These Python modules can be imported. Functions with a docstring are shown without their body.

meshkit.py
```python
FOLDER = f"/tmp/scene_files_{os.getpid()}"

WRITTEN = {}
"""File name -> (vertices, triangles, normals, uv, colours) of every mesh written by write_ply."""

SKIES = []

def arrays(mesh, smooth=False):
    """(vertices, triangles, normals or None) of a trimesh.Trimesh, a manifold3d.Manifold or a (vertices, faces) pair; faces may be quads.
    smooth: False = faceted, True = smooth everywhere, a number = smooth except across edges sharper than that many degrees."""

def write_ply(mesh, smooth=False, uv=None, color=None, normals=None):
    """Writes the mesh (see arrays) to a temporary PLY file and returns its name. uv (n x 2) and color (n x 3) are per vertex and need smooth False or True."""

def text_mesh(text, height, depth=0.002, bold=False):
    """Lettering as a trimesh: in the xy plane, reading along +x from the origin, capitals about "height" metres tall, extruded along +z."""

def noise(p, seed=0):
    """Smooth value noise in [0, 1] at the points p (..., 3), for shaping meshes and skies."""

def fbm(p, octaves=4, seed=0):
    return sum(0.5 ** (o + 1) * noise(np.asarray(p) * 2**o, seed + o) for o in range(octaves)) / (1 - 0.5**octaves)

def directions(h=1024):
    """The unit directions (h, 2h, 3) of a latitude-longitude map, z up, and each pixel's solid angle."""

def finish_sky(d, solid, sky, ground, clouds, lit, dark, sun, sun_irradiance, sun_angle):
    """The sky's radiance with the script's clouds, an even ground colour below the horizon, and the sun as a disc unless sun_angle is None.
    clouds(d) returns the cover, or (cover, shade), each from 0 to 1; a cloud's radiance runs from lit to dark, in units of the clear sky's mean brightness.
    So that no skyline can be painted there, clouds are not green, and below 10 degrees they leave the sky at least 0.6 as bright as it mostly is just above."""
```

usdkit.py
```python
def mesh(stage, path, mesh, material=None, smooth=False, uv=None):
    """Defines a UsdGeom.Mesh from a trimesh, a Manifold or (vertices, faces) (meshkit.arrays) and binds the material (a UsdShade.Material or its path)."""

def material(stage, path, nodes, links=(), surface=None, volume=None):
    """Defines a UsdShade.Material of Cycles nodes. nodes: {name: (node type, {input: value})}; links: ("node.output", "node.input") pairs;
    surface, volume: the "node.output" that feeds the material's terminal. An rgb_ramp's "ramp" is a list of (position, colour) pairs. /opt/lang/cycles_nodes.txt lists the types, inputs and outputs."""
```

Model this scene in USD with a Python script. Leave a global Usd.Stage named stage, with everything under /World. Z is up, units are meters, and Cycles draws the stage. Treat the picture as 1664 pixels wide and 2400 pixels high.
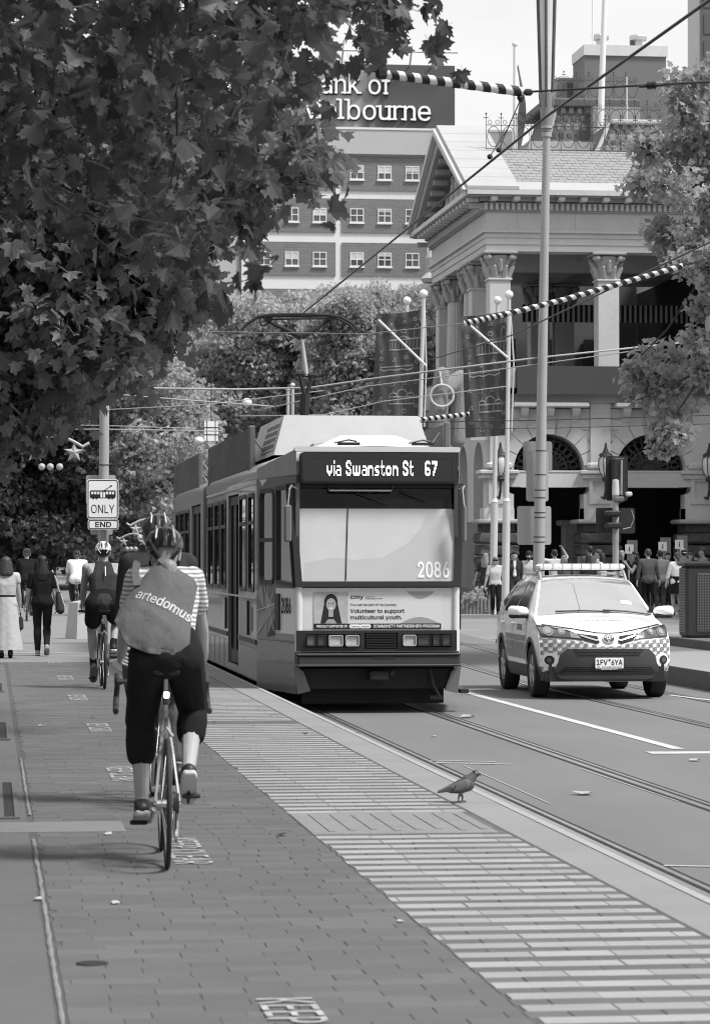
import math, random, numpy as np, trimesh, manifold3d as m3, shapely, shapely.geometry as sg, shapely.affinity as sa
from shapely.ops import unary_union
import usdkit, meshkit
from pxr import Usd, UsdGeom, UsdShade, UsdLux, Sdf, Gf, Vt

stage = Usd.Stage.CreateInMemory()
UsdGeom.SetStageUpAxis(stage, UsdGeom.Tokens.z)
UsdGeom.SetStageMetersPerUnit(stage, 1.0)
UsdGeom.Xform.Define(stage, '/World')
UsdGeom.Scope.Define(stage, '/World/Looks')
T = Sdf.ValueTypeNames
PI = math.pi

# ---------------------------------------------------------------- camera
FPX, PW, PH = 7000.0, 1664.0, 2400.0          # focal length in photograph pixels, photograph size
CAMZ = 1.9                                     # metres above the tracks
YAW, PITCH = math.atan(857 / FPX), math.atan(114 / FPX)
CR = np.array([math.cos(YAW), -math.sin(YAW), 0.0])
CF = np.array([math.sin(YAW) * math.cos(PITCH), math.cos(YAW) * math.cos(PITCH), math.sin(PITCH)])
CU = np.cross(CR, CF)
CP = np.array([0, 0, CAMZ])
cam = UsdGeom.Camera.Define(stage, '/World/camera')
cam.CreateHorizontalApertureAttr(24.0)
cam.CreateVerticalApertureAttr(24.0 * 1024 / 709)
cam.CreateFocalLengthAttr(24.0 * FPX / PW)
cam.CreateClippingRangeAttr(Gf.Vec2f(0.1, 5000))
cam.CreateFStopAttr(8.0)
cam.CreateFocusDistanceAttr(36.0)
cam.CreateExposureAttr(0.32)
cam.AddTransformOp().Set(Gf.Matrix4d(*CR, 0, *CU, 0, *(-CF), 0, *CP, 1))

# ---------------------------------------------------------------- sky and sun (bright overcast, weak sun from the right, behind the camera)
SUN_AZ, SUN_EL = math.radians(125), math.radians(56)     # azimuth of the direction towards the sun, from +y to +x
usdkit.material(stage, '/World/Looks/sky_look', {
    's': ('sky_texture', {'sky_type': 'single_scattering', 'sun_disc': False, 'sun_elevation': SUN_EL, 'sun_rotation': SUN_AZ}),
    'bw': ('rgb_to_bw', {}), 'g': ('texture_coordinate', {}), 'mp': ('mapping', {'scale': (2.2, 2.2, 9.0)}),
    'n': ('noise_texture', {'scale': 1.4, 'detail': 5, 'roughness': 0.55}),
    'r': ('rgb_ramp', {'ramp': [(0.3, (7.6, 7.6, 7.6)), (0.7, (9.6, 9.6, 9.6))]}),
    'mx': ('mix', {'mix_type': 'mix', 'fac': 0.86}),
    'b': ('background_shader', {'strength': 0.1})},
    [('s.color', 'bw.color'), ('g.generated', 'mp.vector'), ('mp.vector', 'n.vector'), ('n.fac', 'r.fac'), ('bw.val', 'mx.color1'), ('r.color', 'mx.color2'), ('mx.color', 'b.color')],
    surface='b.background')
dome = UsdLux.DomeLight.Define(stage, '/World/sky')
UsdShade.MaterialBindingAPI.Apply(dome.GetPrim()).Bind(UsdShade.Material.Get(stage, '/World/Looks/sky_look'))
dome.GetPrim().SetCustomDataByKey('kind', 'structure')
sun = UsdLux.DistantLight.Define(stage, '/World/sun')
sun.CreateNormalizeAttr(True)
sun.CreateIntensityAttr(1.0)
sun.CreateAngleAttr(12.0)
sun.CreateColorAttr(Gf.Vec3f(1, 1, 1))          # the photograph is black and white
sun.AddRotateZOp().Set(-math.degrees(SUN_AZ))
sun.AddRotateXOp().Set(-(90 - math.degrees(SUN_EL)))

# ---------------------------------------------------------------- placing helpers: photograph pixels -> points of the place
def at(u, v, zc):
    return CP + zc * (CF + (u - PW / 2) / FPX * CR - (v - PH / 2) / FPX * CU)
def ray(u, v):
    d = CF + (u - PW / 2) / FPX * CR - (v - PH / 2) / FPX * CU
    return d
def onz(u, v, z):
    d = ray(u, v); return CP + d * ((z - CAMZ) / d[2])
def onY(u, v, Y):
    d = ray(u, v); return CP + d * (Y / d[1])
def onX(u, v, X):
    d = ray(u, v); return CP + d * (X / d[0])
DS = 1664 / 1596.0                              # the zoom tool's full view -> photograph pixels

# ---------------------------------------------------------------- materials (the photograph is black and white: everything is grey)
LOOK = {}
def mat(name, v, rough=0.6, var=0.12, scale=1.5, spec=0.4, metal=0.0, bump=0.0, bscale=60, coat=0.0, fine=0.5, stretch=None, rnd=0.0, obj=False, grain=None):
    if name in LOOK: return LOOK[name]
    n = {'g': ('geometry', {}), 'n1': ('noise_texture', {'scale': scale, 'detail': 5, 'roughness': 0.6}),
         'n2': ('noise_texture', {'scale': grain or scale * 14, 'detail': 3}),
         'mf': ('mix_float', {'fac': fine * 0.6}),
         'r': ('rgb_ramp', {'ramp': [(0.25, (v * (1 - var),) * 3), (0.75, (v * (1 + var),) * 3)]}),
         'p': ('principled_bsdf', {'roughness': rough, 'specular_ior_level': spec, 'metallic': metal, 'coat_weight': coat})}
    src = 'g.position'
    L = []
    if obj:
        n['tc'] = ('texture_coordinate', {}); src = 'tc.object'
    if stretch:
        n['m'] = ('mapping', {'scale': stretch}); L.append((src, 'm.vector')); src = 'm.vector'
    L += [(src, 'n1.vector'), (src, 'n2.vector'), ('n1.fac', 'mf.a'), ('n2.fac', 'mf.b'), ('mf.result', 'r.fac')]
    col = 'r.color'
    if rnd:
        n['oi'] = ('object_info', {}); n['rr'] = ('rgb_ramp', {'ramp': [(0, (1 - rnd,) * 3), (1, (1 + rnd,) * 3)]})
        n['mm'] = ('mix', {'mix_type': 'multiply', 'fac': 1.0})
        L += [('oi.random', 'rr.fac'), (col, 'mm.color1'), ('rr.color', 'mm.color2')]; col = 'mm.color'
    L.append((col, 'p.base_color'))
    if bump:
        n['nb'] = ('noise_texture', {'scale': bscale, 'detail': 4}); n['b'] = ('bump', {'strength': 0.6, 'distance': bump})
        L += [(src, 'nb.vector'), ('nb.fac', 'b.height'), ('b.normal', 'p.normal')]
    LOOK[name] = usdkit.material(stage, '/World/Looks/' + name, n, L, surface='p.BSDF')
    return LOOK[name]
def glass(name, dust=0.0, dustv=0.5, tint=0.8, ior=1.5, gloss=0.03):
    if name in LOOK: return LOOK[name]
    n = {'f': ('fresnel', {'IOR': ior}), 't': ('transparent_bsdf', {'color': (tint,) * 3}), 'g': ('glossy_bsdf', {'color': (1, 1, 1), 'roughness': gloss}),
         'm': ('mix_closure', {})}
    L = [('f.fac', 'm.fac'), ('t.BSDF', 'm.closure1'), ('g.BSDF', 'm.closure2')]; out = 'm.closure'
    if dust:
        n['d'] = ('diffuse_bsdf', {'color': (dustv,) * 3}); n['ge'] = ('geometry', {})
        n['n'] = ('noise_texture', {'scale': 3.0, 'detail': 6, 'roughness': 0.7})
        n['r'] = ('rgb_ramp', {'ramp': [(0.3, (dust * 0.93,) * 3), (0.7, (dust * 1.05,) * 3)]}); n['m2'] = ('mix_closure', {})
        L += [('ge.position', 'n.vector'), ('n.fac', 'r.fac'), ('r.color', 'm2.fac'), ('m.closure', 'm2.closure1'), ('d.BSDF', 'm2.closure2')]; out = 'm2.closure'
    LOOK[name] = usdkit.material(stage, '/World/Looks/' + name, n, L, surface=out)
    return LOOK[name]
def lamp(name, v, strength):
    if name not in LOOK:
        LOOK[name] = usdkit.material(stage, '/World/Looks/' + name, {'p': ('principled_bsdf', {'base_color': (v,) * 3, 'emission_color': (1, 1, 1), 'emission_strength': strength})}, surface='p.BSDF')
    return LOOK[name]
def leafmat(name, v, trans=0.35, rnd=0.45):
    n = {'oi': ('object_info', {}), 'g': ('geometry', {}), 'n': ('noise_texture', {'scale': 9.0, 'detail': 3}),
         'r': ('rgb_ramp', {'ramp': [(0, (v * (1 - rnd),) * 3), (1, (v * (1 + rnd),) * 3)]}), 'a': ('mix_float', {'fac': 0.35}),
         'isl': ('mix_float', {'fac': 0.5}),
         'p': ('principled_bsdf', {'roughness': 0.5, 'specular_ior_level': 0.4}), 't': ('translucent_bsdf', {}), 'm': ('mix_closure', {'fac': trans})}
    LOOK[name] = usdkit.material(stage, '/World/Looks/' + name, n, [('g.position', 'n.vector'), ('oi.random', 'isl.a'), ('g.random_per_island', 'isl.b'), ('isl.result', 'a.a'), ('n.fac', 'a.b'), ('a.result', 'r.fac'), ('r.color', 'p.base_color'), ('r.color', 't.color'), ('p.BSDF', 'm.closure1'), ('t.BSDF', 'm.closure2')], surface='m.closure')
    return LOOK[name]

# ---------------------------------------------------------------- things and parts
COUNT = {}
def numbered(parent, name):
    k = (parent, name); COUNT[k] = COUNT.get(k, -1) + 1
    return name if COUNT[k] == 0 else f'{name}_{COUNT[k]:03d}'
def tag(prim, label=None, cat=None, group=None, kind=None):
    for k, v in (('label', label), ('category', cat), ('group', group), ('kind', kind)):
        if v: prim.SetCustomDataByKey(k, v)
    return prim
def thing(name, label, cat, loc=(0, 0, 0), rz=0.0, group=None, kind=None, scale=None):
    x = UsdGeom.Xform.Define(stage, '/World/' + numbered('/World', name))
    x.AddTranslateOp().Set(Gf.Vec3d(*map(float, loc))); x.AddRotateZOp().Set(float(math.degrees(rz)))
    if scale: x.AddScaleOp().Set(Gf.Vec3f(*([scale] * 3 if np.ndim(scale) == 0 else scale)))
    return tag(x.GetPrim(), label, cat, group, kind)
def P(parent, name, mesh, material, smooth=False, label=None, kind=None):
    if isinstance(mesh, MB): mesh = mesh.get()
    base = str(parent.GetPath())
    m = usdkit.mesh(stage, base + '/' + numbered(base, name), mesh, material, smooth)
    return tag(m.GetPrim(), label, kind=kind)
def solo(name, label, cat, mesh, material, smooth=False, group=None, kind=None):
    if isinstance(mesh, MB): mesh = mesh.get()
    m = usdkit.mesh(stage, '/World/' + numbered('/World', name), mesh, material, smooth)
    return tag(m.GetPrim(), label, cat, group, kind)
def setting(name, mesh, material, parent=None, smooth=False):
    if isinstance(mesh, MB): mesh = mesh.get()
    base = '/World' if parent is None else str(parent.GetPath())
    m = usdkit.mesh(stage, base + '/' + numbered(base, name), mesh, material, smooth)
    if parent is None: m.GetPrim().SetCustomDataByKey('kind', 'structure')
    return m.GetPrim()
def copy(src, loc, rz=0.0, label=None, group=None, scale=None):
    d = src.GetCustomData()
    name = src.GetName()
    if name[-4:-3] == '_' and name[-3:].isdigit(): name = name[:-4]
    r = thing(name, label or d['label'], d['category'], loc, rz, group or d.get('group'), scale=scale)
    r.GetReferences().AddInternalReference(src.GetPath()); r.SetInstanceable(True)
    return r

# ---------------------------------------------------------------- mesh helpers
def rotm(rz=0, rx=0, ry=0):
    c, s = math.cos, math.sin
    Z = np.array([[c(rz), -s(rz), 0], [s(rz), c(rz), 0], [0, 0, 1]]); X = np.array([[1, 0, 0], [0, c(rx), -s(rx)], [0, s(rx), c(rx)]]); Y = np.array([[c(ry), 0, s(ry)], [0, 1, 0], [-s(ry), 0, c(ry)]])
    return Z @ Y @ X
def frame(d):
    d = np.asarray(d, float); d = d / np.linalg.norm(d)
    a = np.cross(d, [0, 0, 1.0] if abs(d[2]) < 0.9 else [1.0, 0, 0]); a /= np.linalg.norm(a)
    return a, np.cross(d, a), d
BOXV = np.array([[x, y, z] for x in (-.5, .5) for y in (-.5, .5) for z in (-.5, .5)])
BOXF = np.array([[0, 1, 3], [0, 3, 2], [4, 6, 7], [4, 7, 5], [0, 4, 5], [0, 5, 1], [2, 3, 7], [2, 7, 6], [0, 2, 6], [0, 6, 4], [1, 5, 7], [1, 7, 3]])
class MB:
    def __init__(self): self.v, self.f, self.n = [], [], 0
    def add(self, v, f, R=None, t=None):
        v = np.asarray(v, float)
        if R is not None: v = v @ np.asarray(R).T
        if t is not None: v = v + np.asarray(t)
        f = np.asarray(f, int)
        if f.shape[1] == 4: f = np.vstack([f[:, [0, 1, 2]], f[:, [0, 2, 3]]])
        self.v.append(v); self.f.append(f + self.n); self.n += len(v); return self
    def tm(self, m, R=None, t=None):
        if hasattr(m, 'to_mesh'):
            q = m.to_mesh(); return self.add(q.vert_properties[:, :3], q.tri_verts, R, t)
        if isinstance(m, MB): m = m.get()
        if isinstance(m, tuple): return self.add(m[0], m[1], R, t)
        return self.add(m.vertices, m.faces, R, t)
    def box(self, c, s, R=None): return self.add(BOXV * np.asarray(s, float), BOXF, R, c)
    def box2(self, a, b):
        a, b = np.minimum(a, b).astype(float), np.maximum(a, b).astype(float); return self.box((a + b) / 2, b - a)
    def bbox(self, c, s, r=0.02, R=None):       # box with chamfered vertical and top edges
        x, y, z = np.asarray(s, float) / 2; r = min(r, x * .9, y * .9, z * .9)
        ring = lambda k, zz: [[-x + k, -y, zz], [x - k, -y, zz], [x, -y + k, zz], [x, y - k, zz], [x - k, y, zz], [-x + k, y, zz], [-x, y - k, zz], [-x, -y + k, zz]]
        ins = lambda zz: [[p[0] * (x - r) / x, p[1] * (y - r) / y, zz] for p in ring(r, zz)]
        v = np.array(ins(-z) + ring(r, -z + r) + ring(r, z - r) + ins(z)); f = []
        for k in range(3):
            for i in range(8):
                j = (i + 1) % 8; f += [[k * 8 + i, k * 8 + j, k * 8 + 8 + j], [k * 8 + i, k * 8 + 8 + j, k * 8 + 8 + i]]
        for i in range(1, 7): f += [[0, i + 1, i], [24, 24 + i, 25 + i]]
        return self.add(v, f, R, c)
    def tube(self, pts, r, n=8, cap=True):
        p = np.asarray(pts, float); m = len(p); r = np.broadcast_to(np.asarray(r, float), (m,))
        t = np.gradient(p, axis=0); t /= np.linalg.norm(t, axis=1, keepdims=True) + 1e-12
        a, b, _ = frame(t[0]); A = [a]
        for i in range(1, m):
            a = A[-1] - t[i] * (A[-1] @ t[i]); A.append(a / (np.linalg.norm(a) + 1e-12))
        A = np.array(A); B = np.cross(t, A); g = np.arange(n) * 2 * PI / n
        v = p[:, None] + r[:, None, None] * (np.cos(g)[None, :, None] * A[:, None] + np.sin(g)[None, :, None] * B[:, None])
        i, j = np.meshgrid(np.arange(m - 1), np.arange(n), indexing='ij'); j2 = (j + 1) % n
        q = np.stack([i * n + j, i * n + j2, (i + 1) * n + j2, (i + 1) * n + j], -1).reshape(-1, 4)
        v = v.reshape(-1, 3); f = np.vstack([q[:, [0, 1, 2]], q[:, [0, 2, 3]]])
        if cap:
            k = len(v); v = np.vstack([v, p[0], p[-1]]); jj = np.arange(n); j3 = (jj + 1) % n
            f = np.vstack([f, np.stack([np.full(n, k), j3, jj], 1), np.stack([np.full(n, k + 1), (m - 1) * n + jj, (m - 1) * n + j3], 1)])
        return self.add(v, f)
    def lathe(self, prof, c=(0, 0, 0), n=16, R=None, closed=False):
        p = np.asarray(prof, float); m = len(p); g = np.arange(n) * 2 * PI / n
        v = np.stack([p[:, None, 0] * np.cos(g), p[:, None, 0] * np.sin(g), np.broadcast_to(p[:, None, 1], (m, n))], -1).reshape(-1, 3)
        mm = m if closed else m - 1
        i, j = np.meshgrid(np.arange(mm), np.arange(n), indexing='ij'); j2 = (j + 1) % n; i2 = (i + 1) % m
        q = np.stack([i * n + j, i * n + j2, i2 * n + j2, i2 * n + j], -1).reshape(-1, 4)
        return self.add(v, q, R, c)
    def poly(self, pg, depth, R=None, t=None):  # shapely polygon(s) in xy, extruded along +z, then placed by R, t
        for g in getattr(pg, 'geoms', [pg]):
            if g.geom_type == 'Polygon' and g.area > 1e-9:
                e = trimesh.creation.extrude_polygon(g, depth, engine='earcut'); self.tm(e, R, t)
        return self
    def get(self): return np.vstack(self.v), np.vstack(self.f)
XZ = np.array([[1, 0, 0], [0, 0, -1], [0, 1, 0]])      # polygon xy -> world xz, extruded towards -y
YZ = np.array([[0, 0, -1], [-1, 0, 0], [0, 1, 0]])     # polygon x -> -y, y -> z, extruded towards -x
def rect(x0, y0, x1, y1): return sg.box(min(x0, x1), min(y0, y1), max(x0, x1), max(y0, y1))
def rrect(x0, y0, x1, y1, r): return sg.box(min(x0, x1) + r, min(y0, y1) + r, max(x0, x1) - r, max(y0, y1) - r).buffer(r, quad_segs=4)
def text(s, h, depth=0.002, bold=False):
    m = meshkit.text_mesh(s, h, depth, bold); return np.array(m.vertices), np.array(m.faces)
def text_w(s, w, h, depth=0.002, bold=False):   # lettering stretched to the width w, centred on the origin
    v, f = text(s, h, depth, bold); a, b = v[:, 0].min(), v[:, 0].max()
    v[:, 0] = (v[:, 0] - (a + b) / 2) * (w / (b - a)); v[:, 1] -= h / 2
    return v, f
SPH = trimesh.creation.icosphere(subdivisions=1).vertices
SPH2 = trimesh.creation.icosphere(subdivisions=2).vertices
def hull(*pr, fine=False):
    S = SPH2 if fine else SPH
    return m3.Manifold.hull_points(np.vstack([np.asarray(p, float) + S * (r if np.ndim(r) == 0 else np.asarray(r)) for p, r in pr]))
def fuse(parts, length=0.03, it=8):
    m = m3.Manifold.batch_boolean(parts, m3.OpType.Add)
    if length: m = m.refine_to_length(length)
    q = m.to_mesh(); t = trimesh.Trimesh(q.vert_properties[:, :3], q.tri_verts, process=True)
    if it: trimesh.smoothing.filter_taubin(t, iterations=it)
    return t
def ell(c, r, n=2, R=None):
    s = trimesh.creation.icosphere(subdivisions=n); v = s.vertices * np.asarray(r)
    if R is not None: v = v @ np.asarray(R).T
    return v + np.asarray(c), s.faces
# ================================================================ THE SETTING
rng = np.random.default_rng(7)
random.seed(7)
PZ = 0.30                                       # tram-stop platform above the tracks
def gz(y): return np.maximum(0.0, 0.0125 * (np.asarray(y, float) - 45.0))    # the street climbs gently beyond the stop
YS = np.array([-30, -5, 20, 45, 47, 49, 52, 56, 61, 66, 72, 77, 85, 100, 130, 200, 420.0])
def sheet(x0, x1, zf, ys=YS):
    m = MB()
    z = np.array([float(zf(y)) for y in ys]); k = len(ys)
    v = np.vstack([np.stack([np.full(k, x0), ys, z], 1), np.stack([np.full(k, x1), ys, z], 1)])
    i = np.arange(k - 1); return m.add(v, np.stack([i, i + k, i + k + 1, i + 1], 1))
asph = mat('asphalt', 0.155, 0.85, 0.24, 0.5, spec=0.25, bump=0.004, bscale=220, fine=0.8, stretch=(1.2, 0.35, 1), grain=75)
asph2 = mat('asphalt_far', 0.20, 0.85, 0.12, 0.3, spec=0.25, bump=0.003, bscale=120)
plaza_m = mat('plaza_asphalt', 0.20, 0.85, 0.10, 0.4, spec=0.2, bump=0.003, bscale=150)
paver_ms = [mat(f'paver_clay_{i}', v, 0.8, 0.20, 1.1, spec=0.3, bump=0.003, bscale=160, fine=0.8, grain=70) for i, v in enumerate((0.098, 0.106, 0.115, 0.102))]
light_ms = [mat(f'paver_pale_{i}', v, 0.8, 0.20, 2, spec=0.3, bump=0.003, bscale=160, fine=0.8, grain=60) for i, v in enumerate((0.255, 0.28, 0.30))]
joint_m = mat('joint_sand', 0.078, 0.95, 0.3, 5)
granite_m = mat('granite_slab', 0.108, 0.7, 0.2, 1.6, spec=0.3, bump=0.003, bscale=120, fine=0.8, grain=70)
kerb_m = mat('kerb_granite', 0.225, 0.75, 0.20, 1.2, spec=0.3, bump=0.003, bscale=140, fine=0.8, grain=70)
mortar_m = mat('mortar_strip', 0.19, 0.9, 0.25, 8, bump=0.006, bscale=50)
steel_m = mat('rail_steel', 0.42, 0.34, 0.2, 3, metal=0.8, spec=0.5)
dark_m = mat('grimy_black', 0.02, 0.8, 0.3, 4)
white_m = mat('road_paint', 0.46, 0.75, 0.22, 4, bump=0.002, bscale=120, fine=0.9)
worn_m = mat('worn_paint', 0.36, 0.8, 0.35, 14, fine=0.9)

setting('ground', sheet(-400, 500, lambda y: gz(y) - 0.35), asph2)
RX = (4.08, 5.515, 8.2, 9.635)                  # rail centre lines
road = tag(UsdGeom.Xform.Define(stage, '/World/road').GetPrim(), kind='structure')
edges = [3.383] + [e for x in RX for e in (x - 0.075, x + 0.075)] + [10.45]
for a, b in zip(edges[::2], edges[1::2]): setting('road_surface', sheet(a, b, gz), asph, road)
setting('cross_street', sheet(10.45, 60, gz, np.array([60.5, 66, 72, 77.2])), asph2)
setting('cross_street', sheet(-60, 3.383, lambda y: gz(y) + 0.02, np.array([63.0, 66, 72, 77, 85, 100, 130, 200])), asph2)
rail_sec = sg.Polygon([(-.075, -.12), (-.075, .004), (-.012, .004), (-.010, -.03), (.034, -.03), (.036, .002), (.075, .002), (.075, -.12)])
for x in RX:                                    # grooved rails let into the road
    m = MB(); pts = np.array(rail_sec.exterior.coords)[:-1]; k = len(pts)
    for y0, y1 in zip(YS[1:-2], YS[2:-1]):
        v = np.vstack([np.column_stack([pts[:, 0] + x, np.full(k, y), pts[:, 1] + float(gz(y))]) for y in (y0, y1)])
        i = np.arange(k); m.add(v, np.stack([i, (i + 1) % k, (i + 1) % k + k, i + k], 1))
    setting('tram_rail', m, steel_m, road)
    setting('rail_groove', sheet(x - .010, x + .034, lambda y: gz(y) - .020), dark_m, road); setting('rail_joint', sheet(x - .112, x - .076, lambda y: gz(y) + .003), dark_m, road); setting('rail_joint', sheet(x + .076, x + .10, lambda y: gz(y) + .003), dark_m, road)

# tram-stop platform: kerb slabs, tactile strip, brick pavers, granite slabs
plat = tag(UsdGeom.Xform.Define(stage, '/World/platform').GetPrim(), kind='structure')
setting('platform_base', MB().box2((-40, -30, -0.3), (3.36, 47.2, PZ - 0.0035)), joint_m, plat)
KX0, KX1 = 3.023, 3.383
y = 9.0; k = 0; rest = MB()
while y < 62:                                   # kerb slabs, each its own piece
    L = 1.5
    R = rotm(0, 0, 0.0)
    b = MB().bbox(((KX0 + KX1) / 2 + 0.004, y + L / 2, PZ / 2 - 0.1 + rng.normal(0, .0008)), (KX1 - KX0 - 0.012, L - 0.008, PZ + 0.2), 0.012)
    setting('kerb_slab', b, kerb_m, plat); y += L
setting('kerb_nosing', MB().box2((3.325, 9, PZ - 0.02), (3.379, 62, PZ + 0.004)), mat('kerb_white', 0.31, 0.85, 0.22, 9, bump=0.003, bscale=90, fine=0.9), plat)
ROW, LEN = 0.144, 0.335
def paving(parent, x0, x1, y0, y1, kinds, name, part_name, limit):
    n = 0; rests = {}
    r = 0; y = y0
    while y < y1:
        m_ = kinds(r, y)
        if m_ is not None:
            off = (LEN / 2 if r % 2 else 0.0) + rng.normal(0, .02); x = x0 - off - (LEN if off < 0 else 0)
            while x < x1 - 0.02:
                a, b = max(x, x0), min(x + LEN, x1); x += LEN
                if b - a < 0.03: continue
                ms, up = m_; mm = ms[int(rng.integers(len(ms)))]
                g = 0.0015 + 0.004 * rng.random() ** 3; dz = rng.normal(0, 0.0005)
                c = ((a + b) / 2 + rng.normal(0, .001), y + ROW / 2, PZ - 0.02 + up / 2 + dz); s = (b - a - g, ROW - g, 0.04 + up)
                if n < limit:
                    tilt = rotm(0, rng.normal(0, .0015), rng.normal(0, .0012))
                    setting(part_name, MB().bbox(c, s, 0.0022, tilt), mm, parent); n += 1
                else: rests.setdefault(str(mm.GetPath()), (mm, MB()))[1].box(c, s)
        y += ROW; r += 1
    for mm, b in rests.values(): P(parent, name, b, mm, kind='stuff')
paving(plat, 0.275, 1.873, 9.6, 47.2, lambda r, y: (paver_ms, 0.0), 'far_pavers', 'paver', 300)
tact = tag(UsdGeom.Xform.Define(stage, '/World/tactile_strip').GetPrim(), kind='structure')
def tact_kind(r, y):
    if 17.3 < y < 18.75 or 29.0 < y < 29.6: return (paver_ms, 0.0)
    return (light_ms, 0.0015) if r % 2 == 0 else (paver_ms, 0.0)
paving(tact, 1.875, 3.018, 9.6, 47.2, tact_kind, 'far_tactile_pavers', 'tactile_paver', 300)
setting('patch_slab', MB().bbox((2.42, 18.02, PZ - 0.0165), (1.10, 1.38, 0.05), 0.006), mat('patch_concrete', 0.20, 0.85, 0.2, 5, bump=0.004, bscale=80, fine=0.9), plat)
setting('patch_slab', MB().bbox((0.33, 18.0, PZ - 0.0185), (0.95, 0.62, 0.052), 0.006), mat('patch_dark', 0.165, 0.85, 0.2, 5, bump=0.004, bscale=80, fine=0.9), plat)
for k in range(8): setting('patch_bar', MB().box((2.0 + k * 0.13, 18.02, PZ + 0.0105), (0.035, 1.2 - 0.1 * (k % 3), 0.004)), LOOK['patch_concrete'], plat)
y = 9.0; k = 0
while y < 46:                                   # granite slabs left of the seam, in courses
    h = 0.62
    for x0, x1 in ((-0.98, 0.235), (-2.2, -0.99), (-3.4, -2.21)):
        setting('granite_slab', MB().bbox(((x0 + x1) / 2, y + h / 2, PZ - 0.026 + rng.normal(0, .001)), (x1 - x0 - .006, h - .007, 0.05), 0.004), granite_m, plat)
    y += h
m = MB(); yy = np.arange(9.0, 24.3, 0.06)       # the mortar seam along the granite
w = 0.007 + 0.005 * meshkit.noise(np.column_stack([yy * 9, yy * 0, yy * 0]), 3); c = 0.254 + 0.006 * (meshkit.noise(np.column_stack([yy * 5, yy * 0 + 4, yy * 0]), 5) - .5)
sel = ~((yy > 17.2) & (yy < 18.8))
v = np.vstack([np.column_stack([c - w, yy, np.full(len(yy), PZ + .001)]), np.column_stack([c, yy, np.full(len(yy), PZ + .009)]), np.column_stack([c + w, yy, np.full(len(yy), PZ + .001)])])
K = len(yy); i = np.array([q for q in range(K - 1) if sel[q]])
m.add(v, np.vstack([np.stack([i, i + 1, i + K + 1, i + K], 1), np.stack([i + K, i + K + 1, i + 2 * K + 1, i + 2 * K], 1)]))
setting('mortar_seam', m, mortar_m, plat, smooth=True)
setting('seam_strip', MB().box2((0.238, 24.3, PZ - .03), (0.27, 47, PZ - .004)), mortar_m, plat)
setting('plaza', sheet(-60, 3.383, lambda y: max(PZ, float(gz(y)) + .03), np.array([47.2, 52, 56, 61, 62.5, 66])), plaza_m)

# painted lines and worn lettering
def line(x0, y0, x1, y1, w, z=None, name='painted_line', mm=None):
    d = np.array([x1 - x0, y1 - y0], float); L = np.linalg.norm(d); n = np.array([-d[1], d[0]]) / L * w / 2
    k = max(2, int(L / 4)); t = np.linspace(0, 1, k + 1)
    c = np.stack([x0 + t * d[0], y0 + t * d[1]], 1); zz = (gz(c[:, 1]) + 0.005) if z is None else np.full(len(c), z)
    v = np.vstack([np.column_stack([c + n, zz]), np.column_stack([c - n, zz])]); i = np.arange(k); K = k + 1
    return setting(name, MB().add(v, np.stack([i, i + K, i + K + 1, i + 1], 1)), mm or white_m)
LX = 6.95
p1, p2 = onz(1590, 1757, 0), onz(1086, 1622, 0)
line(p1[0], p1[1], p2[0], p2[1], 0.13)
a, b = onz(1520, 1766, 0), onz(1664, 1768, 0); line(a[0], a[1], b[0] + 2, b[1] + .1, 0.34)
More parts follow.
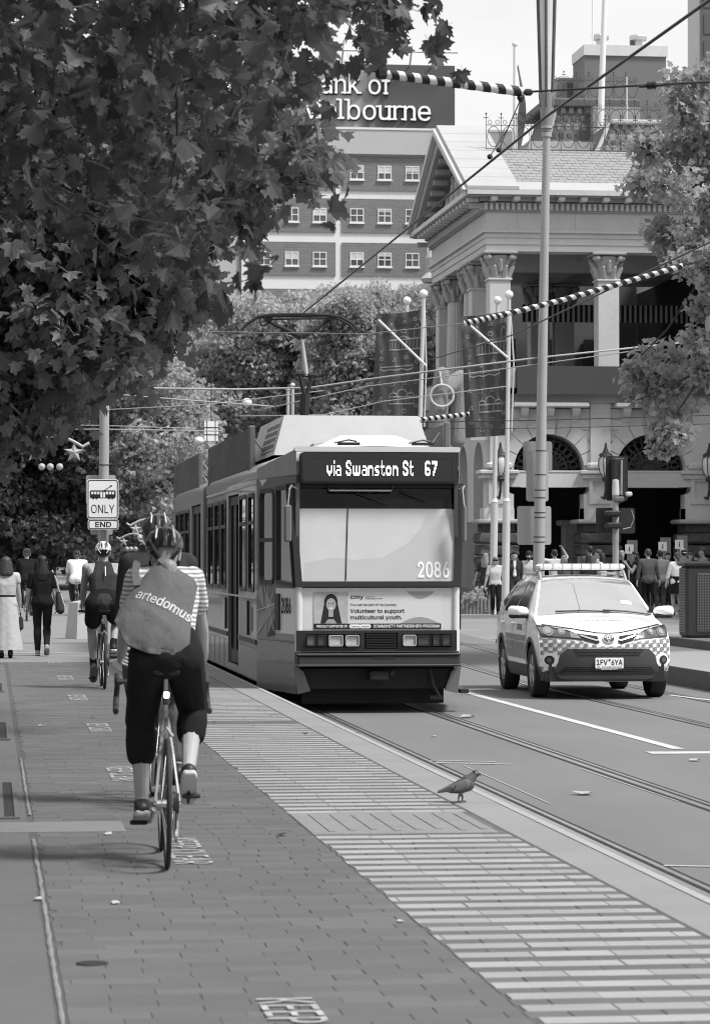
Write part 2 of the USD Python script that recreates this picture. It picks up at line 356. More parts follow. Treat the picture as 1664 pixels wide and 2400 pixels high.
a, b = onz(1062, 1618, 0), onz(1160, 1616, 0); line(a[0], a[1], b[0], b[1], 0.5)
a, b = onz(1568, 1630, 0), onz(1664, 1652, 0); line(a[0], a[1], b[0] + 1.6, b[1] - 9, 0.10); 
a, b = onz(1020, 1789.5, 0), onz(1200, 1793, 0); line(a[0], a[1], b[0], b[1], 0.09, mm=worn_m)
line(a[0], a[1] + .35, b[0] - .1, b[1] + .35, 0.06, mm=worn_m)
a, b = onz(1555, 2031, 0), onz(1664, 2037, 0); line(a[0], a[1], b[0] + .3, b[1], 0.06, mm=worn_m)
for (u0, v0, u1, v1) in ((1085, 1795, 1290, 1886), (1360, 1803, 1590, 1880)):   # hairline cracks sealed in the asphalt
    a, b = onz(u0, v0, 0), onz(u1, v1, 0); line(a[0], a[1], b[0], b[1], 0.014, name='crack_seal', mm=worn_m)
for X0, X1, Y in ((-3.5, 3.3, 51.9), (-3, 3.3, 56.5)): line(X0, Y, X1, Y, 0.16, z=PZ + .005, mm=white_m)
for X0, X1, Y in ((8, 24, 70.0), (8, 24, 73.4), (8, 30, 76.6), (10.6, 24, 63)): line(X0, Y, X1, Y, 0.22)
worn_print = usdkit.material(stage, '/World/Looks/worn_lettering', {'g': ('geometry', {}), 'mp': ('mapping', {'scale': (9, 45, 9)}), 'n': ('noise_texture', {'scale': 1.0, 'detail': 4, 'roughness': .7}), 'r': ('rgb_ramp', {'ramp': [(.40, (.12,) * 3), (.52, (.95,) * 3)]}),
    'd': ('diffuse_bsdf', {'color': (.42,) * 3}), 't': ('transparent_bsdf', {}), 'm': ('mix_closure', {})}, [('g.position', 'mp.vector'), ('mp.vector', 'n.vector'), ('n.fac', 'r.fac'), ('r.color', 'm.fac'), ('t.BSDF', 'm.closure1'), ('d.BSDF', 'm.closure2')], surface='m.closure')
tv, tf = text_w('KEEP CLEAR', 1.45, 0.205, 0.001, False)
for u, v in ((672, 2345), (420, 1968), (281, 1800), (228, 1697), (180, 1630), (152, 1585), (126, 1549)):   # KEEP CLEAR, read from the side, running towards the camera
    p = onz(u, v, PZ)
    setting('pavement_lettering', (np.column_stack([p[0] + tv[:, 1] - .01, p[1] - .725 - tv[:, 0], PZ + .0065 + tv[:, 2]]), tf), worn_print)
for (x0, x1, y0, y1) in ((-0.75, 0.19, 18.6, 21.6), (-0.75, 0.19, 26.8, 29.6), (-0.75, 0.19, 36.5, 39.0)):   # slotted drain covers
    o = thing('drain_cover', 'slotted dark drain cover set in the granite beside the brick paving ' + {18.6: 'nearest the camera', 26.8: 'second one along', 36.5: 'farthest along'}[y0], 'drain cover', (x0, y0, PZ), group='drain covers along the granite')
    W, L = x1 - x0, y1 - y0
    P(o, 'frame', MB().box2((0, 0, .0), (W, .05, .012)).box2((0, L - .05, .0), (W, L, .012)).box2((0, .05, 0), (.04, L - .05, .012)).box2((W - .03, .05, 0), (W, L - .05, .012)), granite_m)
    P(o, 'slot_bed', MB().box2((.04, .05, -.001), (W - .03, L - .05, .003)), dark_m)
    n = int((W - .07) / .075)
    for i in range(n): P(o, 'bar', MB().box2((.045 + i * .075, .05, 0.0), (.045 + i * .075 + .05, L - .05, .011)), granite_m)
solo('service_plate', 'small dark oval service plate in the brick paving', 'cover plate', MB().lathe([(0, .006), (.062, .006), (.066, .0)], onz(216, 2261, PZ), 20), dark_m)

# right-hand stop platform, footpath and the corner pavement
setting('far_platform', MB().box2((10.45, -30, -0.3), (12.958, 61, 0.27)), mat('bluestone_top', 0.25, 0.8, 0.1, 1.2, bump=0.003, bscale=100))
setting('kerb', MB().box2((10.40, -30, -0.3), (10.448, 61, 0.274)), mat('kerb_bluestone', 0.075, 0.8, 0.2, 3, bump=0.004, bscale=60))
setting('kerb', MB().box2((12.96, -30, -0.3), (13.06, 61, 0.424)), LOOK['kerb_bluestone'])
setting('footpath', MB().box2((13.062, -30, -0.3), (40, 61, 0.42)), LOOK['bluestone_top'])
setting('corner_pavement', MB().box2((10.6, 77.3, -0.3), (60, 200, 0.47)), LOOK['bluestone_top'])
setting('kerb', MB().box2((10.5, 77.1, -0.3), (60, 77.298, 0.474)), kerb_m)
# ================================================================ THE TRAM
tram_grey = mat('tram_grey_paint', 0.19, 0.35, 0.22, 2, stretch=(2, 2, .35), coat=0.3)
tram_pale = mat('tram_pale_paint', 0.55, 0.35, 0.06, 3, coat=0.3)
tram_front_m = mat('tram_front_paint', 0.58, 0.35, 0.14, 3, stretch=(2, 2, .5), coat=0.3)
tram_dark = mat('tram_dark_paint', 0.06, 0.35, 0.12, 3, coat=0.3)
tram_mid = mat('tram_mid_paint', 0.12, 0.35, 0.12, 3, coat=0.3)
tram_roof = mat('tram_roof_paint', 0.44, 0.5, 0.10, 2.5)
black_trim = mat('black_trim', 0.016, 0.45, 0.2, 5)
rubber_m = mat('black_rubber', 0.02, 0.75, 0.2, 5)
chrome_m = mat('bare_metal', 0.55, 0.28, 0.1, 5, metal=1.0)
alu_m = mat('aluminium', 0.5, 0.4, 0.1, 5, metal=0.7)
int_m = mat('tram_interior', 0.10, 0.8, 0.2, 2)
int_l = mat('tram_interior_pale', 0.30, 0.8, 0.1, 2)
pane_m = glass('window_pane', tint=0.55)
ws_m = glass('dusty_windscreen', dust=0.74, dustv=0.68, tint=0.8, gloss=0.02)  # diffuse tone holds both dust and the bright sky reflection
black_print = mat('black_print', 0.012, 0.6, 0.1, 5)
white_print = mat('white_print', 0.82, 0.6, 0.03, 5)
grey_print = mat('grey_print', 0.30, 0.6, 0.04, 5)
pale_print = mat('pale_print', 0.60, 0.5, 0.03, 5)
led_m = lamp('display_dots', 0.9, 1.4)
lamp_on = mat('headlamp_lens', .42, .12, .45, 40, spec=.8)
TX, TY = 4.80, 36.9                             # track centre, front of the tram
tram = thing('tram', 'pale and dark articulated tram facing the camera, route display lit above its windscreen', 'tram', (TX, TY, 0))
HW, FW, TAP = 1.335, 1.02, 1.95                 # half width, half width of the nose, length of the tapered cab
ZF, ZB, ZC, ZR = 0.32, 0.75, 2.96, 3.30
def wall(path, z0, z1, holes, depth, mm, name, parent=tram, inward=1):
    """a wall along the plan segment path ((x0,y0),(x1,y1)); holes in (s, z)"""
    (x0, y0), (x1, y1) = path; L = math.hypot(x1 - x0, y1 - y0); d = np.array([(x1 - x0) / L, (y1 - y0) / L, 0]); n = np.array([-d[1], d[0], 0]) * inward
    pg = rect(0, z0, L, z1)
    for h in holes: pg = pg.difference(h)
    R = np.column_stack([d, [0, 0, 1], n])
    return P(parent, name, MB().poly(pg, depth, R, (x0, y0, 0)), mm)
def on_wall(path, pg, off, depth, mm, name, parent=tram, side=1, label=None):
    (x0, y0), (x1, y1) = path; L = math.hypot(x1 - x0, y1 - y0); d = np.array([(x1 - x0) / L, (y1 - y0) / L, 0]); n = np.array([-d[1], d[0], 0]) * side
    R = np.column_stack([d, [0, 0, 1], n])
    m = MB()
    if isinstance(pg, tuple): m.add(pg[0], pg[1], R, np.array([x0, y0, 0]) - n * off)
    else: m.poly(pg, depth, R, np.array([x0, y0, 0]) - n * off)
    return P(parent, name, m, mm, label=label)
# --- left wall (towards the platform), front section: s runs back from the end of the taper
Lp = ((-HW, TAP), (-HW, 10.9)); SL = 10.9 - TAP
def yA(u): return onX(u, 1300, TX - HW)[1] - TY - TAP      # photograph column -> distance along the left side
doors, wins = [], []
wA = [(yA(597), yA(582)), (yA(579), yA(561))]
dA = [(yA(561) + .15, yA(535))]
wB = [(yA(531), yA(518)), (yA(516), yA(503)), (yA(501), yA(487.5))]
hol = [rrect(a + .06, 1.50, b - .06, 2.78, .06) for a, b in wA + wB] + [rect(dA[0][0], 0.42, dA[0][1], 2.84)]
wall(Lp, 0.75, ZC, hol, 0.05, tram_grey, 'side_panel', inward=-1)
wall(Lp, ZF, 0.746, [rect(dA[0][0], 0.42, dA[0][1], 0.9)], 0.05, tram_grey, 'skirt_panel', inward=-1)
def window(path, a, b, z0, z1, side, bar=True):
    fr = rrect(a, z0, b, z1, .07).difference(rrect(a + .055, z0 + .055, b - .055, z1 - .055, .05))
    if bar: fr = fr.union(rect(a + .04, z1 - .42, b - .04, z1 - .37))
    w = on_wall(path, fr, 0.012, 0.03, black_trim, 'window', side=side)
    (x0, y0), (x1, y1) = path; L = math.hypot(x1 - x0, y1 - y0); d = np.array([(x1 - x0) / L, (y1 - y0) / L, 0]); n = np.array([-d[1], d[0], 0]) * side
    P(w, 'pane', MB().poly(rrect(a + .05, z0 + .05, b - .05, z1 - .05, .05), 0.006, np.column_stack([d, [0, 0, 1], n]), np.array([x0, y0, 0]) + n * .01), pane_m)
for a, b in wA + wB: window(Lp, a + .05, b - .05, 1.48, 2.80, -1)
def door(path, a, b, side):
    mid = (a + b) / 2; out = []
    for q0, q1 in ((a + .03, mid - .01), (mid + .01, b - .03)):
        fr = rect(q0, 0.44, q1, 2.82).difference(rrect(q0 + .09, 0.62, q1 - .09, 2.70, .06))
        dd = on_wall(path, fr, -0.035, 0.03, black_trim, 'door', side=side)
        (x0, y0), (x1, y1) = path; L = math.hypot(x1 - x0, y1 - y0); d = np.array([(x1 - x0) / L, (y1 - y0) / L, 0]); n = np.array([-d[1], d[0], 0]) * side
        P(dd, 'pane', MB().poly(rect(q0 + .08, 0.6, q1 - .08, 2.72), 0.006, np.column_stack([d, [0, 0, 1], n]), np.array([x0, y0, 0]) + n * .05), pane_m)
door(Lp, dA[0][0], dA[0][1], -1)
on_wall(Lp, rect(0.02, 1.395, SL - .02, 1.42), 0.012, 0.02, alu_m, 'trim_strip', side=-1)
on_wall(Lp, rect(0.02, 0.80, dA[0][0] - .05, 0.86).union(rect(dA[0][1] + .05, .80, SL - .02, .86)), 0.018, 0.02, black_trim, 'rub_rail', side=-1)
on_wall(Lp, rect(0.02, 2.90, SL - .02, 2.935), 0.014, 0.02, alu_m, 'gutter', side=-1)
for s in np.arange(dA[0][1] + .7, SL, .95): on_wall(Lp, rect(s, .34, s + .012, .74), 0.004, 0.006, black_trim, 'panel_joint', side=-1)
on_wall(Lp, rect(.6, .96, .72, 1.28), 0.006, 0.01, black_trim, 'vent_plate', side=-1)
for s in (1.15, dA[0][1] + .25): on_wall(Lp, rect(s, .9, s + .05, 1.36), 0.03, 0.03, black_trim, 'door_handle', side=-1)
# right wall and both walls of the rear section
Rp = ((HW, TAP), (HW, 10.9))
wall(Rp, ZF, ZC, [rrect(a, 1.50, a + 1.0, 2.78, .06) for a in np.arange(.6, 8.2, 1.25)], 0.05, tram_grey, 'side_panel', inward=1)
for a in np.arange(.6, 8.2, 1.25): window(Rp, a - .02, a + 1.02, 1.48, 2.80, 1)
Lq, Rq = ((-HW, 11.7), (-HW, 19.6)), ((HW, 11.7), (HW, 19.6))
def yB(u): return onX(u, 1300, TX - HW)[1] - TY - 11.7
d2 = (yB(470), yB(449)); w2 = [(yB(445), yB(434)), (yB(433), yB(423)), (yB(422), yB(412))]
wall(Lq, ZF, ZC, [rrect(a + .06, 1.5, b - .06, 2.78, .06) for a, b in w2] + [rect(d2[0], .42, d2[1], 2.84)], 0.05, tram_grey, 'side_panel', inward=-1)
for a, b in w2: window(Lq, a + .05, b - .05, 1.48, 2.80, -1)
door(Lq, d2[0], d2[1], -1)
wall(Rq, ZF, ZC, [], 0.05, tram_grey, 'side_panel', inward=1)
wall(((-HW, 19.6), (HW, 19.6)), ZF, ZC, [rect(.5, 1.6, 2.2, 2.7)], 0.05, tram_grey, 'rear_panel')
P(tram, 'bellows', MB().box2((-HW + .12, 10.9, .4), (HW - .12, 11.7, 3.1)), rubber_m)
for k in range(5): P(tram, 'bellows_fold', MB().box2((-HW + .08, 10.98 + k * .15, .38), (HW - .08, 11.04 + k * .15, 3.14)), rubber_m)
# --- tapered cab sides
for sx in (-1, 1):
    cp = ((sx * HW, TAP), (sx * FW, 0.02)); Ls = math.hypot(HW - FW, TAP - .02); sd = 1 if sx < 0 else -1
    cabwin = rrect(.16, 1.62, .86, 2.80, .1); quart = sg.Polygon([(1.0, 1.62), (1.0, 2.83), (Ls - .04, 2.83), (Ls - .04, 1.58)]).buffer(-.02)
    wall(cp, 0.88, ZC, [cabwin, quart], 0.05, tram_dark, 'cab_side', inward=sd)
    on_wall(cp, cabwin.buffer(.03).difference(cabwin.buffer(-.03)).union(rect(.16, 2.14, .86, 2.19)), .012, .04, black_trim, 'cab_window_frame', side=sd)
    on_wall(cp, cabwin, -.02, .006, glass('cab_pane', tint=.12), 'cab_window', side=sd)
    on_wall(cp, quart.buffer(.035).difference(quart.buffer(-.02)), .014, .045, black_trim, 'quarter_frame', side=sd)
    on_wall(cp, quart, -.02, .006, LOOK['cab_pane'], 'quarter_window', side=sd)
    on_wall(cp, rect(1.0, .90, Ls - .01, 1.55), .006, .004, tram_front_m, 'pale_corner_panel', side=sd)
    on_wall(cp, rect(1.0, .90, Ls - .01, .98).union(rect(1.0, .62, Ls - .01, .86)), .009, .004, tram_mid if sx < 0 else tram_front_m, 'corner_band', side=sd)
    wall(cp, 0.24 if sx < 0 else .26, 0.876, [], 0.05, tram_mid, 'cab_skirt', inward=sd)
    for tri, mm in (([(.02, .92), (.5, 1.5), (.98, 1.3)], tram_mid), ([(.02, 1.5), (.45, 1.2), (.3, 1.58)], tram_grey), ([(.55, .92), (.98, .95), (.98, 1.2)], black_trim), ([(.3, 2.86), (.55, 2.95), (.15, 2.95)], tram_pale)):
        on_wall(cp, sg.Polygon(tri), .004, .003, mm, 'livery_triangle', side=sd)
    on_wall(cp, unary_union([sg.LineString(q).buffer(.006) for q in ([(.05, 1.25), (.95, 1.35)], [(.5, .92), (.62, 1.58)], [(.1, .95), (.9, 1.5)], [(.4, 1.58), (.9, 1.0)])]), .007, .003, tram_pale, 'livery_line', side=sd)
    on_wall(cp, rect(1.04, 1.02, 1.22, 1.48), .03, .025, black_trim, 'marker_plate', side=sd)
    tv, tf = text('2086', .19, .002, True); tv = tv * [.72, 1, 1]
    if sx < 0: on_wall(cp, (tv + [1.27, 1.24, 0], tf), .0105, .002, black_print, 'fleet_number', side=sd)
    else:
        tv = tv.copy(); tv[:, 0] = -tv[:, 0]; on_wall(cp, (tv + [1.7, 1.24, 0], tf), .0105, .002, black_print, 'fleet_number', side=sd)
# --- front face (x from -FW to FW, facing -y)
Fp = ((-FW, 0), (FW, 0))
def front(pg, off, depth, mm, name, parent=tram, label=None, y=0.0, z=0.0, x=0.0):
    m = MB()
    if isinstance(pg, tuple): v = np.array(pg[0]); m.add(np.column_stack([v[:, 0] + x, y - off - v[:, 2], v[:, 1] + z]), pg[1])
    else: m.poly(pg, depth, XZ, (x, y - off + 0.0, z))
    return P(parent, name, m, mm, label=label)
lower = rect(-FW, 0.76, FW, 1.56)
front(lower, 0, .0, tram_front_m, 'front_panel') if False else P(tram, 'front_panel', MB().poly(lower, .05, XZ, (0, .05, 0)), tram_front_m)
P(tram, 'front_header', MB().poly(rect(-FW, 2.86, FW, ZC), .05, XZ, (0, .05, 0)), black_trim)
# raked windscreen
A, B = np.array([0, -.01, 1.57]), np.array([0, .16, 2.86]); up = (B - A) / np.linalg.norm(B - A); Hs = np.linalg.norm(B - A)
WR = np.column_stack([[1, 0, 0], up, np.cross([1, 0, 0], up)])
scr = sg.Polygon([(-.985, .03), (.985, .03), (1.055, Hs - .02), (-1.055, Hs - .02)])
P(tram, 'windscreen_frame', MB().poly(sg.Polygon([(-1.03, 0), (1.03, 0), (1.10, Hs), (-1.10, Hs)]).difference(scr.buffer(-.035)), .05, WR, A), black_trim)
low_ = sg.Polygon([(-.80, .07), (.86, .07), (.92, .98), (-.92, .98)])
P(tram, 'windscreen', MB().poly(scr.buffer(-.03), .008, WR, A + WR[:, 2] * .005), glass('windscreen_glass', tint=.75, ior=1.22), label='clear windscreen')
P(tram, 'windscreen_dust', MB().poly(sg.Polygon([(-.945, .07), (.955, .07), (1.01, .95), (.95, .985), (-.95, .985), (-1.01, .96)]), .002, WR, A + WR[:, 2] * .018), ws_m, label='pale lower windscreen, dust with painted sky reflection')  # pale layer: some dust, plus the sky reflection painted as flat colour
P(tram, 'smear_film', MB().poly(sg.Polygon([(-.93, .08), (.93, .08), (.96, .9), (.62, .9), (.55, .74), (.38, .54), (.05, .365), (-.3, .34), (-.52, .375), (-.92, .30)]), .001, WR, A + WR[:, 2] * .0195), glass('film', dust=.18, dustv=.5, tint=1.0, ior=1.05))
P(tram, 'sun_blind', MB().poly(rect(-1.02, .97, 1.02, Hs - .03), .01, WR, A - WR[:, 2] * .06), mat('blind_black', .012, .8), label='black panel painted for the dark upper glass')  # black panel paints the shade and dark reflections of the upper glass
P(tram, 'header_sign', MB().poly(rect(.05, .74, .86, 1.12), .012, WR, A - WR[:, 2] * .045), mat('blind_grey', .05, .8))
for (q0, q1) in (((-.25, 1.18), (.12, 1.04)), ((.3, 1.2), (.62, 1.08))):
    P(tram, 'wiper', MB().tube([A + WR @ np.array([q0[0], q0[1], .05]), A + WR @ np.array([q1[0], q1[1], .04])], .013, 6), black_trim)
P(tram, 'wiper_arm', MB().tube([A + WR @ np.array([-.36, 1.0, .03]), A + WR @ np.array([-.40, .08, .03])], .006, 6), black_trim)
P(tram, 'wiper_bar', MB().tube([A + WR @ np.array(q) for q in ((-.62, 1.27, .10), (-.6, 1.2, .12), (.18, 1.2, .12), (.2, 1.27, .10))], .011, 6), chrome_m)
tv, tf = text('2086', .19, .002, True); P(tram, 'fleet_number', MB().add(tv * [.41 / tv[:, 0].max(), 1, 1] + [.49, .12, 0], tf, WR, A + WR[:, 2] * .025), white_print)
P(tram, 'driver_light', MB().box(A + WR @ np.array([.03, .19, -.03]), (.26, .02, .03)), lamp('cab_strip', .9, 1.0))
for sx in (-1, 1):
    P(tram, 'corner_post', MB().tube([(sx * (FW - .035), .02, .77), (sx * (FW - .035), .02, 1.57)], .05, 14), tram_front_m, smooth=40); P(tram, 'windscreen_post', MB().tube([A + WR @ np.array([sx * 1.02, 0, -.03]), A + WR @ np.array([sx * 1.09, Hs, -.03])], .045, 12), black_trim, smooth=40)
# destination box
bx_ = MB().poly(rrect(-FW + .05, 2.86, FW - .02, 3.25, .05), .16, XZ, (0, .10, 0)); P(tram, 'display_housing', bx_, black_trim)
P(tram, 'display_surround', MB().poly(rrect(-FW + .07, 2.885, FW - .04, 3.225, .05).difference(rrect(-FW + .12, 2.93, FW - .09, 3.18, .03)), .012, XZ, (0, -.06, 0)), rubber_m)
P(tram, 'display_glass', MB().poly(rrect(-FW + .12, 2.93, FW - .09, 3.18, .03), .004, XZ, (0, -.0605, 0)), mat('display_black', .008, .2, spec=.5))
GL = {'v': ['00000', '00000', '00000', '10001', '10001', '10001', '11011', '01010', '00100'], 'i': ['1', '1', '0', '1', '1', '1', '1', '1', '1'],
      'a': ['00000', '00000', '00000', '01110', '00001', '01111', '10001', '10001', '01111'], 'S': ['01110', '11011', '10001', '11000', '01110', '00011', '10001', '11011', '01110'],
      'w': ['0000000', '0000000', '0000000', '1001001', '1001001', '1001001', '1001001', '1011101', '0110110'], 'n': ['00000', '00000', '00000', '11110', '11011', '10001', '10001', '10001', '10001'],
      's': ['0000', '0000', '0000', '0111', '1000', '1110', '0111', '0001', '1110'], 't': ['0100', '0100', '0100', '1111', '0100', '0100', '0100', '0101', '0011'],
      'o': ['00000', '00000', '00000', '01110', '11011', '10001', '10001', '11011', '01110'], '6': ['01110', '11011', '10000', '10000', '11110', '11011', '10001', '11011', '01110'],
      '7': ['11111', '11111', '00011', '00010', '00110', '00100', '01100', '01000', '01000'], ' ': ['00'] * 9}
m = MB(); cx = 0
for ch in 'via Swanston St   67':
    g = GL[ch]
    for r, row in enumerate(g):
        for c, bit in enumerate(row):
            if bit == '1': m.box(((cx + c) * .0152, 0, (8 - r) * .0212), (.0138, .004, .0190))
    cx += len(g[0]) + 1.25
v, f = m.get(); wtxt = 1.375; v[:, 0] = v[:, 0] / v[:, 0].max() * wtxt - .635; P(tram, 'route_lettering', (v + [0, -.0685, 2.965], f), led_m)
# roof: crowned shell over both sections, with the tapered nose
def crown(y0, y1, w0, w1, name):
    prof = [(-1, ZC), (-1.0, ZC + .10), (-.93, ZC + .22), (-.75, ZC + .31), (-.4, ZC + .36), (0, ZC + .375), (.4, ZC + .36), (.75, ZC + .31), (.93, ZC + .22), (1.0, ZC + .10), (1, ZC)]
    K = len(prof); v = np.array([[x * w, y, z] for y, w in ((y0, w0), (y1, w1)) for x, z in prof]); i = np.arange(K - 1); f = np.stack([i, i + 1, i + K + 1, i + K], 1)
    m = MB().add(v, f); c = [list(range(K)), list(range(K, 2 * K))]
    for q in c: m.add(np.vstack([v[q], v[q].mean(0)]), [[a, a + 1, K] for a in range(K - 1)])
    P(tram, name, m, tram_grey, smooth=40)
crown(TAP, 10.9, HW, HW, 'roof'); crown(11.7, 19.6, HW, HW, 'roof'); crown(.05, TAP - .002, FW, HW, 'roof')
P(tram, 'roof_edge', MB().poly(rrect(-FW - .02, 3.255, FW + .02, 3.32, .03), .16, XZ, (0, .12, 0)), tram_pale)
for sx in (-1, 1): P(tram, 'nose_cheek', MB().add([[sx * FW, -.02, 2.97], [sx * FW, -.02, 3.29], [sx * HW, TAP, 3.1], [sx * HW, TAP, 2.965], [sx * (FW - .1), .1, 3.30]], [[0, 1, 2], [0, 2, 3], [1, 4, 2]]), tram_pale if sx > 0 else tram_grey)
# air-conditioner and hatch
ac = lambda y, w, z: [[-w, y, z], [w, y, z]]
V = np.array(ac(2.7, 1.06, 3.30) + ac(3.3, .86, 3.84) + ac(6.4, .86, 3.84) + ac(6.8, 1.06, 3.30))
V = np.array([[-1.06, 2.5, 3.30], [1.06, 2.5, 3.30], [.90, 2.7, 3.84], [-.90, 2.7, 3.84], [-1.06, 6.4, 3.30], [1.06, 6.4, 3.30], [.90, 6.2, 3.84], [-.90, 6.2, 3.84]])
P(tram, 'air_conditioner', MB().add(V, [[0, 1, 2, 3], [5, 4, 7, 6], [4, 0, 3, 7], [1, 5, 6, 2], [3, 2, 6, 7]]), tram_roof)
P(tram, 'roof_hatch', MB().add(np.array([[-.75, .5, 3.325], [.75, .5, 3.325], [0.6, 1.9, 3.35], [-.6, 1.9, 3.35], [-.35, .9, 3.50], [.35, .9, 3.50], [.35, 1.9, 3.52], [-.35, 1.9, 3.52]]), [[0, 1, 5, 4], [1, 2, 6, 5], [3, 0, 4, 7], [4, 5, 6, 7], [2, 3, 7, 6]]), mat('hatch_white', .58, .5, .05))
m = MB(); Q0, Q1 = np.array([-1.06, 2.5, 3.3]), np.array([-.90, 2.7, 3.84]); e1 = np.array([0, 1.0, 0]); e2 = (np.array([-.90, 2.5, 3.84]) - np.array([-1.06, 2.5, 3.3])); e2n = e2 / np.linalg.norm(e2); nn = np.cross(e2n, e1); nn *= -1 if nn[0] > 0 else 1
g_ = P(tram, 'vent_grille', MB().poly(rect(.3, .08, 2.2, .5), .012, np.column_stack([e1, e2n, nn]), Q0), alu_m)
for i in range(6):
    for j in range(4): m.poly(rect(.38 + i * .3, .11 + j * .095, .38 + i * .3 + .21, .11 + j * .095 + .06), .014, np.column_stack([e1, e2n, nn]), Q0)
P(g_, 'vent_hole', m, black_trim)
for x in (-.32, .62): P(tram, 'roof_wiper', MB().box((x, .35, 3.37), (.28, .07, .035)).tube([(x - .18, .3, 3.38), (x, .35, 3.42), (x + .1, .35, 3.40)], .012, 6), black_trim)
for y in (.7, .9): P(tram, 'grab_rail', MB().tube([(-.78, y - .05, 3.3), (-.74, y - .1, 3.37), (-.48, y + .25, 3.43), (-.40, y + .4, 3.36)], .012, 6), alu_m)
# advertising boards along the roof edges
ad_m = mat('advert_print', 0.06, 0.8, 0.6, 1.4, fine=0.4, stretch=(1, .5, 2))
for (y0, y1, z0, z1) in ((onX(588, 1000, TX - 1.25)[1] - TY, onX(490, 1000, TX - 1.25)[1] - TY, 3.05, 3.72), (onX(468, 1000, TX - 1.25)[1] - TY, onX(409, 1000, TX - 1.25)[1] - TY, 3.08, 3.72)):
    for sx in (-1, 1):
        if sx > 0 and y0 > 8: continue
        ya, yb = (y0, y1) if sx < 0 else (2.4, 8.0)
        Rw = np.column_stack([[0, 1, 0], [0, 0, 1], [1, 0, 0]])
        b = P(tram, 'advert_board', MB().poly(rrect(ya, z0, yb, z1, .05), .03, Rw, (sx * 1.25 - (.015), 0, 0)), ad_m if sx < 0 else mat('board_back', .05, .6), label='long dark advertising board along the roof edge')
        P(b, 'board_end', MB().bbox((sx * 1.24, ya - .03, (z0 + z1) / 2), (.09, .07, z1 - z0 + .06), .02), tram_mid)
        for yy in np.linspace(ya + .3, yb - .3, 5): P(b, 'brace', MB().tube([(sx * 1.2, yy, z1 - .1), (sx * .95, yy + .1, ZC + .3)], .012, 6), alu_m)
        if sx < 0: P(b, 'board_gutter', MB().box2((-1.27, ya, z0 - .06), (-1.2, yb, z0 - .01)), black_trim)
# lamp box, bumper, skirts
box_ = P(tram, 'lamp_box', MB().poly(rect(-FW + .0, .775, FW - .03, 1.03).difference(rect(-.9, .82, -.22, .985)).difference(rect(.30, .82, .93, .985)).difference(rect(-.17, .80, .25, 1.0)), .05, XZ, (0, .0, 0)), black_trim)
P(tram, 'lamp_box_back', MB().box2((-FW, -.012, .78), (FW - .03, -.004, 1.03)), rubber_m)
for x0, x1, mm in ((-.90, -.775, tram_mid), (-.765, -.645, mat('lens_dark', .06, .15)), (-.62, -.44, lamp_on), (-.41, -.235, lamp_on), (.31, .48, lamp_on), (.49, .665, LOOK['lens_dark']), (.68, .79, LOOK['lens_dark']), (.80, .93, LOOK['lens_dark'])):
    h = P(tram, 'headlight' if mm is lamp_on else 'lamp_lens', MB().bbox(((x0 + x1) / 2, -.04, .905), (x1 - x0 - .012, .05, .13), .012), mm)
    P(h, 'rim', MB().poly(rrect(x0, .835, x1, .975, .02).difference(rrect(x0 + .012, .847, x1 - .012, .963, .015)), .075, XZ, (0, -.01, 0)), alu_m if mm is lamp_on else black_trim)
for k in range(9): P(tram, 'grille_slat', MB().box((.04, -.035, .815 + k * .021), (.38, .03, .009)), rubber_m)
P(tram, 'bumper', MB().bbox((-.005, -.10, .66), (2 * FW - .0, .22, .15), .03).bbox((-.005, -.13, .735), (2 * FW + .01, .20, .03), .012).bbox((-.005, -.13, .60), (2 * FW + .01, .20, .03), .012), mat('bumper_black', .035, .5, .2, 4))
P(tram, 'bumper_slot', MB().box((.05, -.211, .70), (.26, .01, .035)), dark_m)
for sx in (-1, 1):
    pg = sg.Polygon([(sx * 1.02, .58), (sx * .93, .52), (sx * .84, .28), (sx * 1.0, .24), (sx * 1.05, .58)])
    P(tram, 'corner_skirt', MB().poly(pg, .06, XZ, (0, .03, 0)), tram_mid)
    if sx > 0: P(tram, 'corner_bracket', MB().tube([(sx * .78, .0, .2), (sx * .70, .02, .36), (sx * .66, .05, .56)], .022, 6).box((sx * .74, .02, .19), (.16, .06, .05)), black_trim)
P(tram, 'step', MB().box((1.12, .25, .26), (.10, .25, .05)), black_trim)
P(tram, 'lifeguard', MB().box2((-.9, .45, .1), (.9, .5, .5)), dark_m)  # dark panel added to blacken the gap under the bumper
P(tram, 'coupler', MB().bbox((0, -.02, .47), (.24, .3, .12), .02).tube([(.17, -.16, .5), (.17, -.05, .5)], .035, 8), rubber_m)
P(tram, 'underframe', MB().box2((-1.15, 2.0, .34), (1.15, 19.2, .62)).box2((-.95, .1, .3), (.95, .5, .55)), dark_m)
for y in (3.3, 5.1, 11.2, 13.0, 17.2):
    P(tram, 'axle', MB().tube([(-.8, y, .33), (.8, y, .33)], .07, 8), dark_m)
    for sx in (-1, 1): P(tram, 'wheel', MB().lathe([(.05, -.06), (.33, -.06), (.33, .06), (.05, .06)], (sx * .72, y, .335), 20, rotm(0, 0, PI / 2)), dark_m)
P(tram, 'floor', MB().box2((-.95, .3, .62), (.95, 2.0, .70)).box2((-HW + .06, 2.0, .62), (HW - .06, 10.8, .70)).box2((-HW + .06, 11.7, .62), (HW - .06, 19.5, .70)), int_m)
P(tram, 'cab_wall', MB().box2((-1.1, 2.2, .7), (1.1, 2.25, 2.9)), int_l)
P(tram, 'dashboard', MB().box2((-.98, .2, 1.2), (.98, .5, 1.5)), int_m)
P(tram, 'ceiling', MB().box2((-HW + .06, 2.0, 2.92), (HW - .06, 10.8, 2.95)), int_l)
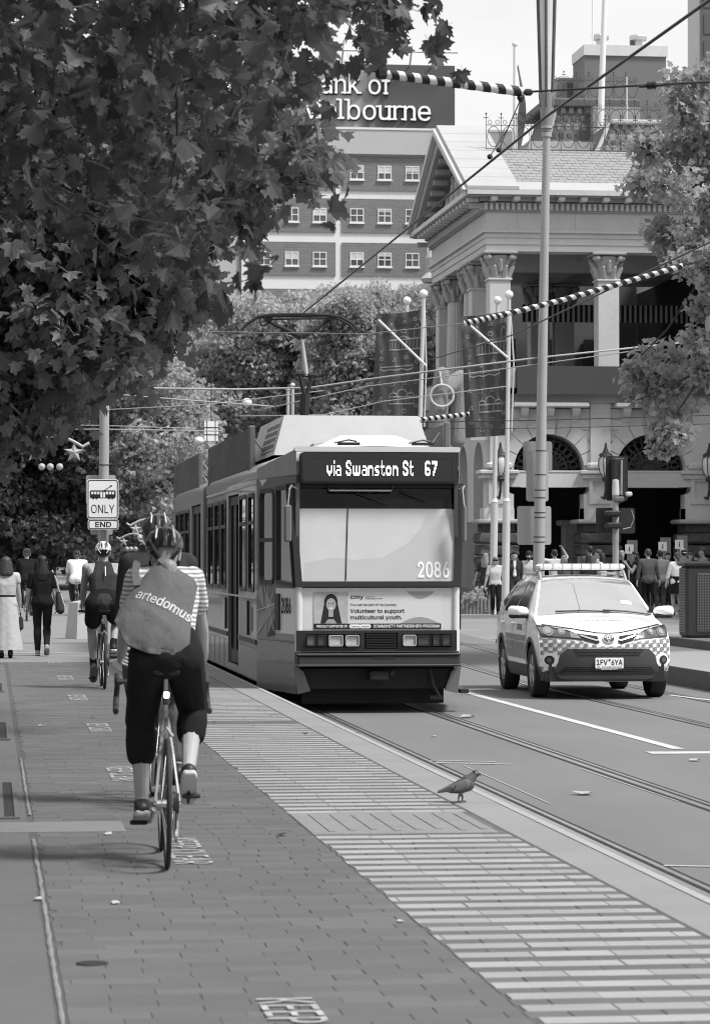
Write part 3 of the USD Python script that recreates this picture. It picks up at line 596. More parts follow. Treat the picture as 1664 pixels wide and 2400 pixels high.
for y in np.arange(3.2, 10, 1.5):
    for sx in (-1, 1): P(tram, 'seat', MB().bbox((sx * .8, y, 1.1), (.8, .45, .08), .02).bbox((sx * .8, y + .22, 1.45), (.8, .07, .7), .02), int_m)
# mirrors
for sx in (-1, 1):
    b = np.array([sx * (FW - .0), -.02, 2.80]); e = np.array([1.045 if sx > 0 else -1.12, -.16, 2.78])
    P(tram, 'mirror_arm', MB().tube([b, b + [sx * .06, -.06, .03], e, e + [sx * .02, 0, -.2]], .014, 6), chrome_m)
    P(tram, 'mirror', MB().bbox(e + [sx * .02, 0, -.42], (.09 if sx < 0 else .05, .12, .46), .02), mat('mirror_shell', .14, .4))
# pantograph
pg_ = np.array([.0, 7.0, 0.0])
def pz(u, v, y): return onY(u, v, TY + y) - [TX, TY, 0]
hb = 6.7
b0, b1, b2, h0 = pz(709, 985, hb), pz(718, 880, hb), pz(706, 785, hb), pz(700, 752, hb)
b0[2] = 3.5
P(tram, 'pantograph_base', MB().box((b0[0], hb, 3.42), (1.2, 1.2, .1)), dark_m)
P(tram, 'lower_arm', MB().tube([b0, b1 + (b0 - b1) * .25], [.055, .075], 8).tube([b1 + (b0 - b1) * .3, b1 + [-.1, 0, .02]], .035, 6).tube([b1 + (b0 - b1) * .3, b1 + [.1, 0, .02]], .035, 6).tube([b1 + [-.16, 0, .03], b1 + [.16, 0, .0]], .04, 8), dark_m)
P(tram, 'upper_arm', MB().tube([b1, b2], [.042, .03], 10), alu_m)
cl, cr = pz(628, 752, hb), pz(774, 750, hb)
P(tram, 'head_fork', MB().tube([cl, b2 + [0, 0, -.03]], [.02, .05], 8).tube([cr, b2 + [0, 0, -.03]], [.02, .05], 8).tube([cl + [0, 0, .03], cr + [0, 0, .03]], .018, 6), dark_m)
for dy in (-.18, .12):
    pts = [pz(567, 772, hb), pz(577, 760, hb), pz(604, 743, hb), pz(634, 739, hb), pz(700, 738, hb), pz(770, 740, hb), pz(796, 745, hb), pz(822, 760, hb), pz(833, 774, hb)]
    P(tram, 'contact_strip', MB().tube([p + [0, dy, 0] for p in pts], .021, 8), dark_m)
P(tram, 'head_spring', MB().tube([cl + [.06 * math.cos(a) - .06, 0, .07 * math.sin(a) + .0] for a in np.linspace(0, 6.28, 14)], .012, 5).tube([cr + [.06 * math.cos(a) + .06, 0, .07 * math.sin(a) - .02] for a in np.linspace(0, 6.28, 14)], .012, 5).box(cl + [0, 0, .03], (.1, .3, .06)).box(cr + [0, 0, .03], (.1, .3, .06)), dark_m)
# --- the poster on the nose
po = P(tram, 'poster', MB().box2((-.80, -.006, 1.045), (.80, -.001, 1.515)), pale_print, label='pale printed poster with a smiling portrait and black footer')
def pr(pg, mm, name, off=.0075): front(pg, off, .001, mm, name, po)
pr(rect(-.80, 1.118, -.37, 1.51), mat('portrait_ground', .40, .6, .35, 6), 'portrait_ground')
pr(rect(-.80, 1.047, .80, 1.115), black_print, 'footer')
e_ = lambda x, z, a, b: sa.scale(sg.Point(x, z).buffer(1, quad_segs=8), a, b)
hair = e_(-.585, 1.385, .085, .10).union(sg.Polygon([(-.668, 1.37), (-.502, 1.37), (-.45, 1.118), (-.715, 1.118)]))
pr(hair, mat('print_hair', .015, .7), 'portrait_hair', .009)
pr(e_(-.583, 1.352, .06, .08).union(rect(-.615, 1.20, -.555, 1.29)).union(sg.Polygon([(-.66, 1.118), (-.62, 1.17), (-.55, 1.17), (-.51, 1.118)])), mat('print_skin', .34, .6), 'portrait_face', .0105)
pr(e_(-.585, 1.308, .024, .008), white_print, 'portrait_smile', .012)
pr(unary_union([e_(-.607, 1.368, .011, .005), e_(-.56, 1.368, .011, .005)]), black_print, 'portrait_features', .012)
pr(sg.Polygon([(x, 1.515 - .09 * math.sin(t)) for t, x in zip(np.linspace(0, PI, 15), np.linspace(.36, .72, 15))]), grey_print, 'poster_swoosh')
pr(sg.Polygon([(x, 1.116 + .08 * math.sin(t)) for t, x in zip(np.linspace(0, PI, 15), np.linspace(.28, .78, 15))]), grey_print, 'poster_swoosh', .0068)
def ptext(s, x, z, h, w, bold, mm=black_print, off=.0075):
    tv, tf = text(s, h, .001, bold); tv[:, 0] *= w / (tv[:, 0].max() - tv[:, 0].min()); front((tv + [x, z, 0], tf), off, 0, mm, 'poster_lettering', po)
ptext('cmy', -.345, 1.425, .05, .165, True); ptext('Centre for', -.155, 1.443, .014, .11, False); ptext('Multicultural Youth', -.155, 1.420, .014, .21, False)
ptext('You can be part of my journey.', -.345, 1.335, .033, .59, False)
ptext('Volunteer to support', -.345, 1.250, .047, .68, True); ptext('multicultural youth.', -.345, 1.170, .047, .65, True)
ptext('PROUDLY SUPPORTED BY', -.765, 1.068, .03, .385, True, white_print, .009); ptext('COMMUNITY PARTNERSHIPS PROGRAM', -.055, 1.066, .034, .83, True, white_print, .009)
pr(rrect(-.355, 1.057, -.215, 1.106, .02).union(rrect(-.222, 1.057, -.085, 1.106, .02)), white_print, 'sponsor_badge', .009); ptext('yarra', -.335, 1.07, .02, .10, False, black_print, .0105); ptext('trams', -.205, 1.07, .02, .10, False, black_print, .0105)
# ================================================================ THE CAR
def drape(pg, fn, h=0.05, off=0.0, flip=False, n=False):
    """a skin of the 2D polygon pg laid on the surface fn(a, b) -> points, lifted by off along its normal"""
    x0, y0, x1, y1 = pg.bounds; V, F, k = [], [], 0
    from shapely.prepared import prep
    pp = prep(pg)
    nx, ny = max(1, math.ceil((x1 - x0) / h)), max(1, math.ceil((y1 - y0) / h))
    xs, ys = np.linspace(x0, x1, nx + 1), np.linspace(y0, y1, ny + 1)
    for i in range(nx):
        for j in range(ny):
            c = sg.box(xs[i], ys[j], xs[i + 1], ys[j + 1])
            if pp.contains(c):
                V += [(xs[i], ys[j]), (xs[i + 1], ys[j]), (xs[i + 1], ys[j + 1]), (xs[i], ys[j + 1])]; F += [(k, k + 1, k + 2), (k, k + 2, k + 3)]; k += 4
            elif pp.intersects(c):
                q = pg.intersection(c)
                for g in getattr(q, 'geoms', [q]):
                    if g.geom_type == 'Polygon' and g.area > 1e-8:
                        v, f = trimesh.creation.triangulate_polygon(g, engine='earcut'); V += [tuple(p) for p in v]; F += [tuple(t + k) for t in f]; k += len(v)
    V = np.array(V); F = np.array(F)
    key = np.round(V, 5); u, inv = np.unique(key, axis=0, return_inverse=True); V = u; F = inv.reshape(-1)[F]; F = F[(F[:, 0] != F[:, 1]) & (F[:, 1] != F[:, 2]) & (F[:, 0] != F[:, 2])]
    p = fn(V[:, 0], V[:, 1])
    if off:
        e = 1e-3; a = fn(V[:, 0] + e, V[:, 1]) - fn(V[:, 0] - e, V[:, 1]); b = fn(V[:, 0], V[:, 1] + e) - fn(V[:, 0], V[:, 1] - e)
        nn = np.cross(a, b); nn /= np.linalg.norm(nn, axis=1, keepdims=True) + 1e-12; p = p + nn * off
    return p, F
car_white = mat('car_white_paint', 0.78, 0.25, 0.02, 2, spec=0.5, coat=0.8)
clad_m = mat('dark_cladding', 0.055, 0.55, 0.1, 6)
carglass = mat('car_dark_glass', 0.02, 0.06, 0.05, 2, spec=0.5)
tyre_m = mat('tyre_rubber', 0.022, 0.8, 0.2, 6, bump=0.002, bscale=80)
carscreen = usdkit.material(stage, '/World/Looks/car_windscreen', {'g': ('glossy_bsdf', {'color': (.95,) * 3, 'roughness': .02}), 'd': ('principled_bsdf', {'base_color': (.25,) * 3, 'roughness': .3}), 'f': ('layer_weight', {'blend': .80}), 'm': ('mix_closure', {})},
    [('f.fresnel', 'm.fac'), ('d.BSDF', 'm.closure1'), ('g.BSDF', 'm.closure2')], surface='m.closure')
check_m = mat('checker_grey', 0.20, 0.4, 0.05, 6)
CX, CYF, CS = 8.375, 39.95, 1.02
car = thing('car', 'white emergency response car with checkered nose and a light bar on its roof', 'car', (CX, CYF, 0), math.radians(-1.4), scale=CS)
# longitudinal profile (y, z, half width factor, crown, plan sweep) from under the nose over the roof to the tail
LONG = np.array([(.14, .24, .80, .0, .22), (.05, .34, .84, 0, .27), (.01, .48, .88, .0, .30), (0, .62, .89, .0, .32), (.01, .74, .89, .005, .33), (.045, .83, .89, .015, .34), (.11, .90, .885, .03, .33), (.22, .965, .88, .045, .30),
                 (.42, 1.02, .87, .06, .18), (.70, 1.075, .86, .065, .08), (.98, 1.115, .85, .06, .03), (1.06, 1.125, .84, .05, .02), (1.30, 1.29, .775, .045, .04), (1.55, 1.45, .71, .04, .05), (1.80, 1.585, .655, .035, .05), (2.0, 1.625, .63, .03, .02),
                 (2.5, 1.665, .61, .03, 0), (3.1, 1.66, .60, .03, 0), (3.7, 1.615, .60, .03, 0), (4.05, 1.56, .62, .03, 0), (4.3, 1.30, .74, .03, -.04), (4.44, 1.06, .82, .02, -.06), (4.55, .85, .84, .0, -.12), (4.57, .55, .84, 0, -.14), (4.5, .30, .80, 0, -.14)])
LT = np.arange(len(LONG))
from scipy.interpolate import PchipInterpolator
LI = PchipInterpolator(LT, LONG)
def topskin(s, t):
    q = LI(np.clip(t, 0, LT[-1])); s = np.asarray(s)
    return np.column_stack([s * q[..., 2] * 1.0, q[..., 0] + q[..., 4] * np.abs(s) ** 3, q[..., 1] - q[..., 3] * s ** 2])
ts = np.linspace(0, LT[-1], 97); edge = topskin(np.ones(97), ts)
ET = edge[(edge[:, 2] > .8) & (ts < 20.5)]; ET = ET[np.argsort(ET[:, 1])]
def sideX(y, z):
    y, z = np.asarray(y, float), np.asarray(z, float)
    x = np.interp(z, [.2, .34, .5, .75, .95, 1.08, 1.2, 1.6, 1.75], [.82, .875, .905, .922, .915, .895, .845, .645, .58])
    x = x - np.interp(y, [0.15, .35, .6, .9, 3.9, 4.3, 4.6], [.075, .035, .01, 0, 0, .03, .09]) * (z < 1.25)
    return x
def side(sx):
    def fn(y, z):
        x = sideX(y, z); zt = np.interp(y, ET[:, 1], ET[:, 2]); xe = np.interp(y, ET[:, 1], ET[:, 0])
        w = np.clip((z - (zt - .22)) / .22, 0, 1) ** 1.5
        return np.column_stack([sx * (x + (xe - sideX(y, zt)) * w), y, z])
    return fn
def F(x, z):                                    # front surface by (x, z): invert the top skin on its nose part
    x, z = np.asarray(x, float), np.asarray(z, float); t = np.interp(z, LONG[:9, 1], LT[:9])
    for _ in range(6):
        q = LI(t); s = np.clip(x / q[..., 2], -1, 1); e = z - (q[..., 1] - q[..., 3] * s ** 2); t = np.clip(np.interp(LI(t)[..., 1] + e, LONG[:11, 1], LT[:11]), 0, 10)
    q = LI(t); s = x / q[..., 2]
    return np.column_stack([x, q[..., 0] + q[..., 4] * np.abs(s) ** 3, z])
def skin(pg, mm, name, off, parent=car, fn=F, h=.04, **k): return P(parent, name, drape(pg, fn, h, off), mm, smooth=True, **k)
WINDSCREEN = (11.3, 14.55)
P(car, 'bonnet_and_roof', drape(sg.box(-1, 0, 1, LT[-1]).difference(sg.box(-.95, WINDSCREEN[0], .95, WINDSCREEN[1])), topskin, .25), car_white, smooth=True)
P(car, 'windscreen', drape(rrect(-.955, WINDSCREEN[0] - .05, .955, WINDSCREEN[1] + .03, .12), topskin, .2, .004), carscreen, smooth=True)
P(car, 'rear_window', drape(sg.box(-.88, 19.2, .88, 20.8), topskin, .2, .004), carglass, smooth=True)
out = [(e[1], e[2]) for e in edge]
side_pg = sg.Polygon(out + [(4.4, .26), (.30, .26)]).buffer(0)
FA, RA, WRAD = .94, 3.60, .362
arch = unary_union([sg.Point(FA, WRAD).buffer(.405, quad_segs=12), sg.Point(RA, WRAD).buffer(.405, quad_segs=12), rect(FA - .405, 0, FA + .405, WRAD), rect(RA - .405, 0, RA + .405, WRAD)])
win1 = sg.Polygon([(1.42, 1.13), (2.02, 1.55), (2.55, 1.585), (2.55, 1.10)]).buffer(-.02).buffer(.01); win2 = sg.Polygon([(2.62, 1.10), (2.62, 1.59), (3.4, 1.565), (3.62, 1.14)]).buffer(-.02).buffer(.01); win3 = sg.Polygon([(3.70, 1.17), (3.52, 1.55), (3.9, 1.47), (4.12, 1.25)]).buffer(-.02)
for sx in (-1, 1):
    b = P(car, 'body_side', drape(side_pg.difference(arch), side(sx), .06), car_white, smooth=True)
    lowr = rect(.16, .2, 4.4, .43).union(arch.buffer(.055)).difference(arch).intersection(side_pg.buffer(.004))
    P(car, 'side_cladding', drape(lowr, side(sx), .05, .010 * sx * -1 * -1), clad_m, smooth=True)
    for w in (win1, win2, win3): P(car, 'side_window', drape(w, side(sx), .06, .006 * (1 if sx < 0 else 1) * (1 if sx > 0 else -1) * 1), carglass, smooth=True)
    gaps = unary_union([sg.LineString([(2.58, 1.08), (2.58, .5)]), sg.LineString([(1.32, 1.08), (1.28, .5)]), sg.LineString([(3.62, 1.1), (3.45, .75)])]).buffer(.006)
    for g_ in gaps.geoms: P(car, 'door_gap', drape(g_, side(sx), .06, .004 * sx), black_trim)
    for y in (2.42, 3.42): P(car, 'door_handle', MB().bbox((sx * .925, y, .98), (.04, .22, .035), .012), car_white)
    ck = []
    for i in range(30):
        for j in range(4):
            if (i + j) % 2 == 0: ck.append(rect(1.38 + i * .06, .50 + j * .06, 1.38 + i * .06 + .06, .50 + j * .06 + .06))
    P(car, 'side_checkers', drape(unary_union(ck).buffer(1e-4).difference(arch.buffer(.06)), side(sx), .06, .003 * sx), check_m, kind='stuff')
    P(car, 'side_stripe', drape(rect(1.36, .75, 3.2, .83), side(sx), .06, .003 * sx), check_m)
    tv, tf = text('RESPONSE', .075, .001, True); tv = tv * [.85, 1, 1]
    yy = 1.5 + tv[:, 0] if sx > 0 else 2.15 - tv[:, 0]
    q = side(sx)(yy, .90 + tv[:, 1]); q[:, 0] += sx * .004; P(car, 'side_lettering', (q, tf), black_print)
    # mirror
    c = np.array([sx * 1.02, 1.36, 1.16]); mr = P(car, 'wing_mirror', hull((c + [-sx * .08, 0, 0], .07), (c + [sx * .09, .02, -.0], (.055, .05, .08)), (c + [0, -.05, .01], .07)), car_white, smooth=True)
    P(mr, 'mirror_base', hull((c + [-sx * .1, 0, -.05], (.05, .07, .04)), (c + [sx * .08, .01, -.06], (.05, .06, .035)), (c + [0, -.055, -.05], .035)), black_trim, smooth=True); P(mr, 'stalk', MB().tube([c + [-sx * .06, .02, -.06], c + [-sx * .17, .05, -.08]], .03, 6), black_trim)
    # wheels
    for y in (FA, RA):
        w = P(car, 'wheel', MB().lathe([(.22, -.095), (.33, -.11), (.355, -.095), (.362, -.06), (.362, .06), (.355, .095), (.33, .11), (.22, .095)], (sx * .80, y, WRAD), 32, rotm(0, 0, PI / 2), closed=True), tyre_m, smooth=35)
        m = MB().lathe([(.235, -.05), (.235, .095), (.215, .095), (.205, -.05)], (0, 0, 0), 28)
        for k in range(5):
            a = k * 2 * PI / 5; m.bbox((.12 * math.cos(a), .12 * math.sin(a), .08), (.2, .055, .03), .01, rotm(a))
        m.lathe([(0, .10), (.05, .095), (.06, .05), (0, .05)], (0, 0, 0), 14)
        Rw = rotm(0, 0, PI / 2 if sx > 0 else -PI / 2); v, f = m.get(); P(w, 'rim', MB().add(v, f, Rw, (sx * .80, y, WRAD)), alu_m, smooth=35)
        P(w, 'brake_disc', MB().lathe([(0, .0), (.15, .0), (.15, .02), (0, .02)], (sx * .80, y, WRAD), 18, Rw), LOOK['dark_cladding'])
        for gk in (-.05, 0, .05): P(w, 'tread_groove', MB().lathe([(.3625, gk - .006), (.364, gk - .006), (.364, gk + .006), (.3625, gk + .006)], (sx * .80, y, WRAD), 32, rotm(0, 0, PI / 2), closed=True), dark_m)
    P(car, 'roof_rail', MB().tube([(sx * .60, 1.98, 1.60), (sx * .60, 2.1, 1.68), (sx * .58, 3.6, 1.68), (sx * .58, 3.75, 1.61)], .022, 6), alu_m)
# under the nose and floor
P(car, 'underbody', MB().box2((-.78, .18, .24), (.78, 4.4, .5)), dark_m)
for y in (FA, RA): P(car, 'wheel_well', MB().box2((-.85, y - .42, .3), (.85, y + .42, .82)), dark_m)
# nose details
bump = sg.Polygon([(-.55, .685), (.55, .685), (.64, .60), (.69, .43), (.86, .36), (.865, .25), (-.865, .25), (-.86, .36), (-.69, .43), (-.64, .60)])
skin(bump, clad_m, 'bumper_cladding', .008)
skin(sg.Polygon([(-.48, .675), (.48, .675), (.40, .595), (-.40, .595)]), dark_m, 'upper_intake', .013)
for k in range(4): skin(rect(-.43, .605 + k * .018, .43, .611 + k * .018), clad_m, 'intake_slat', .018)
skin(sg.Polygon([(-.58, .44), (.58, .44), (.66, .36), (-.66, .36)]), dark_m, 'lower_intake', .013)
for k in range(3): skin(rect(-.58, .372 + k * .024, .58, .379 + k * .024), clad_m, 'intake_slat', .018)
skin(rect(-.80, .285, .80, .335), mat('lip_grey', .10, .5), 'lower_lip', .016)
ch = []; reg = sg.Polygon([(-.88, .83), (-.62, .80), (-.36, .775), (-.12, .715), (.12, .715), (.36, .775), (.62, .80), (.88, .83), (.87, .375), (.69, .44), (.645, .60), (.56, .692), (-.56, .692), (-.645, .60), (-.69, .44), (-.87, .375)])
for i in range(-16, 16):
    for j in range(-1, 9):
        if (i + j) % 2 == 0: ch.append(rect(i * .056, .39 + j * .052, i * .056 + .056, .39 + j * .052 + .052))
fog = unary_union([sg.Point(-.755, .515).buffer(.115), sg.Point(.755, .515).buffer(.115)])
skin(unary_union(ch).buffer(1e-4).intersection(reg).difference(fog), check_m, 'nose_checkers', .005, kind='stuff')
for sx in (-1, 1):
    skin(sg.Point(sx * .755, .53).buffer(.095, quad_segs=8), car_white, 'fog_bezel', .010)
    fl = skin(sg.Point(sx * .765, .53).buffer(.060, quad_segs=8), dark_m, 'fog_lamp', .015); skin(sg.Point(sx * .765, .53).buffer(.032, quad_segs=6), mat('lens_smoke', .10, .1), 'lens', .02, parent=fl)
    hp = sg.Polygon([(sx * x, z) for x, z in ((.885, .985), (.78, .975), (.52, .925), (.40, .865), (.34, .79), (.50, .815), (.86, .835))]).buffer(0)
    hl = skin(hp, mat('headlamp_black', .06, .15, .1, 5, coat=1), 'headlight', .007)
    skin(hp.difference(hp.buffer(-.014)), black_trim, 'headlight_edge', .010, parent=hl)
    for x, r_ in ((.76, .062), (.60, .045)):
        skin(sg.Point(sx * x, .905).buffer(r_, quad_segs=8), mat('reflector', .38, .15, .3, 40, metal=.8), 'reflector', .013, parent=hl); skin(sg.Point(sx * x, .905).buffer(r_ * .55, quad_segs=6), mat('lens_clear', .28, .05, .05, 5, coat=1), 'lens', .019, parent=hl)
    skin(sg.Polygon([(sx * .50, .90), (sx * .40, .862), (sx * .37, .815), (sx * .50, .83)]), LOOK['reflector'], 'indicator', .013, parent=hl)
    gp = sg.Polygon([(sx * x, z) for x, z in ((.42, .885), (.15, .85), (.125, .765), (.17, .745), (.33, .79))]).buffer(0)
    gr = skin(gp, dark_m, 'grille', .006); skin(sg.LineString([(sx * .37, .855), (sx * .17, .795), (sx * .14, .80)]).buffer(.010), chrome_m, 'grille_bar', .014, parent=gr)
skin(sg.LineString([(-.80, .995), (-.45, .945), (-.16, .895), (0, .888), (.16, .895), (.45, .945), (.80, .995)]).buffer(.006), black_trim, 'bonnet_gap', .004)
e2 = lambda x, z, a, b: sa.scale(sg.Point(x, z).buffer(1, quad_segs=10), a, b)
em = skin(e2(0, .815, .083, .058), black_trim, 'emblem', .012)
ring = lambda x, z, a, b, w: e2(x, z, a, b).difference(e2(x, z, a - w, b - w))
skin(unary_union([ring(0, .815, .083, .058, .011), ring(0, .83, .055, .02, .009), ring(0, .815, .02, .045, .009)]), chrome_m, 'emblem_rings', .017, parent=em)
pl = P(car, 'number_plate', MB().poly(rrect(-.19, .425, .19, .565, .012), .01, XZ, (0, -.018, 0)), white_print)
def ctext(s, x, z, w, h, name='plate_lettering', bold=True, y=-.0295):
    tv, tf = text_w(s, w, h, .001, bold); P(pl, name, (np.column_stack([tv[:, 0] + x, y - tv[:, 2], tv[:, 1] + z]), tf), black_print)
ctext('1FV', -.10, .505, .15, .068); ctext('6YA', .10, .505, .15, .068); ctext('VIC - STAY ALERT STAY ALIVE', 0, .443, .34, .013)
P(pl, 'plate_crest', MB().poly(sg.Polygon([(-.02, .545), (.02, .545), (0, .51)]), .001, XZ, (0, -.029, 0)), black_print)
P(pl, 'plate_surround', MB().poly(rrect(-.20, .40, .20, .424, .006), .01, XZ, (0, -.018, 0)), black_trim)
tv, tf = text_w('MELBOURNE CITY', .22, .012, .001, True); P(pl, 'plate_lettering', (np.column_stack([tv[:, 0], -.0295 - tv[:, 2], tv[:, 1] + .412]), tf), white_print)
# bonnet badge lettering, wipers, light bar
tv, tf = text_w('yarra trams', .62, .30, .001, False); q = topskin(tv[:, 0] / .865, np.clip(8.6 + tv[:, 1], 0, 20)); q[:, 2] += .005; P(car, 'bonnet_lettering', (q, tf), mat('faded_print', .50, .5))
for x0, x1, t in ((-.55, .22, 11.25), (.12, .80, 11.25)):
    a = topskin(np.array([x0 / .84]), np.array([t + .10]))[0] + [0, -.01, .025]; b = topskin(np.array([x1 / .84]), np.array([t]))[0] + [0, -.02, .02]; P(car, 'wiper', MB().tube([a, (a + b) / 2 + [0, 0, .012], b], .011, 5), black_trim)
P(car, 'parking_permit', MB().add(*(lambda v, f: (v, f))(*drape(rect(.52, 11.9, .72, 12.2), topskin, .2, .006))), mat('permit_white', .55, .5))
P(car, 'aerial_unit', MB().tube([(.80, 1.2, 1.16), (.80, 1.22, 1.42)], .008, 5).box((.8, 1.2, 1.19), (.05, .05, .08)), black_trim)
lb = P(car, 'light_bar', MB().bbox((0, 2.25, 1.775), (1.24, .28, .085), .03), mat('bar_lens', .72, .12, .12, 9, coat=1))
for k in range(9): P(lb, 'divider', MB().box((-.54 + k * .135, 2.25, 1.775), (.012, .285, .09)), alu_m)
P(lb, 'bar_base', MB().box((0, 2.25, 1.728), (1.1, .2, .02)), black_trim)
for sx in (-1, 1): P(lb, 'mount', MB().bbox((sx * .58, 2.25, 1.69), (.09, .2, .09), .02), alu_m)
# ================================================================ PEOPLE
skin_ms = [mat(f'skin_tone_{i}', v, 0.55, 0.06, 8, spec=0.35) for i, v in enumerate((0.34, 0.30, 0.22, 0.14))]
def cloth(name, v, var=.15): return mat('cloth_' + name, v, 0.9, var, 9, spec=0.15, bump=0.022, bscale=15, fine=.7, stretch=(1, 1, .7))
c_black, c_dark, c_mid, c_grey, c_light, c_white = cloth('black', .012), cloth('charcoal', .035), cloth('grey', .09), cloth('mid_grey', .22), cloth('pale', .50), cloth('white', .68)
hair_dark, hair_mid, hair_fair = (mat(f'hair_{n}', v, 0.5, 0.5, 30, spec=.4, stretch=(1, 1, .12), fine=.9, bump=.010, bscale=70) for n, v in (('dark', .012), ('brown', .045), ('fair', .22)))
shoe_black, shoe_white, sole_m = mat('shoe_black', .02, .5), mat('shoe_white', .6, .6), mat('shoe_sole', .45, .7)
stripe_m = usdkit.material(stage, '/World/Looks/striped_cloth', {'g': ('texture_coordinate', {}), 's': ('separate_xyz', {}), 'y': ('math', {'math_type': 'multiply', 'value2': -.0}), 'm': ('math', {'math_type': 'multiply', 'value2': 270.0}), 'sn': ('math', {'math_type': 'sine'}),
    'r': ('rgb_ramp', {'ramp': [(.42, (.62,) * 3), (.62, (.24,) * 3)]}), 'a': ('math', {'math_type': 'multiply_add', 'value2': .5, 'value3': .5}), 'n': ('noise_texture', {'scale': 14, 'detail': 3}), 'b': ('bump', {'strength': .5, 'distance': .012}), 'na': ('math', {'math_type': 'multiply_add', 'value2': .018, 'value3': 0.0}), 'ad': ('math', {'math_type': 'add'}), 'p': ('principled_bsdf', {'roughness': .9, 'specular_ior_level': .15})},
    [('g.object', 's.vector'), ('g.object', 'n.vector'), ('n.fac', 'na.value1'), ('s.z', 'ad.value1'), ('na.value', 'ad.value2'), ('ad.value', 'm.value1'), ('m.value', 'sn.value1'), ('sn.value', 'a.value1'), ('a.value', 'r.fac'), ('r.color', 'p.base_color'), ('n.fac', 'b.height'), ('b.normal', 'p.normal')], surface='p.BSDF')
def V3(*a): return np.array(a, float)
def unit(v): return v / (np.linalg.norm(v) + 1e-12)
def ik(a, c, l1, l2, pole):
    d = c - a; L = min(np.linalg.norm(d), (l1 + l2) * .999); u = unit(d); x = (l1 * l1 - l2 * l2 + L * L) / (2 * L); h = math.sqrt(max(l1 * l1 - x * x, 0)); p = np.asarray(pole, float) - u * (u @ pole)
    return a + u * x + unit(p) * h
def hand_bones(wr, d, side, palm, curl=.5, s=1.0):
    """palm and five bent fingers. d: direction from the wrist, palm: palm normal, side: towards the thumb"""
    d = unit(d); palm = unit(palm - d * (d @ palm)); side = unit(side - d * (d @ side) - palm * (palm @ side)); B = []
    k = wr + d * .075 * s
    B.append(hull((wr, .024 * s), (wr + d * .02 * s + side * .018 * s, .017 * s), (k + side * .028 * s, .0125 * s), (k - side * .028 * s, .0115 * s)))
    for i, (o, L) in enumerate(((.030, .072), (.010, .080), (-.010, .074), (-.029, .058))):
        p = k + side * o * s; c = 0; dd = d
        for j, (fr, r) in enumerate(((.45, .0098), (.32, .0088), (.23, .0078))):
            c += curl * (.55 if j == 0 else .75); dd = unit(d * math.cos(c) + palm * math.sin(c)); q = p + dd * L * fr * s; B.append(hull((p, r * s), (q, r * .92 * s))); p = q
    p = wr + d * .022 * s + side * .024 * s; t1 = p + unit(d * .7 + side * .75 + palm * .25) * .036 * s; t2 = t1 + unit(d * .9 + side * .25 + palm * .35 * (1 + curl)) * .032 * s
    B += [hull((p, .0145 * s), (t1, .011 * s)), hull((t1, .0105 * s), (t2, .0085 * s))]
    return B
def stand(H=1.7, stride=0.0, la=(-.05, .0, -1), ra=(.05, .0, -1), lf=None, rf=None, lean=0.0, shw=1.0, turn=0.0, wide=.09):
    """joints of a standing or walking figure; +y is forward. la / ra: directions of the upper arms, lf / rf: of the forearms"""
    s = H / 1.75; J = {'s': s}
    J['hl'], J['hr'] = V3(-wide * s, 0, .93 * s), V3(wide * s, 0, .93 * s); J['waist'] = V3(0, lean * .15, 1.06 * s); J['chest'] = V3(0, lean * .3 + .01, 1.27 * s); J['neck'] = V3(0, lean * .45, 1.47 * s); J['head'] = V3(0, lean * .5 + .025, 1.625 * s)
    J['sl'], J['sr'] = V3(-.185 * s * shw, lean * .42, 1.42 * s), V3(.185 * s * shw, lean * .42, 1.42 * s)
    for q, x, sg_ in (('l', -1, 1), ('r', 1, -1)):
        y = stride * sg_; a = V3(x * (wide * .85) * s, y * .5, .085 * s + (max(0, -y) * .35)); J['a' + q] = a; J['k' + q] = ik(J['h' + q], a, .435 * s, .43 * s, V3(0, 1, 0)); J['f' + q] = V3(0, 1, -.15 - (max(0, -y) * 1.4))
        up = unit(np.asarray(la if q == 'l' else ra, float)); fo = (lf if q == 'l' else rf); fo = up if fo is None else unit(np.asarray(fo, float))
        J['e' + q] = J['s' + q] + up * .29 * s; J['w' + q] = J['e' + q] + fo * .25 * s; J['hd' + q] = fo
    J['look'] = V3(math.sin(turn), math.cos(turn), 0)
    return J
def limb(J, q, k):
    s = J['s']; return {'ua': (J['s' + q], .052 * s, J['e' + q], .041 * s), 'fa': (J['e' + q], .041 * s, J['w' + q], .027 * s), 'th': (J['h' + q], .088 * s, J['k' + q], .058 * s), 'sh': (J['k' + q], .055 * s, J['a' + q], .036 * s)}[k]
def torso(J, d=0.0, fat=1.0, fem=False):
    s = J['s']; n, c, w = J['neck'], J['chest'], J['waist']; sd = unit(J['sr'] - J['sl']); r = lambda v: v * s * fat + d
    up = unit(n - w)
    return [hull((J['hl'], r(.098)), (J['hr'], r(.098)), (w - sd * .055 * s, r(.085)), (w + sd * .055 * s, r(.085)), ((J['hl'] + J['hr']) / 2 - np.cross(sd, up) * -.03, r(.10))),
            hull((w - sd * .06 * s, r(.086)), (w + sd * .06 * s, r(.086)), (c - sd * .075 * s, r(.098)), (c + sd * .075 * s, r(.098))),
            hull((c - sd * .08 * s, r(.098)), (c + sd * .08 * s, r(.098)), (J['sl'] + sd * .035 * s, r(.052)), (J['sr'] - sd * .035 * s, r(.052)), (n - up * .03 * s, r(.05)))]
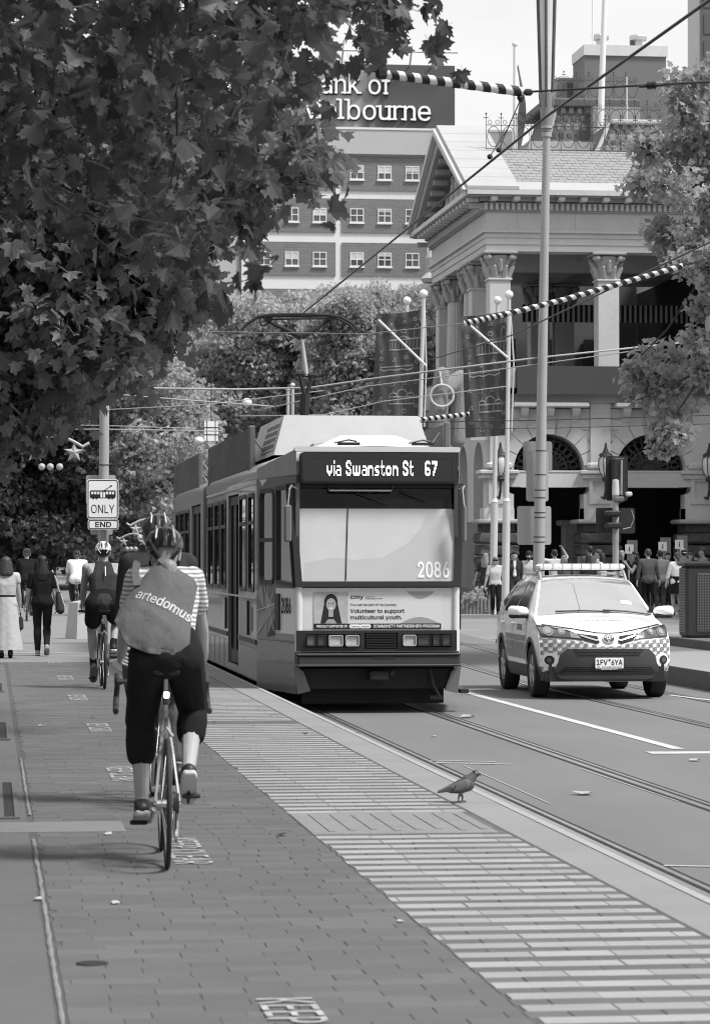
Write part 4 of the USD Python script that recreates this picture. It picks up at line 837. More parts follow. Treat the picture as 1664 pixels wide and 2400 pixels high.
def person(name, label, loc, rz, J, skin, tops, group=None, length=.03, hair=None, fem=False, face=False, hands=(.5, .5), fat=1.0, holds=None):
    """tops: list of (part name, material, function J -> list of solids)"""
    s = J['s']; o = thing(name, label, 'person', loc, rz, group)
    look = J['look']; hd, nk = J['head'], J['neck']; upv = unit(hd - nk + V3(0, 0, .25)); sd = unit(np.cross(look, upv)); fw = np.cross(upv, sd)
    B = torso(J, 0, fat, fem) + [hull((nk - upv * .02 * s, .056 * s), (hd - upv * .05 * s, .05 * s)),
         hull((hd + upv * .035 * s - fw * .015 * s, V3(.078, .078, .085) * s), (hd + upv * .0 * s + fw * .012 * s, .072 * s), (hd - upv * .075 * s + fw * .055 * s, .036 * s), (hd - upv * .06 * s + fw * .01 * s, .055 * s), fine=True),
         hull((hd + upv * .015 * s + fw * .086 * s, .008 * s), (hd - upv * .028 * s + fw * .102 * s, .013 * s), (hd - upv * .03 * s + fw * .085 * s, .016 * s))]
    for x in (-1, 1): B.append(hull((hd + sd * x * .078 * s - upv * .005 * s, .014 * s), (hd + sd * x * .080 * s - upv * .038 * s, .010 * s), (hd + sd * x * .086 * s + upv * .012 * s - fw * .015 * s, .009 * s)))
    for i, q in enumerate('lr'):
        for k in ('ua', 'fa', 'th', 'sh'):
            a, ra, b, rb = limb(J, q, k)
            if k == 'sh': m = a + (b - a) * .28 - unit(np.cross(np.cross(b - a, J['f' + q]), b - a)) * .018 * s; B += [hull((a, ra), (m, .057 * s)), hull((m, .057 * s), (b, rb))]
            elif k == 'fa': m = a + (b - a) * .25; B += [hull((a, ra), (m, .043 * s), (b, rb))]
            else: B.append(hull((a, ra), (b, rb)))
        an, fd = J['a' + q], unit(J['f' + q]); dn = unit(np.cross(np.cross(fd, V3(0, 0, -1)), fd)); B.append(hull((an, .035 * s), (an - fd * .045 * s + dn * .045 * s, .03 * s), (an + fd * .12 * s + dn * .055 * s, .032 * s), (an + fd * .175 * s + dn * .062 * s, .022 * s)))
        x = -1 if q == 'l' else 1; hv = J['hd' + q]
        pn = J.get('palm' + q, V3(-x, 0, 0)); th = J.get('thumb' + q, V3(0, 1, .2))
        B += hand_bones(J['w' + q], hv, th, pn, hands[i], s)
    body = fuse(B, length, 6)
    P(o, 'body', body, skin, smooth=True)
    for nm, mm, fn in tops:
        P(o, nm, fuse(fn(J), length, 6), mm, smooth=True)
    if hair:
        kind, hm = hair; H = [hull((hd + upv * .05 * s - fw * .025 * s, V3(.088, .09, .083) * s), (hd + upv * .01 * s - fw * .045 * s, .075 * s), (hd + upv * .085 * s + fw * .03 * s, .045 * s), fine=True)]
        if kind == 'bob': H += [hull((hd - fw * .03 * s, V3(.108, .09, .09) * s), (hd - upv * .17 * s - fw * .05 * s, V3(.132, .085, .05) * s), fine=True)]
        if kind == 'long': H += [hull((hd - fw * .03 * s, .09 * s), (hd - upv * .20 * s - fw * .085 * s, V3(.125, .055, .06) * s), fine=True), hull((hd - upv * .2 * s - fw * .085 * s, V3(.125, .055, .05) * s), (hd - upv * .29 * s - fw * .09 * s, V3(.11, .04, .04) * s))]
        if kind == 'tail': H += [hull((hd - fw * .09 * s + upv * .02 * s, .035 * s), (hd - fw * .125 * s - upv * .05 * s, .036 * s)), hull((hd - fw * .125 * s - upv * .05 * s, .036 * s), (hd - fw * .11 * s - upv * .2 * s, .022 * s))]
        if kind == 'low_tail': H = [hull((hd - fw * .055 * s - upv * .02 * s, .075 * s), (hd - fw * .065 * s - upv * .075 * s, .058 * s)), hull((hd - fw * .11 * s - upv * .085 * s, .036 * s), (hd - fw * .17 * s - upv * .11 * s + sd * .02, .046 * s)), hull((hd - fw * .17 * s - upv * .11 * s + sd * .02, .046 * s), (hd - fw * .18 * s - upv * .19 * s + sd * .035, .026 * s)), hull((hd - fw * .16 * s - upv * .10 * s, .036 * s), (hd - fw * .15 * s - upv * .15 * s + sd * .08, .016 * s))]
        P(o, 'hair', fuse(H, min(length, .02), 3), hm, smooth=True)
    if face:
        m = MB()
        for x in (-1, 1):
            e = hd + sd * x * .031 * s + fw * .076 * s + upv * .018 * s; P(o, 'eye', ell(e, np.array([.013, .012, .007]) * s, 1), mat('eye_dark', .02, .2), smooth=True); P(o, 'eyebrow', MB().tube([e + upv * .02 * s - sd * .017 * s + fw * .006, e + upv * .024 * s + fw * .01, e + upv * .019 * s + sd * .017 * s + fw * .006], .0035 * s, 5), hair[1] if hair else hair_dark)
        P(o, 'mouth', MB().tube([hd - upv * .062 * s + fw * .083 * s - sd * .022 * s, hd - upv * .065 * s + fw * .092 * s, hd - upv * .062 * s + fw * .083 * s + sd * .022 * s], .005 * s, 5), mat('lip_tone', .14, .5))
    return o
def shirt(sleeve=.5, d=.014, fat=1.0, collar=False):
    def f(J):
        B = torso(J, d, fat); s = J['s']
        for q in 'lr':
            a, ra, b, rb = limb(J, q, 'ua')
            if sleeve > 0:
                t = min(1, sleeve); e = a + (b - a) * t; B.append(hull((a, ra + d), (e, ra + (rb - ra) * t + d * 1.25)))
            if sleeve > 1:
                a, ra, b, rb = limb(J, q, 'fa'); t = sleeve - 1; B.append(hull((a, ra + d), (a + (b - a) * t, ra + (rb - ra) * t + d)))
        if collar: B.append(hull((J['neck'] + V3(0, -.01, .0), .068 * s), (J['neck'] + V3(0, -.01, .035), .06 * s)))
        return B
    return f
def vest(d=.012):
    def f(J):
        s = J['s']; sd = unit(J['sr'] - J['sl']); n, c, w = J['neck'], J['chest'], J['waist']; B = torso(J, d)[:2]
        B.append(hull((c - sd * .08 * s, .098 * s + d), (c + sd * .08 * s, .098 * s + d), (J['sl'] * .62 + J['sr'] * .38, .06 * s + d), (J['sr'] * .62 + J['sl'] * .38, .06 * s + d), (n - unit(n - w) * .04 * s, .05 * s + d)))
        return B
    return f
def trousers(length_=1.9, d=.012, flare=0.0):
    def f(J):
        s = J['s']; sd = unit(J['sr'] - J['sl']); w = J['waist']; up = unit(J['neck'] - w)
        B = [hull((J['hl'], .10 * s + d), (J['hr'], .10 * s + d), (w - sd * .055 * s - up * .03, .088 * s + d), (w + sd * .055 * s - up * .03, .088 * s + d))]
        for q in 'lr':
            a, ra, b, rb = limb(J, q, 'th'); t = min(1, length_); B.append(hull((a, ra + d), (a + (b - a) * t, ra + (rb - ra) * t + d * 1.2)))
            if length_ > 1:
                a, ra, b, rb = limb(J, q, 'sh'); t = length_ - 1; e = a + (b - a) * t; m = a + (b - a) * min(.28, t) - unit(np.cross(np.cross(b - a, J['f' + q]), b - a)) * .018 * s
                B += [hull((a, ra + d), (m, .062 * s + d)), hull((m, .062 * s + d), (e, max(.062 - .022 * max(0, t - .3) / .6, .042) * s + d + flare))]
        return B
    return f
def shoes(q, d=.008):
    def f(J):
        s = J['s']; an, fd = J['a' + q], unit(J['f' + q]); dn = unit(np.cross(np.cross(fd, V3(0, 0, -1)), fd))
        return [hull((an + dn * .012 * s, .037 * s + d), (an - fd * .05 * s + dn * .045 * s, .032 * s + d), (an + fd * .12 * s + dn * .052 * s, .034 * s + d), (an + fd * .185 * s + dn * .06 * s, .024 * s + d))]
    return f
def soles(q):
    def f(J):
        s = J['s']; an, fd = J['a' + q], unit(J['f' + q]); dn = unit(np.cross(np.cross(fd, V3(0, 0, -1)), fd)); side = np.cross(fd, dn); sc = V3(1, 1, 1)
        pts = []
        for k, w, in ((-.082, .028), (-.05, .042), (.03, .040), (.10, .048), (.16, .045), (.20, .025)):
            for x in (-1, 1):
                for h in (.058, .090): pts.append(an + fd * k * s + side * x * w * s + dn * h * s)
        return [m3.Manifold.hull_points(np.array(pts))]
    return f
def skirt(J, z0, z1, r0, r1, pleats=0, y=0):
    m = MB(); n = 40; prof = np.linspace(0, 1, 9); g = np.arange(n) * 2 * PI / n; v = []
    for t in prof:
        r = r0 + (r1 - r0) * t ** .85; k = 1 + pleats * t * np.sin(g * 10 + 1.3 * np.sin(g * 3) + t); v.append(np.column_stack([r * np.cos(g) * k, y + r * .78 * np.sin(g) * k, np.full(n, z0 + (z1 - z0) * t)]))
    v = np.vstack(v); i, j = np.meshgrid(np.arange(8), np.arange(n), indexing='ij'); j2 = (j + 1) % n; f = np.stack([i * n + j, (i + 1) * n + j, (i + 1) * n + j2, i * n + j2], -1).reshape(-1, 4)
    m.add(v, f); k = len(v); m.add(np.vstack([v[-n:], v[-n:].mean(0)]), [[a, (a + 1) % n, n] for a in range(n)]); m.add(np.vstack([v[:n], v[:n].mean(0)]), [[(a + 1) % n, a, n] for a in range(n)])
    return m.get()

# ---------------------------------------------------------------- bicycles
frame_dark, frame_pale = mat('frame_dark', .03, .3, coat=.5), mat('frame_silver', .33, .3, .1, 5, metal=.5)
tape_m = mat('bar_tape', .025, .6, .3, 40); saddle_m = mat('saddle_black', .02, .45)
def bicycle(label, loc, rz, fm, sh=0.0, drop=False, crank=0.0, light=False, R=.34, group=None, bar_w=.21):
    o = thing('bicycle', label, 'bicycle', loc, rz, group)
    FA_, RA_ = V3(0, 1.0, R), V3(0, 0, R); BB = V3(0, .42, .275); ST = V3(0, .30, .80); SD = V3(0, .235, .965 + sh); HT, HB = V3(0, .83, .86), V3(0, .87, .70)
    for nm, c in (('rear_wheel', RA_), ('front_wheel', FA_)):
        Rw = rotm(0, 0, PI / 2); t = np.linspace(0, 2 * PI, 9)[:-1]; tr = .0135 if drop else .018
        w = P(o, nm, MB().lathe([(R - tr + tr * math.cos(a), tr * math.sin(a)) for a in t], c, 48, Rw, closed=True), rubber_m, smooth=True)
        P(w, 'rim', MB().lathe([(R - tr * 2.0, -.009), (R - tr * 2.0 - .02, -.006), (R - tr * 2.0 - .02, .006), (R - tr * 2.0, .009)], c, 40, Rw, closed=True), alu_m if not drop else mat('rim_dark', .10, .35, metal=.5), smooth=40)
        m = MB()
        for k in range(24):
            a = k * 2 * PI / 24; sx = .03 * (1 if k % 2 else -1); m.tube([c + V3(sx, .02 * math.cos(a + .7), .02 * math.sin(a + .7)), c + V3(0, (R - .04) * math.cos(a), (R - .04) * math.sin(a))], .0014, 3, cap=False)
        P(w, 'spokes', m, alu_m, kind='stuff'); P(w, 'hub', MB().tube([c - V3(.055, 0, 0), c + V3(.055, 0, 0)], .018, 8), alu_m)
    P(o, 'frame', MB().tube([BB, ST], .016).tube([ST, HT], .015).tube([BB, HB], .018).tube([HB - V3(0, .003, .02), HT + V3(0, -.01, .03)], .019).tube([ST, ST + (ST - BB) * .02], .018), fm, smooth=40)
    for x in (-1, 1):
        P(o, 'seat_stay', MB().tube([ST + V3(x * .012, 0, -.03), V3(x * .035, .13, .58), RA_ + V3(x * .062, 0, .01)], .0085, 6), fm); P(o, 'chain_stay', MB().tube([BB + V3(x * .03, 0, 0), RA_ + V3(x * .062, 0, 0)], .01, 6), fm)
        P(o, 'fork_blade', MB().tube([HB + V3(x * .035, .01, -.02), FA_ + V3(x * .05, -.06, .12), FA_ + V3(x * .05, 0, 0)], [.013, .011, .008], 6), fm)
    P(o, 'seat_post', MB().tube([ST, SD], .0135), alu_m)
    P(o, 'saddle', fuse([hull((SD + V3(-.055, -.10, .012), .022), (SD + V3(.055, -.10, .012), .022), (SD + V3(-.06, -.06, .012), .02), (SD + V3(.06, -.06, .012), .02), (SD + V3(0, .06, .012), .02)), hull((SD + V3(0, .0, .015), .022), (SD + V3(0, .16, .008), .018))], .015, 4), saddle_m, smooth=True)
    st = HT + V3(0, .07, .075); P(o, 'stem', MB().tube([HT + V3(0, -.012, .03), HT + V3(0, -.01, .075), st], .015), alu_m)
    if drop:
        W = bar_w; P(o, 'handlebar', MB().tube([st + V3(-W, .02, 0), st, st + V3(W, .02, 0)], .013), frame_dark)
        for x in (-1, 1):
            pts = [V3(x * W * .9, .02, 0), V3(x * W, .05, -.005), V3(x * W, .11, -.03), V3(x * (W + .005), .125, -.09), V3(x * (W + .008), .085, -.14), V3(x * (W + .01), .0, -.158), V3(x * (W + .01), -.06, -.16)]
            tp = P(o, 'bar_tape', MB().tube([st + p for p in pts], .0165, 8), tape_m, smooth=40); P(tp, 'brake_hood', hull((st + V3(x * W, .10, .0), .017), (st + V3(x * W, .17, .03), .016), (st + V3(x * W, .15, -.02), .014)), saddle_m); P(tp, 'brake_lever', MB().tube([st + V3(x * W, .17, .01), st + V3(x * W, .185, -.05), st + V3(x * W, .16, -.12)], .006, 5), alu_m)
    else:
        W = .30; P(o, 'handlebar', MB().tube([st + V3(-W, -.05, .02), st + V3(-.1, .0, .02), st, st + V3(.1, .0, .02), st + V3(W, -.05, .02)], .012), frame_dark)
        for x in (-1, 1): P(o, 'grip', MB().tube([st + V3(x * W, -.05, .02), st + V3(x * (W - .12), -.035, .02)], .017), saddle_m); P(o, 'brake_lever', MB().tube([st + V3(x * (W - .1), .0, .01), st + V3(x * W, .0, -.02)], .006, 5), alu_m)
    ca = crank; ped = {}
    P(o, 'chain_ring', MB().lathe([(.065, -.003), (.095, -.003), (.095, .003), (.065, .003)], BB + V3(.045, 0, 0), 28, rotm(0, 0, PI / 2), closed=True), alu_m)
    P(o, 'cassette', MB().lathe([(.02, -.02), (.055, -.018), (.05, -.008), (.045, 0), (.035, .012), (.02, .014)], RA_ + V3(.042, 0, 0), 20, rotm(0, 0, -PI / 2), closed=True), mat('sprocket', .12, .35, metal=.8))
    P(o, 'chain', MB().tube([BB + V3(.046, .0, .094), RA_ + V3(.046, 0, .048)], .005, 5).tube([BB + V3(.046, 0, -.094), V3(.046, .03, .14), RA_ + V3(.046, 0, -.046)], .005, 5), LOOK['sprocket'])
    P(o, 'derailleur', MB().tube([RA_ + V3(.055, 0, -.03), V3(.05, .03, .25), V3(.048, .02, .17)], .011, 6).lathe([(0, -.006), (.025, -.006), (.025, .006), (0, .006)], V3(.047, .02, .17), 12, rotm(0, 0, PI / 2)), alu_m)
    for x in (-1, 1):
        a = ca if x < 0 else ca + PI; e = BB + V3(x * .075, .17 * math.cos(a), .17 * math.sin(a)); ped[x] = e + V3(x * .055, 0, 0)
        P(o, 'crank', MB().tube([BB + V3(x * .055, 0, 0), e], [.014, .01], 6), alu_m); P(o, 'pedal', MB().bbox(e + V3(x * .06, 0, 0), (.095, .075, .022), .006), rubber_m)
    P(o, 'rear_brake', MB().tube([V3(-.03, .155, .68), V3(0, .14, .725), V3(.03, .155, .68)], .012, 6), alu_m)
    if light:
        l = P(o, 'rear_light', MB().bbox(SD + V3(0, -.045, -.13), (.04, .035, .075), .01), frame_dark); P(l, 'lens', MB().bbox(SD + V3(0, -.066, -.115), (.028, .01, .032), .004), lamp('rear_led', .9, 6.0))
    return o, ped, SD, st
def rider(H, SD, st, ped, drop, lean=.4, bar_w=.21, arms_down=False, foot_l=-.2, foot_r=-.2, hipw=.10, shw=1.0, headdz=0.0, armdown_l=False, bend=0.0, turn=0.0):
    """joints of someone riding: seat on the saddle, feet on the pedals, hands on the bar"""
    s = H / 1.75; J = {'s': s}; hip = SD + V3(0, -.01, .085)
    J['hl'], J['hr'] = hip + V3(-hipw, 0, 0), hip + V3(hipw, 0, 0); u = V3(0, math.sin(lean), math.cos(lean)); u2 = V3(0, math.sin(lean + bend), math.cos(lean + bend))
    J['waist'] = hip + u * .14 * s; J['chest'] = hip + u * .335 * s; J['neck'] = J['chest'] + u2 * .20 * s; J['head'] = J['neck'] + V3(0, .06, .145 + headdz) * s
    sh = J['chest'] + u2 * .16 * s; J['sl'], J['sr'] = sh + V3(-.185 * s * shw, 0, 0), sh + V3(.185 * s * shw, 0, 0)
    for q, x in (('l', -1), ('r', 1)):
        fd = unit(V3(0, 1, foot_l if q == 'l' else foot_r)); dn = unit(np.cross(np.cross(fd, V3(0, 0, -1)), fd)); pp = ped[x]
        an = pp - (fd * .11 + dn * .095) * s; an[0] = pp[0] - x * .01; J['a' + q] = an; J['f' + q] = fd; J['k' + q] = ik(J['h' + q], an, .45 * s, .435 * s, V3(x * .12, 1, .2))
        wr = st + (V3(x * bar_w, .06, .03) if drop else V3(x * .25, -.055, .04)); J['e' + q] = ik(J['s' + q], wr, .30 * s, .265 * s, V3(x * .55, -.1, -1)); J['w' + q] = J['e' + q] + unit(wr - J['e' + q]) * min(.265 * s, np.linalg.norm(wr - J['e' + q]))
        J['hd' + q] = unit(V3(0, 1, -.25)); J['palm' + q] = V3(-x * (.9 if drop else .0), -.1, -.3 if drop else -1); J['thumb' + q] = V3(-x * .6, 0, .5) if drop else V3(-x, 0, 0)
    J['look'] = V3(math.sin(turn), math.cos(turn), -.05)
    return J
def helmet(o, J, mm, vent, visor=False, pale=None, tilt=0.0):
    s = J['s']; hd = J['head'] + V3(0, -.012, .045 * s); outer = m3.Manifold.hull_points(np.vstack([hd + SPH2 * [.103, .135, .098], hd + V3(0, -.08, -.02) + SPH2 * [.075, .07, .07]]))
    cut = m3.Manifold.cube([.6, .6, .4], True).rotate([-10 + tilt, 0, 0]).translate(list(hd + V3(0, 0, -.235))); h = outer - cut
    ribs = []
    for x in (-.062, -.022, .022, .062): h -= m3.Manifold.hull_points(np.vstack([hd + V3(x * 1.0, -.16, -.005) + SPH * [.012, .05, .018], hd + V3(x * 1.05, -.09, .075) + SPH * [.011, .03, .03]])); h -= m3.Manifold.hull_points(np.vstack([hd + V3(x * .9, .03, .10) + SPH * [.011, .05, .022], hd + V3(x * .9, .12, .06) + SPH * [.011, .03, .02]]))
    t = fuse([h.refine_to_length(.02)], 0, 0)
    p = P(o, 'helmet', t, mm, smooth=35)
    for x in (-1, 1):
        q = [hd + V3(x * .085, -.10, .03), hd + V3(x * .06, -.135, -.02), hd + V3(x * .035, -.15, -.055)]; P(p, 'vent_trim', MB().tube(q, .006, 5), vent)
        P(p, 'helmet_stripe', MB().tube([hd + V3(x * .042, .10, .082), hd + V3(x * .045, .0, .096), hd + V3(x * .043, -.09, .078), hd + V3(x * .05, -.135, .03)], .0065, 5), pale or vent)
        P(p, 'strap', MB().tube([hd + V3(x * .08, .0, -.05), hd + V3(x * .075, .03, -.13)], .006, 5), c_black)
    P(p, 'retention_cradle', MB().tube([hd + V3(-.07, -.09, -.04), hd + V3(-.03, -.125, -.085), hd + V3(.03, -.125, -.085), hd + V3(.07, -.09, -.04)], .010, 6), c_black)
    if visor: P(p, 'visor', hull((hd + V3(-.07, .12, .0), .008), (hd + V3(.07, .12, .0), .008), (hd + V3(-.06, .19, -.02), .006), (hd + V3(.06, .19, -.02), .006)), mm)
    return p
# --- the front rider with the tote bag
bl, zb = onz(392, 2038, PZ), PZ
bk, ped, SD, st = bicycle('silver road bicycle with taped drop handlebars and lit rear light, nearest the camera', (bl[0], bl[1], zb), math.radians(-1.6), frame_pale, sh=.045, drop=True, crank=-.50, light=True, bar_w=.245)
J = rider(1.72, SD, st, ped, True, lean=.52, bar_w=.245, foot_l=-.25, foot_r=-.85, hipw=.082, bend=.14, headdz=-.035, shw=.82)
for q, x in (('l', -1), ('r', 1)): J['k' + q] = J['k' + q] + V3(x * .012, 0, 0)
def capri(J):
    B = trousers(1.40, .022)(J) + [hull((J['hl'], .118), (J['hr'], .118), (J['waist'] + V3(-.05, -.0, -.03), .112), (J['waist'] + V3(.05, .0, -.03), .112), ((J['hl'] + J['hr']) / 2 + V3(0, -.035, .0), .118))]
    for q in 'lr':
        a, b = J['h' + q], J['k' + q]; k = V3(-.012 if q == 'l' else .012, 0, -.02)
        B += [hull((a + k * .8 + V3(0, -.02, 0), .108), (a + (b - a) * .55 + k, .088)), hull((a + (b - a) * .5 + k, .088), (b + k * .4, .073)), hull((b, .074), (b + (J['a' + q] - b) * .40, .070))]
    return B
r1 = person('person', 'cyclist in a striped tee and black cropped trousers with a grey tote on the back', (bl[0], bl[1], zb), math.radians(-1.6), J, skin_ms[0],
       [('striped_top', stripe_m, shirt(.62, .016, .92)), ('cropped_trousers', c_black, capri), ('shoe', shoe_black, shoes('l')), ('shoe', shoe_black, shoes('r')), ('shoe_sole', sole_m, soles('l')), ('shoe_sole', sole_m, soles('r'))], length=.02, hair=('low_tail', hair_fair), hands=(.9, .9), fat=.9)
helmet(r1, J, mat('helmet_black', .015, .25, coat=.6), mat('helmet_trim', .05, .3), pale=mat('helmet_silver', .30, .3, metal=.4))
# the bag hangs on the back: a flattened sack laid along the spine
bx = J['chest'] * .45 + J['waist'] * .55; u = unit(J['neck'] - J['waist']); bn = unit(np.cross(V3(1, 0, 0), u)); bn = bn if bn[1] < 0 else -bn
bag = thing('tote_bag', 'grey cloth tote with white lettering hanging on the back of the front cyclist', 'bag', (bl[0], bl[1], zb), math.radians(-1.6))
outline = sg.Polygon([(-.015, .255), (.03, .26), (.17, .16), (.185, .12), (.15, -.06), (.135, -.235), (.06, -.30), (-.06, -.285), (-.17, -.235), (-.225, -.10), (-.20, -.02), (-.12, .11)]).buffer(.015)
Rb = np.column_stack([[1, 0, 0], u, bn]); ob = bx + bn * .105 + u * .02 + V3(-.03, 0, 0)
def bagfn(a, b):
    d = np.array([outline.exterior.distance(sg.Point(x, y)) for x, y in zip(a, b)]); hgt = .055 * (1 - np.exp(-d / .06)) + .006 * (meshkit.noise(np.column_stack([a * 9, b * 9 + a * 6, a * 0]), 4) - .5) * np.clip(d / .03, 0, 1) + .007 * np.sin(a * 34 - b * 18) * np.exp(-((b + .2) / .12) ** 2) * np.clip(d / .03, 0, 1) + .012 * np.exp(-((a * .8 + b + .12) / .022) ** 2) * (a < .05) * np.clip(d / .05, 0, 1) - .010 * np.exp(-((a - .6 * b - .12) / .018) ** 2) * np.clip(d / .03, 0, 1)
    return np.column_stack([a, b, hgt]) @ Rb.T + ob
tote = cloth('tote', .11, .12)
P(bag, 'sack', drape(outline, bagfn, .022), tote, smooth=True)
P(bag, 'sack_back', MB().poly(outline, .004, Rb, ob - bn * .004), tote)
P(bag, 'hem', drape(sg.LineString([(-.225, -.10), (-.17, -.235), (-.06, -.288), (.06, -.30)]).buffer(.012), bagfn, .02, .004), cloth('floral', .16, .8), smooth=True)
for pts in ([(.0, .25, .03), (.04, .29, .015), (.07, .325, -.05)], [(-.12, .11, .02), (-.13, .20, .0), (-.12, .29, -.035), (-.11, .34, -.09)]):
    q = [ob + Rb @ np.array(p) for p in pts]; m = MB()
    for a, b in zip(q[:-1], q[1:]):
        d_ = unit(b - a); w_ = unit(np.cross(d_, bn)) * .019; m.add([a - w_, a + w_, b + w_, b - w_, a - w_ + bn * .006, a + w_ + bn * .006, b + w_ + bn * .006, b - w_ + bn * .006], [[0, 1, 2, 3], [4, 5, 6, 7], [0, 1, 5, 4], [3, 2, 6, 7], [0, 3, 7, 4], [1, 2, 6, 5]])
    P(bag, 'strap', m, tote)
ta, tb = text('arte', .058, .001, False), text('domus', .058, .001, True); wa = ta[0][:, 0].max()
for (tv, tf), x in ((ta, 0), (tb, wa + .002)):
    tv = tv + [x, 0, 0]; an_ = math.radians(-27); xy = (tv[:, :2] * [.80, 1.0]) @ np.array([[math.cos(an_), math.sin(an_)], [-math.sin(an_), math.cos(an_)]]) + [-.135, .03]
    xy = np.clip(xy, -.24, .24); p = bagfn(xy[:, 0], xy[:, 1]) + bn * .004; P(bag, 'lettering', (p, tf), white_print)
# --- the rider half hidden just ahead of her
b2 = onz(378, 1314 + 11200 / 19.3, PZ)
_, ped, SD, st = bicycle('dark bicycle just ahead of the front cyclist, mostly hidden behind her', (b2[0], b2[1], PZ), 0, frame_dark, crank=1.0)
J = rider(1.82, SD + V3(0, 0, .05), st, ped, False, lean=.36, foot_l=-.2, shw=.98)
J['el'] = J['sl'] + unit(V3(-.10, .12, -1)) * .31; J['wl'] = J['el'] + unit(V3(.03, .25, -1)) * .27; J['hdl'] = V3(.05, .3, -1); J['palml'] = V3(1, .3, 0); J['thumbl'] = V3(0, 1, 0)
r2 = person('person', 'tall cyclist in dark jersey half hidden ahead of the tote bag rider', (b2[0], b2[1], PZ), 0, J, skin_ms[2], [('jersey', c_dark, shirt(1.0, .02, 1.06)), ('trousers', c_mid, trousers(1.85, .02)), ('shoe', shoe_black, shoes('l')), ('shoe', shoe_black, shoes('r'))], hands=(.25, .7))
helmet(r2, J, mat('helmet_grey', .06, .3, coat=.5), mat('helmet_trim2', .02, .4), visor=True, pale=mat('helmet_pale', .5, .4)); P(r2, 'backpack', MB().tm(fuse([hull((J['chest'] + V3(-.1, -.12, .1), .05), (J['chest'] + V3(.1, -.12, .1), .05), (J['waist'] + V3(-.1, -.12, .05), .05), (J['waist'] + V3(.1, -.12, .05), .05))], .04, 3)), c_black, smooth=True)
# --- the man in the tank top
b3 = onz(245, 1616, PZ)
_, ped, SD, st = bicycle('black bicycle under the cyclist in the sleeveless top beside the tram-only sign', (b3[0], b3[1], PZ), 0, frame_dark, crank=-1.15)
J = rider(1.80, SD, st, ped, False, lean=.42, foot_l=-1.0, foot_r=-.15, hipw=.115, shw=1.12)
r3 = person('person', 'cyclist in a dark sleeveless top, black shorts and a pale helmet beside the sign pole', (b3[0], b3[1], PZ), 0, J, skin_ms[1], [('tank_top', c_dark, vest(.016)), ('shorts', c_black, trousers(.62, .03)), ('shoe', shoe_black, shoes('l')), ('shoe', shoe_black, shoes('r')), ('shoe_sole', mat('sole_grey', .14), soles('l')), ('shoe_sole', sole_m, soles('r')),
   ('sock', c_black, lambda J: [hull((J['al'], .045), (J['al'] + (J['kl'] - J['al']) * .22, .048))]), ('sock', c_black, lambda J: [hull((J['ar'], .045), (J['ar'] + (J['kr'] - J['ar']) * .22, .048))])], hair=('short', hair_dark), hands=(.8, .8), length=.025)
helmet(r3, J, mat('helmet_white', .62, .35, coat=.4), mat('helmet_white2', .55, .4), pale=mat('helmet_dark', .03, .4))
P(r3, 'back_stripe', MB().box(J['chest'] + V3(.02, -.118, .10), (.012, .01, .13), rotm(0, -.42)), white_print)
# --- two riders farther on
for (u, v, fm, lab, labb, top, bot, H, sk, ln, hm) in ((63, 1460, frame_dark, 'distant cyclist in black riding away between the two walking women', 'dark bicycle ridden away between the two walking women', (c_black, shirt(.95)), (c_dark, trousers(1.9)), 1.78, 1, .3, c_black),
                                                    (182, 1452, frame_dark, 'distant cyclist in a white shirt leaning forward beyond the pale concrete block', 'distant dark bicycle partly behind the pale concrete block', (c_white, shirt(.9, .03)), (c_dark, trousers(1.9, .025)), 1.76, 1, .45, c_black)):
    q = onz(u, v, PZ + .05)
    _, ped, SD, st = bicycle(labb, (q[0], q[1], PZ + .05), 0, fm, crank=.6); J = rider(H, SD, st, ped, False, lean=ln, foot_l=-.2, shw=1.05)
    r = person('person', lab, (q[0], q[1], PZ + .05), 0, J, skin_ms[sk], [('shirt', top[0], top[1]), ('trousers', bot[0], bot[1]), ('shoe', shoe_black, shoes('l')), ('shoe', shoe_black, shoes('r'))], length=.04, hands=(.7, .7)); helmet(r, J, LOOK['helmet_black'], LOOK['helmet_trim'])
# --- two women walking on the left
q = onz(14, 1543, PZ); J = stand(1.66, .10, la=(-.12, .05, -1), ra=(.14, .05, -1), rf=(.1, .2, -1), shw=.95)
w1 = person('person', 'woman with brown bobbed hair in a long pale pleated dress at the left edge', (q[0], q[1], PZ), 0.0, J, skin_ms[0], [('dress_top', cloth('dress', .46, .08), shirt(.32, .016)), ('shoe', shoe_black, shoes('l')), ('shoe', shoe_black, shoes('r'))], hair=('bob', hair_mid), length=.025)
P(w1, 'dress_skirt', skirt(J, 1.03, .14, .15, .27, .05), LOOK['cloth_dress'], smooth=True); P(w1, 'belt', skirt(J, 1.035, 1.005, .155, .155), c_black, smooth=True)
hb_ = thing('handbag', 'small dark handbag carried by the woman in the long pale dress', 'bag', (q[0], q[1], PZ)); wr_ = J['wr'] + V3(.01, .06, -.2); P(hb_, 'bag_body', fuse([hull((wr_ + V3(0, -.1, 0), .04), (wr_ + V3(0, .1, 0), .04), (wr_ + V3(0, -.12, -.14), .05), (wr_ + V3(0, .12, -.14), .05))], .03, 3), c_dark, smooth=True); P(hb_, 'bag_handle', MB().tube([wr_ + V3(0, -.1, 0), wr_ + V3(0, -.05, .14), wr_ + V3(0, .05, .14), wr_ + V3(0, .1, 0)], .009, 6), c_black)
q = onz(99, 1538, PZ); J = stand(1.68, .26, la=(-.22, .05, -1), ra=(.12, -.05, -1), lf=(-.05, .3, -1), shw=.95, lean=.05)
